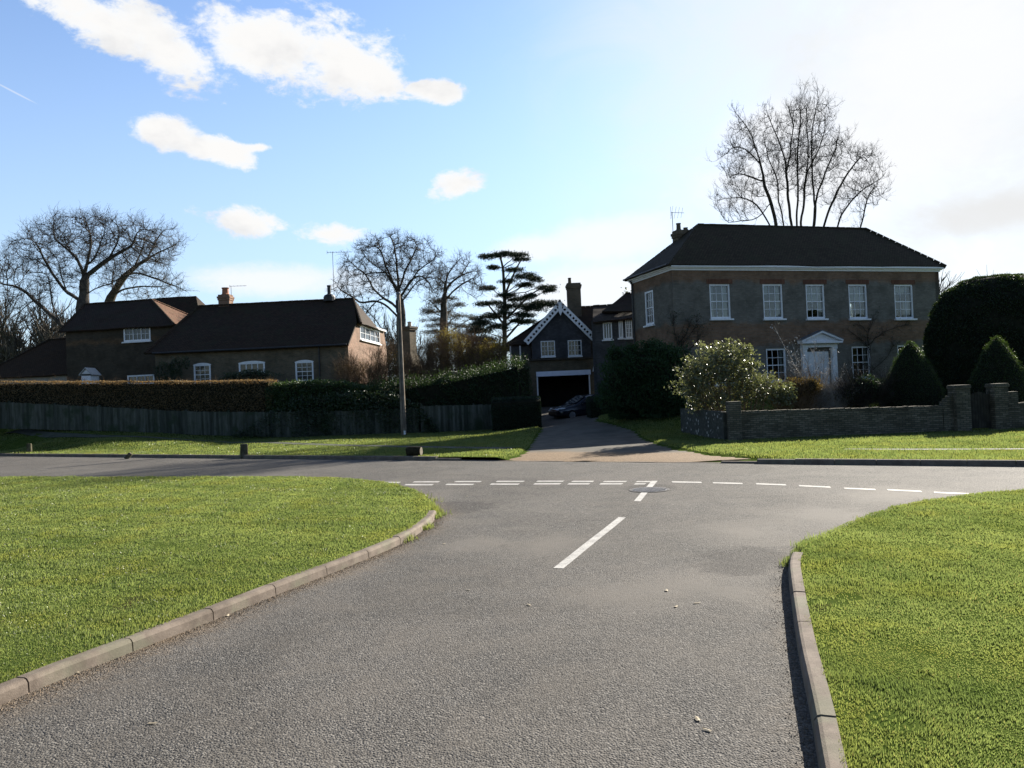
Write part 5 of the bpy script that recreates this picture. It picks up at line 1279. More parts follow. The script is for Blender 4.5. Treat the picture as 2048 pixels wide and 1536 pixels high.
def shrub(name, label, Y, blobs, leaf, n, size, aspect=.5, cat='shrub', group=None, stems=14, stem_mat=None, shell=.5, nz=.2, twigs=0, twig_len=.6, twig_r=.006, base=None, seed=1, up_bias=.2, core=True, depth_k=.9, levels=2, twig_up=.3, leaf_frac=1.0, sz_var=.35):
    """blobs in pixels (cx,cy,rx,ry[,dY]) at distance Y; foliage of single leaves + stems from the ground"""
    rng = np.random.default_rng(seed); mx = Y / F; C = []
    for b in blobs:
        c = P(b[0], b[1], Y + (b[4] if len(b) > 4 else 0)); C.append((c, np.array((b[2]*mx, (b[2]+b[3])*.5*mx*depth_k, b[3]*mx))))
    cx = np.mean([c[0] for c, r in C]); cy = np.mean([c[1] for c, r in C]); zg_ = (verge_z(cx, cy)[0] if base is None else base)
    root = thing(name, (cx, cy, zg_), label, cat, group)
    w = np.array([r[0]*r[2] for c, r in C]); w = w / w.sum()
    mb = MB(); at = []
    for (c, r), wi in zip(C, w):
        m = int(n * wi * leaf_frac)
        if m: 
            p, d = blob_points(m, c, r, rng, shell, nz, zg_ + .02); at.append(leaf_quads(mb, p, size * rng.uniform(1 - sz_var, 1 + sz_var, m), aspect, up_bias, d, .5, rng))
    if at: mb.build('foliage', leaf, root, attr=np.concatenate(at), uv=False)
    br = MB()
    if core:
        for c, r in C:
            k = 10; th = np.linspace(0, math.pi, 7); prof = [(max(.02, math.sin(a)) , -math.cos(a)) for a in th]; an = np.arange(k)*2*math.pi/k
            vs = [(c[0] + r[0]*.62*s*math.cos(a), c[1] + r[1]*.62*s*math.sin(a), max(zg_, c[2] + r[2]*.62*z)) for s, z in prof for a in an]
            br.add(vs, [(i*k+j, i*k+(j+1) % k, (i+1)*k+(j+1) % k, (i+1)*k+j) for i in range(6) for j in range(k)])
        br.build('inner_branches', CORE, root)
    st = MB(); S = []; D = []; 
    for i in range(stems):
        c, r = C[rng.choice(len(C), p=w)]; d = rng.normal(size=3); d /= np.linalg.norm(d); tip = c + d * r * .85; tip[2] = max(tip[2], zg_ + .3)
        b0 = np.array((cx + (tip[0]-cx)*.45 + rng.normal()*.12, cy + (tip[1]-cy)*.45 + rng.normal()*.12, zg_ - .05))
        mid = b0*.5 + tip*.5 + rng.normal(size=3)*.12 - np.array((tip[0]-b0[0], tip[1]-b0[1], 0))*.12
        ts = np.linspace(0, 1, 7)[:, None]; pts = (1-ts)**2*b0 + 2*ts*(1-ts)*mid + ts**2*tip + rng.normal(size=(7, 3))*.02
        st.tube(pts, np.linspace(.022, .007, 7) * (1 + .4*(twig_r > .006)), 5, cap=False)
        for q in range(2, 7): S.append(pts[q]); D.append(pts[q] - pts[q-1])
    if twigs and S:
        S = np.array(S); D = np.array(D); src = rng.integers(0, len(S), twigs); dd = D[src] / np.linalg.norm(D[src], axis=1)[:, None] + rng.normal(size=(twigs, 3))*.7
        tips = grow_twigs(st, S[src], dd, twig_len*rng.uniform(.5, 1.2, twigs), np.full(twigs, twig_r), levels, 4, .6, .2, twig_up, 4, .6, rng)
    if stems: st.build('stem', stem_mat or TWIG_DARK, root, uv=False)
    return root

def hedge(name, label, line, w, zt, leaf, n, size, aspect=.55, seed=1, lump=.10, top_jit=.05, cat='hedge', zb=None, round_=.0, group=None, sprays=None, front_sparse=0.0, core=True, sink=.10):
    """clipped hedge along a plan polyline; zt(s in 0..1) top height (absolute), zb(s) bottom"""
    rng = np.random.default_rng(seed); line = np.asarray(line, float); seg = np.linalg.norm(np.diff(line, axis=0), axis=1); cum = np.concatenate([[0], np.cumsum(seg)]); L = cum[-1]
    mid = line.mean(0); z0 = zb or (lambda s: None)
    def at(s):
        x = np.interp(s*L, cum, line[:, 0]); y = np.interp(s*L, cum, line[:, 1]); e = .002
        dx = np.interp((s+e)*L, cum, line[:, 0]) - np.interp((s-e)*L, cum, line[:, 0]); dy = np.interp((s+e)*L, cum, line[:, 1]) - np.interp((s-e)*L, cum, line[:, 1]); l = np.hypot(dx, dy) + 1e-9
        return x, y, -dy/l, dx/l
    root = thing(name, (mid[0], mid[1], verge_z(*mid)[0]), label, cat, group)
    def bot(x, y, s): return verge_z(x, y) if zb is None else zb(s)
    # choose faces: front, back, top, ends by area
    H = np.mean(zt(np.linspace(0, 1, 9)) - bot(*at(np.linspace(0, 1, 9))[:2], np.linspace(0, 1, 9)))
    ar = np.array([L*H*1.35, L*H*.35, L*w, w*H*.6, w*H*.6]); ar /= ar.sum(); fc = rng.choice(5, n, p=ar)
    s = rng.random(n); t = rng.random(n)*2 - 1; v = rng.random(n)
    t = np.where(fc == 0, -1, np.where(fc == 1, 1, t)); v = np.where(fc == 2, 1, v); s = np.where(fc == 3, 0, np.where(fc == 4, 1, s))
    x, y, nx, ny = at(s); 
    flip = np.sign((nx*0 + ny)); flip[flip == 0] = 1; nx, ny = nx*flip, ny*flip          # n points away from the road (+Y)
    top = zt(s); b = bot(x, y, s); z = b + (top - b)*v
    lmp = lump * (vnoise(x*1.0 + z*.7, y*1.0 - z*.9, 2.2) + .5*vnoise(x + z, y - z*1.3, 5.5)); sh = -np.abs(rng.normal(size=n))*.06
    sh = np.where(rng.random(n) < .12, np.abs(sh)*1.1, sh); off = t * (w/2) + np.sign(t)*(np.abs(t) == 1)*(lmp + sh)
    rr = 1 - round_*np.clip((v - .6)/.4, 0, 1)**2*(np.abs(t))
    x = x + nx*off*rr; y = y + ny*off*rr; z = z + (fc == 2)*(lmp*.6 + np.abs(rng.normal(size=n))*top_jit)
    ends = np.where(fc == 3, -1., np.where(fc == 4, 1., 0.)); x = x + ny*ends*(lmp); y = y - nx*ends*lmp
    if round_: z = z - round_*.5*(top-b)*.35*(np.abs(t)*np.where(v > .8, 1, 0))**2
    out = np.stack([np.where(fc == 0, -nx, np.where(fc == 1, nx, 0)), np.where(fc == 0, -ny, np.where(fc == 1, ny, 0)), (fc == 2)*1.], 1)
    keep = np.ones(n, bool)
    if front_sparse: keep = ~((rng.random(n) < front_sparse * np.clip(.75 + 1.3*vnoise(x + z*.3, y, 1.6) - .9*(v - .5), 0, 1)))
    C = np.stack([x, y, z], 1)[keep]
    mb = MB(); a = leaf_quads(mb, C, size*rng.uniform(.6, 1.3, len(C)), aspect, .1, out[keep], .6, rng)
    mb.build('foliage', leaf, root, attr=a, uv=False)
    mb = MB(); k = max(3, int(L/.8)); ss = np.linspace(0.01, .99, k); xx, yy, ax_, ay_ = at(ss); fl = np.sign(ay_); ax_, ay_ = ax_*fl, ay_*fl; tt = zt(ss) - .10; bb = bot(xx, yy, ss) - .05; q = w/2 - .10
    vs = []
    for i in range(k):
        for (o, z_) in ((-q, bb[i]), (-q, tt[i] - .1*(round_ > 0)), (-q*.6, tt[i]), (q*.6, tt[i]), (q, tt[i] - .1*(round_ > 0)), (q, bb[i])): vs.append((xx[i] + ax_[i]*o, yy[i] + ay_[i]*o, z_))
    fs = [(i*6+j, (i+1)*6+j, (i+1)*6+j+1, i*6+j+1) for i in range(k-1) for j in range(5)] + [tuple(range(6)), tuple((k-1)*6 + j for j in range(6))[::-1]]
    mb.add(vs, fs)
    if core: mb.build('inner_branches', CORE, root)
    if sprays:
        st = MB(); m = sprays; si = rng.random(m); xx, yy, ax_, ay_ = at(si); S = np.stack([xx, yy, zt(si) - .15], 1) + rng.normal(size=(m, 3))*np.array((.1, w*.25, .03)); D = rng.normal(size=(m, 3))*.4 + UPZ
        grow_twigs(st, S, D, rng.uniform(.2, .45, m), np.full(m, .005), 2, 3, .6, .2, .3, 4, .6, rng); st.build('twig', TWIG_BROWN, root, uv=False)
    return root

# ---------------- left fence, two runs of weathered close boards
FENCEM = None
def mat_fence():
    m, t = newmat('weathered fence boards'); p = t.pos(); at = t.n('ShaderNodeAttribute', attribute_name='rnd').outputs['Fac']
    mp_ = t.n('ShaderNodeMapping'); t.t.links.new(p, mp_.inputs[0]); mp_.inputs['Scale'].default_value = (1, 1, .15)
    c = t.mix(at, (.040, .046, .039), (.112, .118, .10)); c = t.mix(t.ramp(t.noise(9, 5, .6, mp_.outputs[0]), .35, .7), c, t.mix(1.0, c, (.55, .6, .5), 'MULTIPLY'))
    c = t.mix(t.ramp(t.noise(1.2, 4, .6, p), .5, .7), c, (.03, .045, .026)); t.out(t.bsdf(c, .9, .1).outputs[0]); return m
FENCEM = mat_fence()
def fence(label, pts, h, seed=1, post_every=2.4, name='wooden_fence'):
    rr = random.Random(seed); pts = np.asarray(pts, float); seg = np.linalg.norm(np.diff(pts[:, :2], axis=0), axis=1); cum = np.concatenate([[0], np.cumsum(seg)]); L = cum[-1]
    root = thing(name, (*pts.mean(0)[:2], pts[:, 2].mean()), label, 'fence')
    def at(s): return np.array([np.interp(s, cum, pts[:, i]) for i in range(3)])
    mb = MB(); a = []; s = 0
    while s < L:
        w = rr.uniform(.11, .15); p, q = at(s), at(min(s + w, L)); e = (q - p); e[2] = 0; l = np.linalg.norm(e)
        if l < .02: break
        e /= l; n = np.array((e[1], -e[0], 0)); n = n if n[1] < 0 else -n
        hh = h(s / L) + rr.uniform(-.025, .02); c = (p + q)/2 + UPZ*(hh/2) + n*(.022 + .012*(len(a) % 2) + rr.uniform(0, .006))
        ti = rr.uniform(-.008, .008); mb.box(c, e + UPZ*ti, n, (w/2*.97, .011, hh/2)); a += [rr.random()]*8; s += w
    o = mb.build('panel', FENCEM, root, attr=a)
    for z in (.35, 1.1):
        mb = MB(); mb.tube([at(x) + UPZ*z*h(.5)/1.45 + np.array((0, .05, 0)) for x in np.linspace(0, L, 12)], .04, 4); mb.build('rail', FENCEM, root, attr=[.4]*(12*4))
    s = 0.05
    while s < L + .1:
        mb = MB(); p = at(min(s, L)); mb.box(p + UPZ*(h(min(1, s/L))/2 + .03) + np.array((0, .06, 0)), (1, 0, 0), (0, 1, 0), (.05, .05, h(min(1, s/L))/2 + .06)); mb.build('post', FENCEM, root, attr=[rr.random()]*8); s += post_every
    return root
def fence_pts(lst):
    out = []
    for x, yb, Y in lst: q = P(x, yb, Y); out.append((q[0], q[1], q[2]))
    return out
fence('long weathered grey board fence below the brown beech hedge', fence_pts([(-260, 848, 42.6), (-60, 855, 43), (0, 857, 43.2), (130, 860, 43.6), (250, 863, 43.8), (400, 870, 44), (560, 874, 44), (700, 874, 43.6), (838, 868, 43.2)]), lambda s: 1.40 + .08*math.sin(s*9), 3)
fence('short weathered board fence section right of the tall pole', fence_pts([(842, 864, 42.6), (900, 863, 42.8), (952, 862, 43), (990, 861, 43.2)]), lambda s: 1.45, 5, 2.9)
# slim pale post standing at the end of that section

# ---------------- hedges on the left
def pz(Y, pts):
    xs = np.array([P(x, y, Y)[0] for x, y in pts]); zs = np.array([P(x, y, Y)[2] for x, y in pts]); return xs, zs
YH = 45.0
def top_fn(Y, px, line):
    xs, zs = pz(Y, px); o = np.argsort(xs); xs, zs = xs[o], zs[o]; line = np.asarray(line)
    seg = np.linalg.norm(np.diff(line, axis=0), axis=1); cum = np.concatenate([[0], np.cumsum(seg)])
    return lambda s: np.interp(np.interp(np.asarray(s)*cum[-1], cum, line[:, 0]), xs, zs)
ln = [P(-290, 800, YH - .3)[:2], P(-90, 800, YH)[:2], P(250, 800, YH)[:2], P(552, 800, YH)[:2]]
hedge('beech_hedge', 'long clipped brown beech hedge behind the left board fence', ln, 1.3, top_fn(YH - .6, [(-290, 766), (-90, 763), (0, 764), (250, 764), (400, 763), (552, 761)], ln), LEAF_BEECH, 58000, .075, .6, 11, .07, .03, zb=lambda s: verge_z(*np.array([np.interp(s, [0, 1], [ln[0][i], ln[-1][i]]) for i in (0, 1)])) + .5, sprays=500)
ln = [P(545, 800, YH + .3)[:2], P(700, 800, YH + .1)[:2], P(752, 800, YH)[:2]]
hedge('laurel_hedge', 'dark laurel hedge with glinting leaves along its top left of the pole', ln, 1.9, top_fn(YH - .9, [(545, 774), (580, 770), (620, 767), (680, 769), (720, 775), (752, 780)], ln), LEAF_LAUREL, 34000, .11, .5, 12, .16, .10, zb=lambda s: 0*s + .6)
ln = [P(740, 800, YH)[:2], P(860, 800, YH)[:2], P(960, 800, YH - .5)[:2], P(1052, 800, YH - 1.5)[:2]]
hedge('privet_hedge', 'dark green privet hedge rising towards the garage right of the pole', ln, 2.0, top_fn(YH - 1.4, [(740, 780), (800, 775), (850, 769), (900, 763), (950, 752), (1000, 742), (1052, 730)], ln), LEAF_PRIVET, 42000, .085, .55, 13, .32, .28, zb=lambda s: 0*s + .1)
# ivy swallowing the fence between the two runs
ln = [P(470, 850, 43.75)[:2], P(560, 850, 43.7)[:2], P(640, 850, 43.55)[:2], P(740, 850, 43.2)[:2], P(875, 850, 42.4)[:2]]
hedge('ivy', 'dark ivy swallowing the board fence behind the pole', ln, .30, top_fn(43.3, [(470, 868), (510, 845), (545, 822), (600, 800), (700, 790), (790, 792), (845, 815), (875, 858)], ln), LEAF_IVY, 12000, .10, .8, 14, .16, .12, cat='climber', front_sparse=.8, core=False)
# clipped low hedges flanking the drive
def box_hedge(label, x0, x1, yt, yb, Y, depth, seed, skew=0.0):
    a = P(x0, yb, Y); b = P(x1, yb, Y); zt = P((x0+x1)/2, yt, Y)[2]
    c0 = np.array((a[0], Y + depth/2)); c1 = np.array((b[0], Y + depth/2 + skew))
    return hedge('box_hedge', label, [c0, c1], depth, lambda s: zt + 0*np.asarray(s), LEAF_BOX, 24000, .05, .6, seed, .05, .03, round_=.25)
box_hedge('dark clipped low hedge on the left side of the drive', 984, 1084, 796, 857, 39.6, 2.6, 15)
box_hedge('dark clipped low hedge on the right side of the drive beside the car', 1182, 1300, 794, 848, 40.2, 2.2, 16)

# ---------------- shrubs and scrub, left to centre
shrub('shrub', 'dark rounded evergreen under the middle window of the long cottage', 47.6, [(505, 752, 52, 14), (470, 758, 30, 12)], LEAF_IVY, 5000, .09, seed=20, stems=6)
shrub('climber', 'dark climbing plant on the wall between the two cottages', 49.6, [(352, 738, 14, 26), (330, 745, 24, 22), (372, 726, 8, 14)], LEAF_IVY, 3500, .09, seed=21, stems=5, depth_k=.25, core=False)
shrub('scrub_bush', 'brown bare bush in front of the sunlit cottage gable', 46.8, [(730, 738, 44, 26), (780, 728, 40, 32), (700, 745, 40, 20)], LEAF_BROWN, 3000, .055, seed=22, stems=46, twigs=1800, twig_len=.6, twig_r=.008, stem_mat=TWIG_BROWN, shell=.1, core=False, levels=3)
shrub('scrub_bush', 'brown bare bush between the pole and the lone chimney stack', 48.5, [(858, 722, 24, 34), (842, 738, 30, 20), (874, 708, 20, 26)], LEAF_BROWN, 2400, .055, seed=23, stems=34, twigs=1400, twig_len=.6, twig_r=.008, stem_mat=TWIG_BROWN, shell=.1, core=False, levels=3)
shrub('scrub_bush', 'tall sunlit yellowish bush right of the lone chimney stack', 50, [(910, 702, 46, 38), (896, 678, 30, 24), (950, 714, 36, 26)], LEAF_YELLOW, 6500, .075, seed=24, stems=46, twigs=1800, twig_len=.7, twig_r=.008, stem_mat=TWIG_BROWN, shell=.2, core=False, levels=3)
shrub('scrub_bush', 'sunlit yellow green bush next to the garage roof', 51, [(980, 706, 40, 26), (1000, 700, 20, 30), (955, 722, 40, 20)], LEAF_YELLOW, 6000, .075, seed=25, stems=26, twigs=1200, twig_len=.8, twig_r=.008, stem_mat=TWIG_BROWN, shell=.2, core=False)

# ---------------- right of the drive
shrub('conifer_bush', 'big dark green feathery conifer bush between the drive and the house', 36, [(1290, 735, 70, 45), (1240, 765, 40, 55), (1330, 770, 60, 70), (1275, 800, 66, 55), (1228, 712, 16, 22), (1345, 725, 34, 34), (1305, 700, 26, 20), (1262, 705, 14, 18), (1360, 800, 44, 34), (1218, 800, 22, 34)], LEAF_THUJA, 44000, .13, .35, seed=30, stems=8, nz=.42, up_bias=.6, shell=.4)
shrub('glossy_shrub', 'large shrub with pale glinting glossy leaves above the wall end', 29.5, [(1430, 735, 58, 50), (1390, 765, 42, 45), (1475, 745, 46, 44), (1455, 705, 34, 24), (1520, 775, 52, 34), (1570, 790, 24, 26), (1495, 700, 14, 12), (1430, 800, 60, 24), (1505, 728, 22, 8)], LEAF_GLOSS, 15000, .10, .5, seed=31, stems=50, twigs=500, twig_len=.5, stem_mat=TWIG_BROWN, nz=.35, shell=.15, sz_var=.5, core=False)
shrub('winter_shrub', 'brown leafy shrub behind the garden wall left of the white door', 30.5, [(1590, 780, 40, 26), (1620, 772, 26, 20), (1560, 785, 30, 24)], LEAF_BROWN, 7000, .06, seed=32, stems=30, twigs=900, twig_len=.5, stem_mat=TWIG_BROWN, shell=.2)
shrub('winter_shrub', 'grey twiggy shrub behind the garden wall below the white door', 31, [(1660, 790, 36, 16), (1640, 794, 34, 14), (1690, 792, 26, 16)], LEAF_BROWN, 2500, .05, seed=33, stems=40, twigs=1500, twig_len=.38, twig_r=.006, stem_mat=TWIG_GREY, shell=.2, core=False, levels=3)
shrub('winter_shrub', 'dark arching shrub behind the garden wall left of the first topiary cone', 30.8, [(1730, 775, 34, 28), (1760, 785, 34, 26), (1705, 790, 30, 20)], LEAF_PRIVET, 6500, .06, seed=34, stems=30, twigs=900, twig_len=.7, stem_mat=TWIG_DARK, shell=.2)
# pale budding magnolia in front of the door
rng = np.random.default_rng(40); mq = P(1640, 800, 32.5); mroot = thing('magnolia', (mq[0], mq[1], .8), 'bare pale branched magnolia with white buds in front of the white door', 'shrub')
st = MB(); S = []; D = []
for (x, y) in [(1556, 668), (1590, 700), (1604, 690), (1575, 725), (1628, 700), (1650, 706), (1664, 716), (1685, 742), (1615, 735), (1640, 725), (1590, 740), (1660, 735)]:
    tip = P(x, y, 32.5 + rng.uniform(-.5, .5)); b0 = P(1640, 812, 32.5); mid = b0*.45 + tip*.55 + np.array((0, 0, -.25)); ts = np.linspace(0, 1, 8)[:, None]; pts = (1-ts)**2*b0 + 2*ts*(1-ts)*mid + ts**2*tip + rng.normal(size=(8, 3))*.025
    st.tube(pts, np.linspace(.028, .008, 8), 5); S += list(pts[3:]); D += list(pts[3:] - pts[2:-1])
S = np.array(S); D = np.array(D); src = rng.integers(0, len(S), 260); tips = grow_twigs(st, S[src], D[src]/np.linalg.norm(D[src], axis=1)[:, None] + rng.normal(size=(260, 3))*.5, rng.uniform(.2, .5, 260), np.full(260, .006), 2, 2, .6, .2, .3, 4, .6, rng)
st.build('stem', TWIG_GREY, mroot, uv=False)
mb = MB(); sel = tips[rng.random(len(tips)) < .45]; a = leaf_quads(mb, sel, rng.uniform(.05, .09, len(sel)), .55, 1.2, None, 0, rng); mb.build('foliage', mat_plain('white buds', (.6, .58, .54), (.7, .68, .62), 9, .6), mroot, attr=a, uv=False)  # this mesh is the white buds; the magnolia bears no leaves

# topiary cones and the great yew dome
def clipped(name, label, prof, c, n, size, leaf, seed, lump=.03, cat='topiary', sides=28):
    rng = np.random.default_rng(seed); prof = np.array(prof); root = thing(name, c, label, cat)
    seg = np.hypot(*np.diff(prof, axis=0).T); wgt = seg * (prof[:-1, 0] + prof[1:, 0] + .05); wgt /= wgt.sum(); k = rng.choice(len(seg), n, p=wgt); f = rng.random(n)
    r = prof[k, 0]*(1-f) + prof[k+1, 0]*f; z = prof[k, 1]*(1-f) + prof[k+1, 1]*f; an = rng.random(n)*6.283
    lm = lump*(vnoise(np.cos(an)*r + z, np.sin(an)*r - z, 2.0) + .6*vnoise(np.cos(an)*r - z, np.sin(an)*r + z, 5.)) + np.where(rng.random(n) < .15, .035, -.04)*np.abs(rng.normal(size=n))
    sl = np.stack([np.cos(an), np.sin(an), 0*an + .4], 1); C = np.stack([c[0] + (r + lm)*np.cos(an), c[1] + (r + lm)*np.sin(an), c[2] + z + lm*.4], 1)
    mb = MB(); a = leaf_quads(mb, C, size*rng.uniform(.6, 1.3, n), .4, .1, sl, .8, rng); mb.build('foliage', leaf, root, attr=a, uv=False)
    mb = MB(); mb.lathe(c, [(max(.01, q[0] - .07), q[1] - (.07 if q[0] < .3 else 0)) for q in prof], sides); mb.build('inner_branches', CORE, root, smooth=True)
    return root
def cone(label, xa, ya, xb0, xb1, yb, Y, seed):
    ap_ = P(xa, ya, Y); b0 = P(xb0, yb, Y); b1 = P(xb1, yb, Y); cx = (b0[0]+b1[0])/2; R = (b1[0]-b0[0])/2; zb = .6; H = ap_[2] - zb
    pr = [(R*.96, 0), (R, H*.08), (R*.88, H*.30), (R*.69, H*.52), (R*.46, H*.74), (R*.25, H*.90), (R*.12, H*.97), (.02, H)]
    return clipped('topiary_cone', label, pr, np.array((cx, Y, zb)), 20000, .055, LEAF_CONE, seed, .05)
cone('clipped dark yew cone left of the brick gate piers', 1826, 681, 1764, 1888, 806, 31, 50)
cone('clipped dark yew cone behind the right gate pier cut by the frame edge', 1997, 671, 1936, 2062, 800, 29.5, 51)
dq = P(1998, 700, 37); R = P(2130, 700, 37)[0] - dq[0]; H = P(1980, 553, 37)[2] - .8
clipped('yew_dome', 'huge clipped dark yew dome right of the house', [(R*.98, 0), (R*1.0, H*.35), (R*.97, H*.55), (R*.88, H*.74), (R*.70, H*.89), (R*.45, H*.97), (R*.2, H*.995), (.03, H)], np.array((dq[0], 37.0, .8)), 70000, .10, LEAF_YEW, 52, .16, 'tree', 40)

# climbers on the house front
def wall_twigs(label, paths, seed, leaves=0):
    rng = np.random.default_rng(seed); st = MB(); S = []; D = []; q0 = None
    for pth in paths:
        pts = []
        for x, y in pth: u, z = V(x, y, A0 + n1_*.05, e1); pts.append(A0 + n1_*(.05 + .02*rng.random()) + e1*u + UPZ*z)
        pts = smooth_poly(pts, 2); pts = pts + rng.normal(size=pts.shape)*.015; st.tube(pts, np.linspace(.022, .008, len(pts)), 5); S += list(pts[2:]); D += list(pts[2:] - pts[1:-1]); q0 = pts[0]
    root = thing('climber', (q0[0], q0[1], zg), label, 'climber'); S = np.array(S); D = np.array(D); m = 160; src = rng.integers(0, len(S), m); dd = D[src]/np.linalg.norm(D[src], axis=1)[:, None] + rng.normal(size=(m, 3))*.6; dd -= np.outer(dd @ n1_, n1_)*.8
    tips = grow_twigs(st, S[src], dd, rng.uniform(.25, .6, m), np.full(m, .006), 2, 3, .6, .2, .1, 4, .6, rng); st.build('stem', TWIG_DARK, root, uv=False)
    if leaves:
        mb = MB(); src = rng.integers(0, len(tips), leaves); a = leaf_quads(mb, tips[src] + rng.normal(size=(leaves, 3))*.05, .07, .7, 0, None, 0, rng); mb.build('foliage', LEAF_IVY, root, attr=a, uv=False)
wall_twigs('bare climbing plant on the house front right of the white door', [[(1742, 760), (1738, 700), (1734, 665), (1748, 640)], [(1740, 700), (1726, 680), (1700, 664)], [(1738, 690), (1760, 668), (1790, 655), (1810, 650)], [(1745, 740), (1775, 715), (1785, 690)], [(1734, 665), (1720, 650)]], 60, 500)
wall_twigs('bare climbing plant on the left corner of the house front', [[(1352, 720), (1356, 690), (1348, 660), (1346, 640)], [(1356, 690), (1372, 670), (1378, 652)], [(1360, 710), (1390, 690), (1400, 672)], [(1354, 700), (1385, 665), (1392, 645)]], 61, 700)

# ---------------- front garden wall, piers, gate
def gw_line(lst): return [P(x, y, Y) for x, y, Y in lst]
YWALL = 26.9
wl = P(1480, 880, YWALL); wr = P(1884, 872, YWALL)
WROOT = thing('garden_wall', ((wl[0]+wr[0])/2, YWALL, 0), 'long low weathered brick garden wall between end pillar and gate', 'wall')
def wall_run(root, p, q, zt0, zt1, th, mat, name='wall', cop=True, seed=1):
    """wall with a slightly uneven coping course"""
    rr = random.Random(seed); p = np.asarray(p, float); q = np.asarray(q, float); e = q - p; e[2] = 0; L = np.linalg.norm(e); e /= L; n = np.array((e[1], -e[0], 0)); n = n if n[1] < 0 else -n
    mb = MB(); k = max(2, int(L/.5)); 
    for i in range(k):
        u0, u1 = L*i/k, L*(i+1)/k; z0, z1 = zt0 + (zt1-zt0)*i/k, zt0 + (zt1-zt0)*(i+1)/k; d = th/2
        vs = [p + e*u + n*s for u in (u0, u1) for s in (d, -d)]; B = [(*v[:2], -.3) for v in vs]; T = [(*vs[0][:2], z0), (*vs[1][:2], z0), (*vs[2][:2], z1), (*vs[3][:2], z1)]
        mb.add(B + T, [(0, 2, 6, 4), (1, 5, 7, 3), (4, 6, 7, 5)] + ([(0, 4, 5, 1)] if i == 0 else []) + ([(2, 3, 7, 6)] if i == k-1 else []))
    o = mb.build(name, mat, root)
    if cop:
        mb = MB(); u = 0
        while u < L - .05:
            w = rr.uniform(.10, .12); z = zt0 + (zt1-zt0)*(u/L); mb.box(p + e*(u + w/2) + UPZ*(z + .05 + rr.uniform(-.012, .012)) + n*rr.uniform(-.008, .008), e, n, (w/2*.94, th/2 + .012, .052)); u += w
        mb.build('coping', mat, root)
    return o
zt0 = float(P(1490, 822, YWALL)[2]) - .10; zt1 = float(P(1880, 811, YWALL)[2]) - .10
wall_run(WROOT, (wl[0], YWALL, 0), (wr[0], YWALL, 0), zt0, zt1, .24, BRICK_STONE, seed=2)
# stepped ramp up to the pier
mb = MB(); rx0, rx1 = P(1882, 800, YWALL)[0], P(1906, 800, YWALL)[0]; rz0, rz1 = P(1882, 806, YWALL)[2], P(1906, 786, YWALL)[2]
for i in range(4): mb.aabb(rx0 + (rx1-rx0)*i/4, rx0 + (rx1-rx0)*(i+1)/4 - .004, YWALL - .125, YWALL + .125, -.2, rz0 + (rz1-rz0)*(i+.6)/3.6)
mb.build('ramp', BRICK_STONE, WROOT)
def pier(label, x0, x1, yt, Y, capw=.05):
    a, b = P(x0, 840, Y), P(x1, 840, Y); w = (b[0]-a[0])/2; c = ((a[0]+b[0])/2, Y); zt = float(P((x0+x1)/2, yt, Y)[2])
    root = thing('brick_pier', (c[0], c[1], 0), label, 'pillar'); mb = MB(); mb.box((c[0], c[1], (zt - .12)/2 - .1), (1, 0, 0), (0, 1, 0), (w, w, (zt - .12)/2 + .1)); mb.build('shaft', BRICK_STONE, root, bevel=.01)
    mb = MB(); mb.box((c[0], c[1], zt - .085), (1, 0, 0), (0, 1, 0), (w + capw*.6, w + capw*.6, .037)); mb.box((c[0], c[1], zt - .022), (1, 0, 0), (0, 1, 0), (w + capw*.3, w + capw*.3, .026)); mb.build('cap', BRICK_STONE, root, bevel=.012); return root
pier('brick end pillar of the garden wall below the glossy shrub', 1456, 1480, 803, YWALL - .1, .02)
pier('left brick gate pier with a worn cap beside the topiary cone', 1906, 1935, 770, YWALL - .05)
pier('right brick gate pier with a worn cap under the second topiary cone', 1983, 2011, 767, YWALL - .05)
r2 = thing('garden_wall', (P(2050, 850, YWALL)[0], YWALL, 0), 'short brick garden wall stepping down right of the gate', 'wall')
x0, x1, x2 = P(2013, 840, YWALL)[0], P(2034, 840, YWALL)[0], P(2200, 840, YWALL)[0]
mb = MB(); mb.aabb(x0, x1, YWALL - .13, YWALL + .13, -.2, float(P(2022, 783, YWALL)[2])); mb.build('ramp', BRICK_STONE, r2, bevel=.01)
wall_run(r2, (x1 + .003, YWALL, 0), (x2, YWALL, 0), float(P(2040, 805, YWALL)[2]) - .1, float(P(2040, 805, YWALL)[2]) - .1, .24, BRICK_STONE, seed=4)
ivw = thing('flint_wall', (P(1410, 850, 29)[0], 29.5, 0), 'low flint wall with pale stones turning in beside the drive', 'wall')
FLINT = None
def mat_flint():
    m, t = newmat('flint wall'); p = t.pos(); vo = t.n('ShaderNodeTexVoronoi'); vo.inputs['Scale'].default_value = 9; t.t.links.new(p, vo.inputs['Vector'])
    vc = t.n('ShaderNodeSeparateColor', i_0=vo.outputs['Color']).outputs[0]; c = t.mix(vc, (.03, .034, .028), (.10, .105, .085)); c = t.mix(t.math('GREATER_THAN', vc, .90), c, (.34, .34, .31)); c = t.mix(t.ramp(vo.outputs['Distance'], .35, .6), c, (.05, .05, .04))
    t.out(t.bsdf(c, .8, .3, t.bump(vo.outputs['Distance'], -.8, .03)).outputs[0]); return m
FLINT = mat_flint()
pa = P(1457, 880, YWALL); pb = P(1368, 862, 31.5); pb[2] = 0
wall_run(ivw, (pa[0] - .02, YWALL + .05, 0), (pb[0], pb[1], 0), float(P(1450, 824, YWALL)[2]), float(P(1372, 817, 31.5)[2]), .24, FLINT, cop=False)
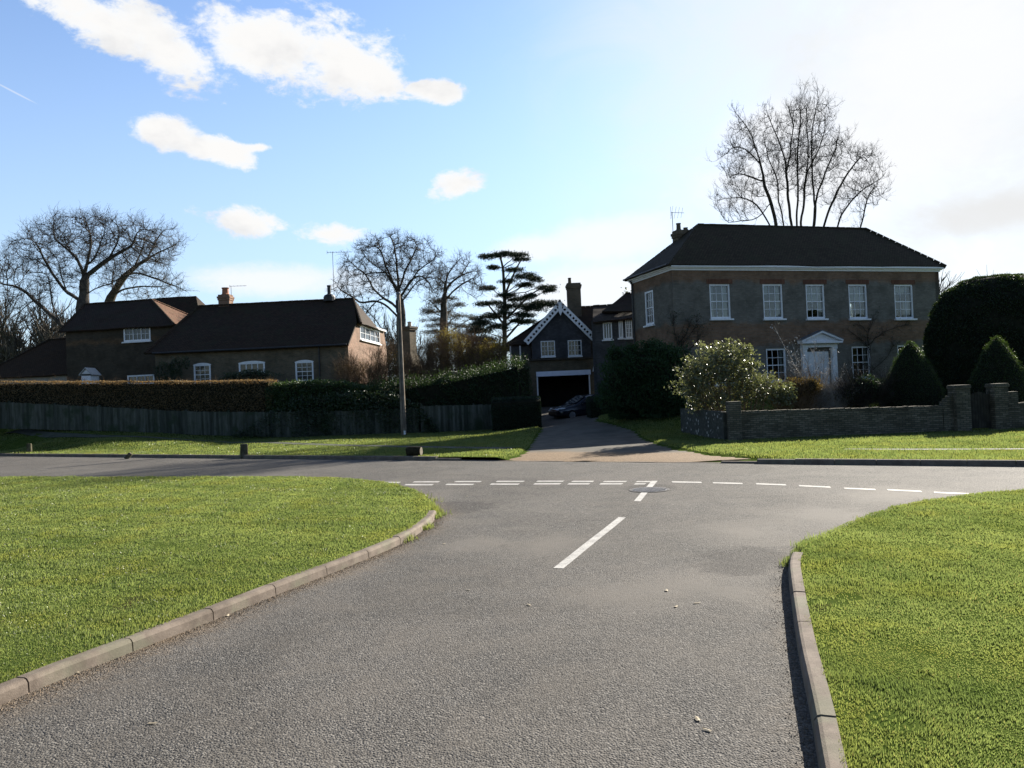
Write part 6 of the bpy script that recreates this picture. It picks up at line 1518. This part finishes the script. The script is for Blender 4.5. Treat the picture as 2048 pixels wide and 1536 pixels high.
# dark timber gate between the piers
gx0, gx1 = P(1937, 840, YWALL)[0], P(1982, 840, YWALL)[0]; gr_ = thing('garden_gate', ((gx0+gx1)/2, YWALL, .1), 'dark wooden garden gate closed between the two gate piers', 'gate'); DARKWOOD = mat_plain('dark gate wood', (.030, .028, .022), (.055, .05, .04), 4, .8, .2)
zt = float(P(1960, 783, YWALL)[2]); mb = MB(); n = 7
for i in range(n): mb.aabb(gx0 + .05 + (gx1-gx0-.1)*i/n, gx0 + .05 + (gx1-gx0-.1)*(i+.9)/n, YWALL - .015, YWALL + .015, .16, zt - .03*abs(i - 3))
mb.build('panel', DARKWOOD, gr_)
for z in (.35, zt - .3):
    mb = MB(); mb.aabb(gx0 + .04, gx1 - .04, YWALL + .017, YWALL + .05, z - .05, z + .05); mb.build('rail', DARKWOOD, gr_)
for x in (gx0 + .03, gx1 - .03):
    mb = MB(); mb.aabb(x - .025, x + .025, YWALL - .03, YWALL + .03, .0, zt + .02); mb.build('post', DARKWOOD, gr_)

# ---------------- verge posts, log, pole
POSTM = mat_plain('mossy post wood', (.055, .052, .032), (.11, .10, .065), 7, .9, .1, .5, 30, .01)
def post(label, px, py, h, w, lean=(0, 0), yaw=.3):
    q = G(px, py, .1); root = thing('verge_post', (q[0], q[1], q[2] - .02), label, 'post', 'low wooden posts along the left verge'); b = np.array((q[0], q[1], q[2] - .1)); ax_ = np.array((lean[0], lean[1], 1.)); ax_ /= np.linalg.norm(ax_)
    e = np.array((math.cos(yaw), math.sin(yaw), 0)); n = np.cross(ax_, e); e = np.cross(n, ax_); mb = MB()
    ring = [(-1, -.8), (-.8, -1), (.8, -1), (1, -.8), (1, .8), (.8, 1), (-.8, 1), (-1, .8)]; hs = [0, h*.6, h + .05, h + .085]; sc = [1.05, 1, .97, .8]
    vs = [b + ax_*z + (e*a*w/2 + n*c*w/2)*s for z, s in zip(hs, sc) for a, c in ring]
    mb.add(vs, [(i*8+j, i*8+(j+1) % 8, (i+1)*8+(j+1) % 8, (i+1)*8+j) for i in range(3) for j in range(8)] + [tuple(24 + j for j in range(8))]); mb.build('shaft', POSTM, root); return root
post('upright weathered wooden post nearest the left end of the verge', 59, 905, .46, .20)
post('leaning low wooden post between two upright posts on the left verge', 252, 913, .22, .22, (.9, .1), .2)
post('upright mossy wooden post standing on the verge below the beech hedge end', 488, 911, .46, .26, (.03, 0), .5)
q = G(829, 912, .1); lr = thing('log', (q[0], q[1], q[2]), 'short thick cut log lying on the grass verge in front of the pole', 'log'); mb = MB(); an = np.linspace(0, 1, 6); la = np.array((q[0] - .24, q[1] + .05, q[2] + .15)); lb = np.array((q[0] + .24, q[1] - .05, q[2] + .15))
mb.tube([la + (lb-la)*t_ + UPZ*.01*math.sin(t_*5) for t_ in an], [.155, .165, .16, .165, .17, .16], 12, cap=False); mb.build('bark', mat_plain('mossy log bark', (.022, .020, .013), (.042, .038, .022), 8, .95, .05, .6, 25, .02), lr, smooth=True)
mb = MB()
for c_, s_ in ((la, 1), (lb, -1)): mb.tube([c_ + (lb-la)*.005*s_, c_ + (lb-la)*.02*s_], [.15, .15], 12)
mb.build('cut_face', mat_plain('weathered cut wood', (.11, .09, .065), (.17, .14, .10), 12, .8), lr)

pb_ = P(808, 874, 41); ptop = P(797.5, 588, 41); zb_ = verge_z(pb_[0], pb_[1])[0]; pr_ = thing('telegraph_pole', (pb_[0], 41, zb_), 'tall plain wooden pole on the verge with its right edge sunlit', 'pole'); PW = mat_plain('pole wood', (.13, .105, .08), (.22, .185, .145), 3, .85, .15, .4, 25, .01)
mb = MB(); pt_ = np.array((pb_[0] + .0, 41., ptop[2])); pbz = np.array((pb_[0], 41., zb_ - .3)); mb.tube([pbz + (pt_-pbz)*t_ for t_ in np.linspace(0, 1, 9)], np.linspace(.155, .105, 9), 14); mb.build('shaft', PW, pr_, smooth=True)
mb = MB(); mb.lathe(pt_ + UPZ*-.02, [(.125, 0), (.125, .06), (.07, .13)], 12); mb.build('cap', LEAD, pr_)
mb = MB(); mb.aabb(pt_[0] - .13, pt_[0] + .02, 40.80, 40.88, pt_[2] - 1.0, pt_[2] - .35); mb.build('junction_box', BLACKM, pr_)
mb = MB(); mb.tube([np.array((pt_[0] + .0, 40.87, zz)) for zz in np.linspace(.05, pt_[2] - .9, 12)] , .02, 6); mb.build('cable_guard', BLACKM, pr_)
mb = MB(); mb.aabb(pb_[0] + .02, pb_[0] + .12, 40.80, 40.835, zb_ + .05, zb_ + .25); mb.build('number_plate', WHITE, pr_)

# ---------------- car, dark hatchback nosing out from behind the right low hedge
def car(label, nose_px, Y, yaw):
    zc = verge_z(*P(*nose_px, Y)[:2])[0] - .06; nq = P(nose_px[0], nose_px[1], Y)
    f = np.array((-math.cos(yaw), -math.sin(yaw), 0)); l = np.array((-f[1], f[0], 0)); l = l if l[1] < 0 else -l       # l = the side turned to the road
    o = np.array((nq[0], nq[1], zc)) - l*.55*0
    root = thing('car', o - f*2.0, label, 'car')
    PAINTC = mat_plain('dark blue car paint', (.008, .011, .018), (.010, .013, .022), 3, .18, .6); TYRE = mat_plain('tyre rubber', (.012, .012, .012), (.02, .02, .02), 9, .85, .1); RIM = mat_plain('alloy rim', (.25, .25, .26), (.3, .3, .31), 9, .35, .5, metal=.6)
    # stations along the length: (x from nose, half width, sill z, shoulder z, hood/roof z, roof half width)
    stn = [(0.0, .62, .32, .58, .60, .50), (.08, .76, .24, .62, .68, .60), (.35, .86, .20, .68, .78, .70), (.9, .88, .19, .74, .90, .74), (1.15, .885, .19, .78, .95, .74), (1.5, .89, .19, .82, 1.17, .66), (1.95, .89, .19, .86, 1.40, .60), (2.5, .89, .19, .88, 1.45, .60), (3.1, .88, .19, .90, 1.43, .59), (3.7, .86, .22, .92, 1.30, .56), (4.0, .82, .28, .92, 1.02, .58), (4.12, .72, .38, .84, .90, .52)]
    rings = []
    for (x, hw, zs, zsh, zt, rw) in stn:
        r_ = [(-hw*.9, zs), (-hw, zs + .12), (-hw*1.01, (zs+zsh)/2 + .05), (-hw*.97, zsh), (-(hw*.94*.35 + rw*.65), zsh + (zt-zsh)*.6), (-rw, zt - .04), (-rw*.55, zt), (0, zt + .012)]
        r_ = r_ + [(-a, b) for a, b in r_[-2::-1]]; rings.append([o - f*x + l*(-a) + UPZ*z for a, z in r_])
    k = len(rings[0]); vs = [v for r_ in rings for v in r_]; mb = MB(); mb.add(vs, [(i*k+j, (i+1)*k+j, (i+1)*k+j+1, i*k+j+1) for i in range(len(stn)-1) for j in range(k-1)] + [tuple(range(k)), tuple((len(stn)-1)*k + j for j in range(k))[::-1], ] + [(i*k+k-1, (i+1)*k+k-1, (i+1)*k, i*k) for i in range(len(stn)-1)])
    bd = mb.build('body', PAINTC, root, smooth=True); m = bd.modifiers.new('sub', 'SUBSURF'); m.levels = m.render_levels = 2
    def sd_(x, z, s, out=.0):
        """point on the flank at height z"""
        xs = [q[0] for q in stn]; hw = np.interp(x, xs, [q[1] for q in stn]); zs = np.interp(x, xs, [q[3] for q in stn]); zt = np.interp(x, xs, [q[4] for q in stn]); rw = np.interp(x, xs, [q[5] for q in stn])
        w = hw*.985 if z < zs else hw*.97 + (rw - hw*.97)*np.clip((z - zs)/max(.05, (zt-zs)), 0, 1)*.95
        return o - f*x + l*(s*(w + out)) + UPZ*z
    for s in (1, -1):
        for poly in ([(1.42, .90), (1.98, 1.33), (2.42, 1.37), (2.42, .93)], [(2.50, .93), (2.50, 1.37), (3.10, 1.35), (3.55, 1.10), (3.40, .95)]):
            mb = MB(); mb.add([sd_(x, z, s, .012) for x, z in poly], [tuple(range(len(poly)))]); mb.build('side_window', DGLASS, root)
        for wx in (.78, 3.35):
            c = o - f*wx + l*(s*.80) + UPZ*.31; mb = MB(); mb.tube([c - l*s*.10, c + l*s*.085, c + l*s*.10], [.31, .31, .285], 24); w_ = mb.build('wheel', TYRE, root)
            mb = MB(); mb.tube([c + l*s*.095, c + l*s*.106], [.20, .20], 20)
            for q in range(5): a = q*1.2566; d_ = f*math.cos(a) + UPZ*math.sin(a); mb.tube([c + l*s*.112 + d_*.04, c + l*s*.108 + d_*.19], .022, 4)
            mb.build('rim', RIM, w_)
        mb = MB(); h0 = o - f*.10 + l*(s*.52) + UPZ*.665; h1 = o - f*.40 + l*(s*.80) + UPZ*.715; mb.tube([h0, (h0+h1)/2 - f*(-.03), h1], [.055, .07, .035], 10); mb.build('headlight', mat_plain('lamp glass', (.62, .64, .66), (.7, .72, .74), 5, .1, .8), root)
        mb = MB(); c = o - f*1.55 + l*(s*.98) + UPZ*.98; mb.box(c, f, l, (.06, .10, .065)); mb.build('wing_mirror', PAINTC, root, bevel=.03)
    mb = MB(); mb.add([o - f*1.12 + l*.66 + UPZ*.985, o - f*1.12 - l*.66 + UPZ*.985, o - f*1.90 - l*.56 + UPZ*1.405, o - f*1.90 + l*.56 + UPZ*1.405], [(0, 1, 2, 3)]); mb.build('windscreen', DGLASS, root)
    mb = MB(); mb.box(o - f*-.0 + UPZ*.47, l, f, (.50, .03, .10)); mb.build('grille', BLACKM, root, bevel=.02)
    return root
car('dark blue hatchback parked across the drive in front of the open garage', (1106, 830), 44.6, math.radians(24))

# ---------------- bare trees
bare_tree('oak_tree', 'broad bare oak behind the far left cottages', 74,
          [[(160, 720), (164, 660), (166, 610), (170, 585), (168, 556), (172, 537), (182, 498), (182, 455)], [(168, 556), (187, 541), (211, 523), (234, 509), (268, 492), (273, 460)], [(166, 610), (152, 596), (133, 582), (117, 566), (101, 541), (86, 517), (78, 490)],
           [(162, 680), (140, 668), (125, 654), (109, 634), (78, 611), (53, 582), (29, 572), (-12, 564)], [(125, 654), (105, 615), (101, 576), (94, 546)], [(168, 560), (164, 540), (148, 509), (125, 494), (105, 474)], [(172, 537), (195, 509), (205, 474)], [(133, 582), (120, 545), (118, 520)], [(211, 523), (235, 490), (240, 455)], [(170, 590), (200, 572), (230, 568)]],
          [(175, 480, 120, 54), (95, 500, 84, 50), (270, 480, 60, 44), (10, 545, 60, 34), (50, 600, 50, 30), (190, 448, 50, 22), (120, 545, 60, 40), (40, 640, 40, 16), (215, 540, 40, 26), (70, 570, 60, 30), (290, 530, 50, 34)], 2600, .5, .024, 1.15, 4, 2, OAKBARK, .34, .03, seed=71, r_max=.72, twig_r=.017)
bare_tree('oak_tree', 'second bare tree with pale trunk close behind the far left oak', 80,
          [[(205, 720), (212, 640), (217, 605), (226, 585), (246, 556), (264, 537), (293, 519), (328, 500), (361, 486)], [(246, 556), (262, 546), (283, 546), (312, 556), (336, 566), (374, 582)], [(222, 592), (240, 580), (273, 572), (312, 574), (332, 570)], [(264, 537), (285, 500), (296, 470)], [(226, 585), (222, 555), (232, 535)], [(293, 519), (320, 470), (330, 455)]],
          [(325, 490, 44, 44), (290, 500, 50, 40), (335, 572, 40, 24), (245, 550, 40, 34), (275, 585, 44, 20)], 1000, .5, .022, 1.1, 4, 2, BARK2, .34, .03, seed=72, r_max=.45, twig_r=.015)
bare_tree('oak_tree', 'round crowned bare oak directly behind the pole', 72,
          [[(804, 760), (803, 690), (802, 640), (801, 615), (797, 580), (795, 534), (790, 498), (781, 472)], [(800, 600), (790, 571), (771, 543), (745, 527), (728, 512)], [(797, 580), (804, 565), (811, 538), (827, 510), (839, 484)], [(800, 598), (809, 580), (827, 552), (851, 529), (877, 513)], [(801, 610), (812, 588), (834, 564), (858, 552), (872, 556)],
           [(801, 625), (785, 604), (767, 599), (743, 571), (729, 545), (704, 527)], [(801, 640), (775, 612), (752, 599), (724, 609), (700, 592), (672, 574)], [(802, 690), (770, 668), (757, 646), (743, 627), (712, 607)], [(790, 571), (776, 545), (762, 500), (748, 486)], [(827, 552), (850, 552), (862, 575)], [(767, 599), (750, 600), (722, 640)], [(771, 543), (735, 548), (712, 548)]],
          [(785, 510, 90, 46), (735, 545, 60, 46), (840, 520, 50, 44), (700, 580, 40, 34), (860, 560, 32, 36), (725, 625, 44, 24), (785, 560, 60, 40)], 2300, .42, .022, .75, 4, 2, OAKBARK, .46, .02, seed=73, r_max=.46, twig_r=.014)
bare_tree('oak_tree', 'smaller bare oak with crooked boughs between round oak and cedar', 78,
          [[(885, 760), (886, 660), (888, 600), (893, 571), (921, 552), (955, 539)], [(888, 592), (893, 552), (909, 529), (922, 514)], [(888, 605), (898, 590), (921, 571), (944, 556)], [(893, 571), (880, 556), (868, 552)], [(921, 552), (932, 532), (940, 526)], [(887, 630), (870, 610), (858, 600)]],
          [(918, 545, 46, 30), (886, 560, 30, 32), (945, 565, 32, 30), (875, 605, 34, 22), (922, 520, 22, 14)], 1000, .42, .021, .8, 4, 2, OAKBARK, .5, .02, seed=74, r_max=.36, twig_r=.014)
bare_tree('tall_bare_tree', 'very tall many stemmed bare tree rising behind the house roof', 60,
          [[(1598, 720), (1598, 660), (1596, 560), (1593, 441), (1597, 376), (1594, 312), (1598, 269), (1602, 232), (1597, 190)], [(1596, 580), (1585, 447), (1576, 398), (1574, 344), (1565, 301), (1550, 260), (1525, 213)], [(1597, 640), (1570, 530), (1552, 447), (1542, 402), (1529, 366), (1520, 329), (1512, 299), (1497, 256), (1469, 218)],
           [(1597, 620), (1578, 510), (1567, 447), (1557, 398), (1555, 355), (1537, 318), (1527, 275)], [(1597, 580), (1603, 447), (1608, 409), (1613, 344), (1617, 308), (1614, 247), (1611, 203)], [(1598, 640), (1618, 530), (1631, 451), (1628, 387), (1624, 333), (1623, 280), (1628, 237), (1636, 205), (1637, 182)],
           [(1598, 660), (1630, 530), (1647, 449), (1662, 409), (1686, 359), (1711, 323), (1742, 297)], [(1598, 680), (1650, 540), (1677, 449), (1688, 419), (1711, 393), (1737, 372), (1768, 353)], [(1650, 540), (1700, 490), (1724, 451), (1731, 417), (1739, 387), (1754, 362)], [(1560, 500), (1537, 447), (1516, 409), (1486, 391), (1466, 402)], [(1529, 366), (1503, 351), (1479, 346), (1452, 356)],
           [(1628, 420), (1645, 355), (1668, 308), (1676, 266)], [(1574, 344), (1587, 269), (1583, 237), (1573, 207)], [(1613, 344), (1640, 300), (1652, 258)], [(1542, 402), (1520, 440), (1480, 440), (1450, 446)], [(1520, 329), (1494, 296), (1474, 290), (1452, 300)]],
          [(1598, 250, 38, 60), (1540, 285, 38, 56), (1490, 280, 32, 46), (1475, 330, 40, 50), (1640, 255, 24, 66), (1680, 310, 34, 44), (1735, 330, 30, 34), (1745, 380, 36, 34), (1470, 405, 44, 34), (1600, 340, 80, 60), (1505, 380, 50, 40), (1690, 400, 50, 36)], 3000, .45, .019, .95, 2, 3, TWIG_DARK, .26, .10, seed=75, depth_k=.8, r_max=.44, tw_up=.40, twig_r=.0145)

# ---------------- cedar with flat plates of foliage
def plate_tree(name, label, Y, trunk_px, r0, r1, plates, n, seed, leaf=LEAF_CEDAR, size=.16, base_w=None, cat='tree', forks=()):
    rng = np.random.default_rng(seed); tr = [P(x, y, Y) for x, y in trunk_px]; mx = Y/F; root = thing(name, (tr[0][0], Y, tr[0][2]), label, cat)
    mb = MB(); mb.tube(smooth_poly(tr, 2), np.linspace(r0, r1, len(smooth_poly(tr, 2))), 10)
    for fk in forks: q = smooth_poly([P(x, y, Y + dY) for x, y, dY in fk], 2); mb.tube(q, np.linspace(r1*1.8, r1*.6, len(q)), 7)
    mb.build('trunk', BARK, root, smooth=True); br = MB(); lf = MB(); at = []; tz = np.array([q[2] for q in tr]); tx = np.array([q[0] for q in tr]); tot = sum(p[2]*p[3]**.5 for p in plates)
    for (cx, cy, rx, ry) in plates:
        dY = rng.uniform(-1, 1)*rx*mx*.8; c = P(cx, cy, Y + dY); R = np.array((rx*mx, max(rx*mx*.75, 1.0), ry*mx*.55))
        zb = c[2] - rng.uniform(.4, 1.4)*min(3, abs(c[0] - tr[-1][0]) + .8)*.55; b0 = np.array((np.interp(-zb, -tz[::-1] if tz[0] > tz[-1] else -tz[::-1], tx[::-1]) if False else np.interp(zb, tz, tx), Y, zb))
        mid = b0*.5 + c*.5 + UPZ*rng.uniform(-.25, .1); ts = np.linspace(0, 1, 7)[:, None]; pts = (1-ts)**2*b0 + 2*ts*(1-ts)*mid + ts**2*c + rng.normal(size=(7, 3))*.05
        br.tube(pts, np.linspace(.075, .028, 7), 5, cap=False)
        m = int(n*rx*ry**.5/tot); k = max(5, int(m/90)); an = rng.random(k)*6.283; rr = rng.random(k)**.5; cl = c + np.stack([np.cos(an)*rr*R[0], np.sin(an)*rr*R[1], (rng.random(k) - .5)*R[2]*1.2 - .55*R[2]*rr**2*2], 1)
        S = np.repeat(pts[-2:-1], k, 0); strips(br, np.stack([S, S*.5 + cl*.5 + rng.normal(size=(k, 3))*.06, cl], 1), np.tile(np.array((.03, .022, .01)), (k, 1)))
        src = rng.integers(0, k, m); p = cl[src] + rng.normal(size=(m, 3))*np.array((.34, .34, .11))*min(1.2, .5 + rx/40) - UPZ*np.abs(rng.normal(size=(m, 1)))*.10; at.append(leaf_quads(lf, p, size*rng.uniform(.6, 1.3, m), .28, .35, None, 0, rng))
    br.build('branches', BARK, root, uv=False); lf.build('crown', leaf, root, attr=np.concatenate(at), uv=False); return root
plate_tree('cedar_tree', 'tall dark cedar with flat layered foliage left of the garage gable', 96, [(1008, 760), (1009, 690), (1010, 620), (1008, 570), (1006, 535), (1000, 512)], .36, .09,
           [(985, 509, 22, 6), (1008, 504, 20, 7), (1035, 508, 20, 6), (1042, 516, 14, 5), (987, 533, 15, 6), (1027, 537, 19, 5), (1055, 549, 23, 8), (1070, 556, 14, 6), (1048, 568, 18, 6), (1090, 572, 20, 6), (1102, 579, 14, 5), (975, 572, 16, 7), (1013, 587, 19, 7), (1034, 596, 18, 6), (1059, 589, 14, 6), (980, 604, 26, 6), (1028, 610, 28, 7), (1082, 602, 30, 8), (1100, 606, 16, 8), (1070, 612, 24, 9), (977, 630, 24, 8), (965, 642, 24, 9), (992, 650, 20, 8), (956, 658, 26, 9), (963, 675, 30, 9), (1048, 628, 20, 9), (1030, 640, 16, 7), (1056, 640, 18, 9), (985, 690, 24, 10), (1012, 560, 14, 5), (1000, 622, 20, 6)], 44000, 80, size=.25, forks=[[(1010, 590, 0), (1022, 560, .6), (1036, 530, .8), (1046, 515, .8)], [(1010, 640, 0), (1040, 610, -.5), (1066, 585, -.8), (1085, 576, -.8)], [(1009, 650, 0), (985, 620, .6), (970, 602, .8)], [(1009, 680, 0), (1045, 640, .9), (1062, 612, 1)]])
plate_tree('spreading_conifer', 'low spreading brownish conifer below the crooked oak boughs', 98, [(895, 760), (893, 690), (892, 640), (890, 606)], .4, .12,
           [(870, 600, 22, 8), (895, 596, 24, 8), (915, 606, 24, 9), (880, 620, 36, 10), (915, 628, 34, 11), (862, 636, 24, 9), (890, 645, 36, 10), (930, 650, 30, 10), (868, 660, 28, 10), (905, 668, 36, 10), (940, 672, 26, 9), (880, 686, 34, 10), (925, 690, 34, 10), (855, 618, 16, 7), (945, 636, 20, 7)], 22000, 81, leaf=mat_leaf('brownish needles', (.035, .030, .020), (.07, .058, .036), .7, .15, .2), size=.17)

shrub('added_shade_tree', 'dense dark evergreen tree added behind the wing to shade the drive', 55, [(1330, 640, 90, 90), (1400, 610, 100, 110), (1480, 620, 90, 100), (1420, 740, 130, 60)], LEAF_YEW, 16000, .22, .5, cat='tree', seed=77, stems=10, nz=.25)  # extra tree, added only for the shade it throws on the drive
# ---------------- far woods that close the horizon, then treelines added for the light
def woodland(x0, x1, Y, yt, n, seed, leaf_n=0, dep=12, lo=.55):
    rng = np.random.default_rng(seed); st = MB(); base = 1.0; pxs = rng.uniform(x0, x1, n); Ys = Y + rng.uniform(0, dep, n); S = []; D = []; Ls = []
    for x, y_ in zip(pxs, Ys):
        q = P(x, 700, y_); q[2] = base - .5; S.append(q); Ls.append((P(x, yt(x), y_)[2] - base)*rng.uniform(lo, 1.0))
    S = np.array(S); Ls = np.array(Ls); D = np.tile(UPZ, (n, 1)) + rng.normal(size=(n, 3))*.08
    grow_twigs(st, S, D, Ls*.72, np.maximum(.05, Ls*.018), 4, 7, .62, .10, .35, 5, .52, rng)
    return tag(st.build('woodland', TWIG_MID, None, uv=False), None, None, None, 'stuff')
woodland(-120, 150, 118, lambda x: 612 + .25*max(0, x - 40), 30, 90)
woodland(660, 1010, 105, lambda x: 655 + 22*math.sin(x*.02), 22, 91)
woodland(1600, 2100, 95, lambda x: 585, 26, 92)
hz = MB(); rng = np.random.default_rng(95); n = 26000; xx = rng.uniform(-150, 150, n); yy = 135 + rng.uniform(0, 12, n); tp = 2.0 + 1.8*(vnoise(xx, yy*0, .12) + 1); zz = .6 + rng.random(n)**.8*tp
a = leaf_quads(hz, np.stack([xx, yy, zz], 1), .9*rng.uniform(.6, 1.4, n), .6, 0, None, 0, rng); tag(hz.build('woodland', LEAF_BROWN, None, attr=a, uv=False), None, None, None, 'stuff')

hz = MB(); n = 30000; xx = rng.uniform(-110, 110, n); yy = -52 - rng.uniform(0, 10, n); zz = rng.random(n)**.8*(8.5 + 2.5*vnoise(xx, yy*0, .15))  # unseen treeline added behind the camera to dim pane reflections and sky fill
a = leaf_quads(hz, np.stack([xx, yy, zz], 1), .9*rng.uniform(.6, 1.4, n), .7, 0, None, 0, rng); tag(hz.build('woodland', LEAF_PRIVET, None, attr=a, uv=False), None, None, None, 'stuff')

hz = MB(); n = 26000; yy = rng.uniform(-60, 34, n); xx = 66 + rng.uniform(0, 8, n); zz = rng.random(n)**.8*(9.5 + 2.5*vnoise(xx*0, yy, .15))  # unseen treeline added out of frame right to darken window reflections
a = leaf_quads(hz, np.stack([xx, yy, zz], 1), .9*rng.uniform(.6, 1.4, n), .7, 0, None, 0, rng); tag(hz.build('woodland', LEAF_PRIVET, None, attr=a, uv=False), None, None, None, 'stuff')

# ---------------- fallen leaves and scraps on the road
LIT = mat_plain('pale dry leaf', (.30, .25, .17), (.42, .37, .28), 20, .8, .2)
spots = [(304, 1448, 'near the left kerb bottom'), (154, 1346, 0), (455, 1232, 0), (1352, 1214, 0), (1394, 1207, 0), (936, 1181, 0), (1058, 1211, 0), (1333, 1182, 0), (888, 1088, 0), (934, 993, 0), (1415, 1462, 0), (1395, 1440, 0)]
base = None
for i, (x, y, _) in enumerate(spots):
    q = G(x, y)
    if base is None:
        mb = MB(); a = np.linspace(0, 2*math.pi, 9)[:-1]; vs = [(math.cos(t_)*.030*(1 + .25*math.cos(3*t_)), math.sin(t_)*.014, .003 + .002*math.cos(2*t_)) for t_ in a] + [(0, 0, .006)]
        mb.add(vs, [(i_, (i_+1) % 8, 8) for i_ in range(8)]); base = o = mb.build('fallen_leaf', LIT, None)
    else: o = base.copy(); COL.objects.link(o)
    o.location = (q[0], q[1], .004); o.rotation_euler = (0, 0, (i*2.4) % 3.1); s = 1 + .25*((i*37) % 5)/5; o.scale = (s, s, s)
    tag(o, 'small pale dry leaf lying flat on the grey road surface', 'leaf', 'pale leaves scattered on the road')
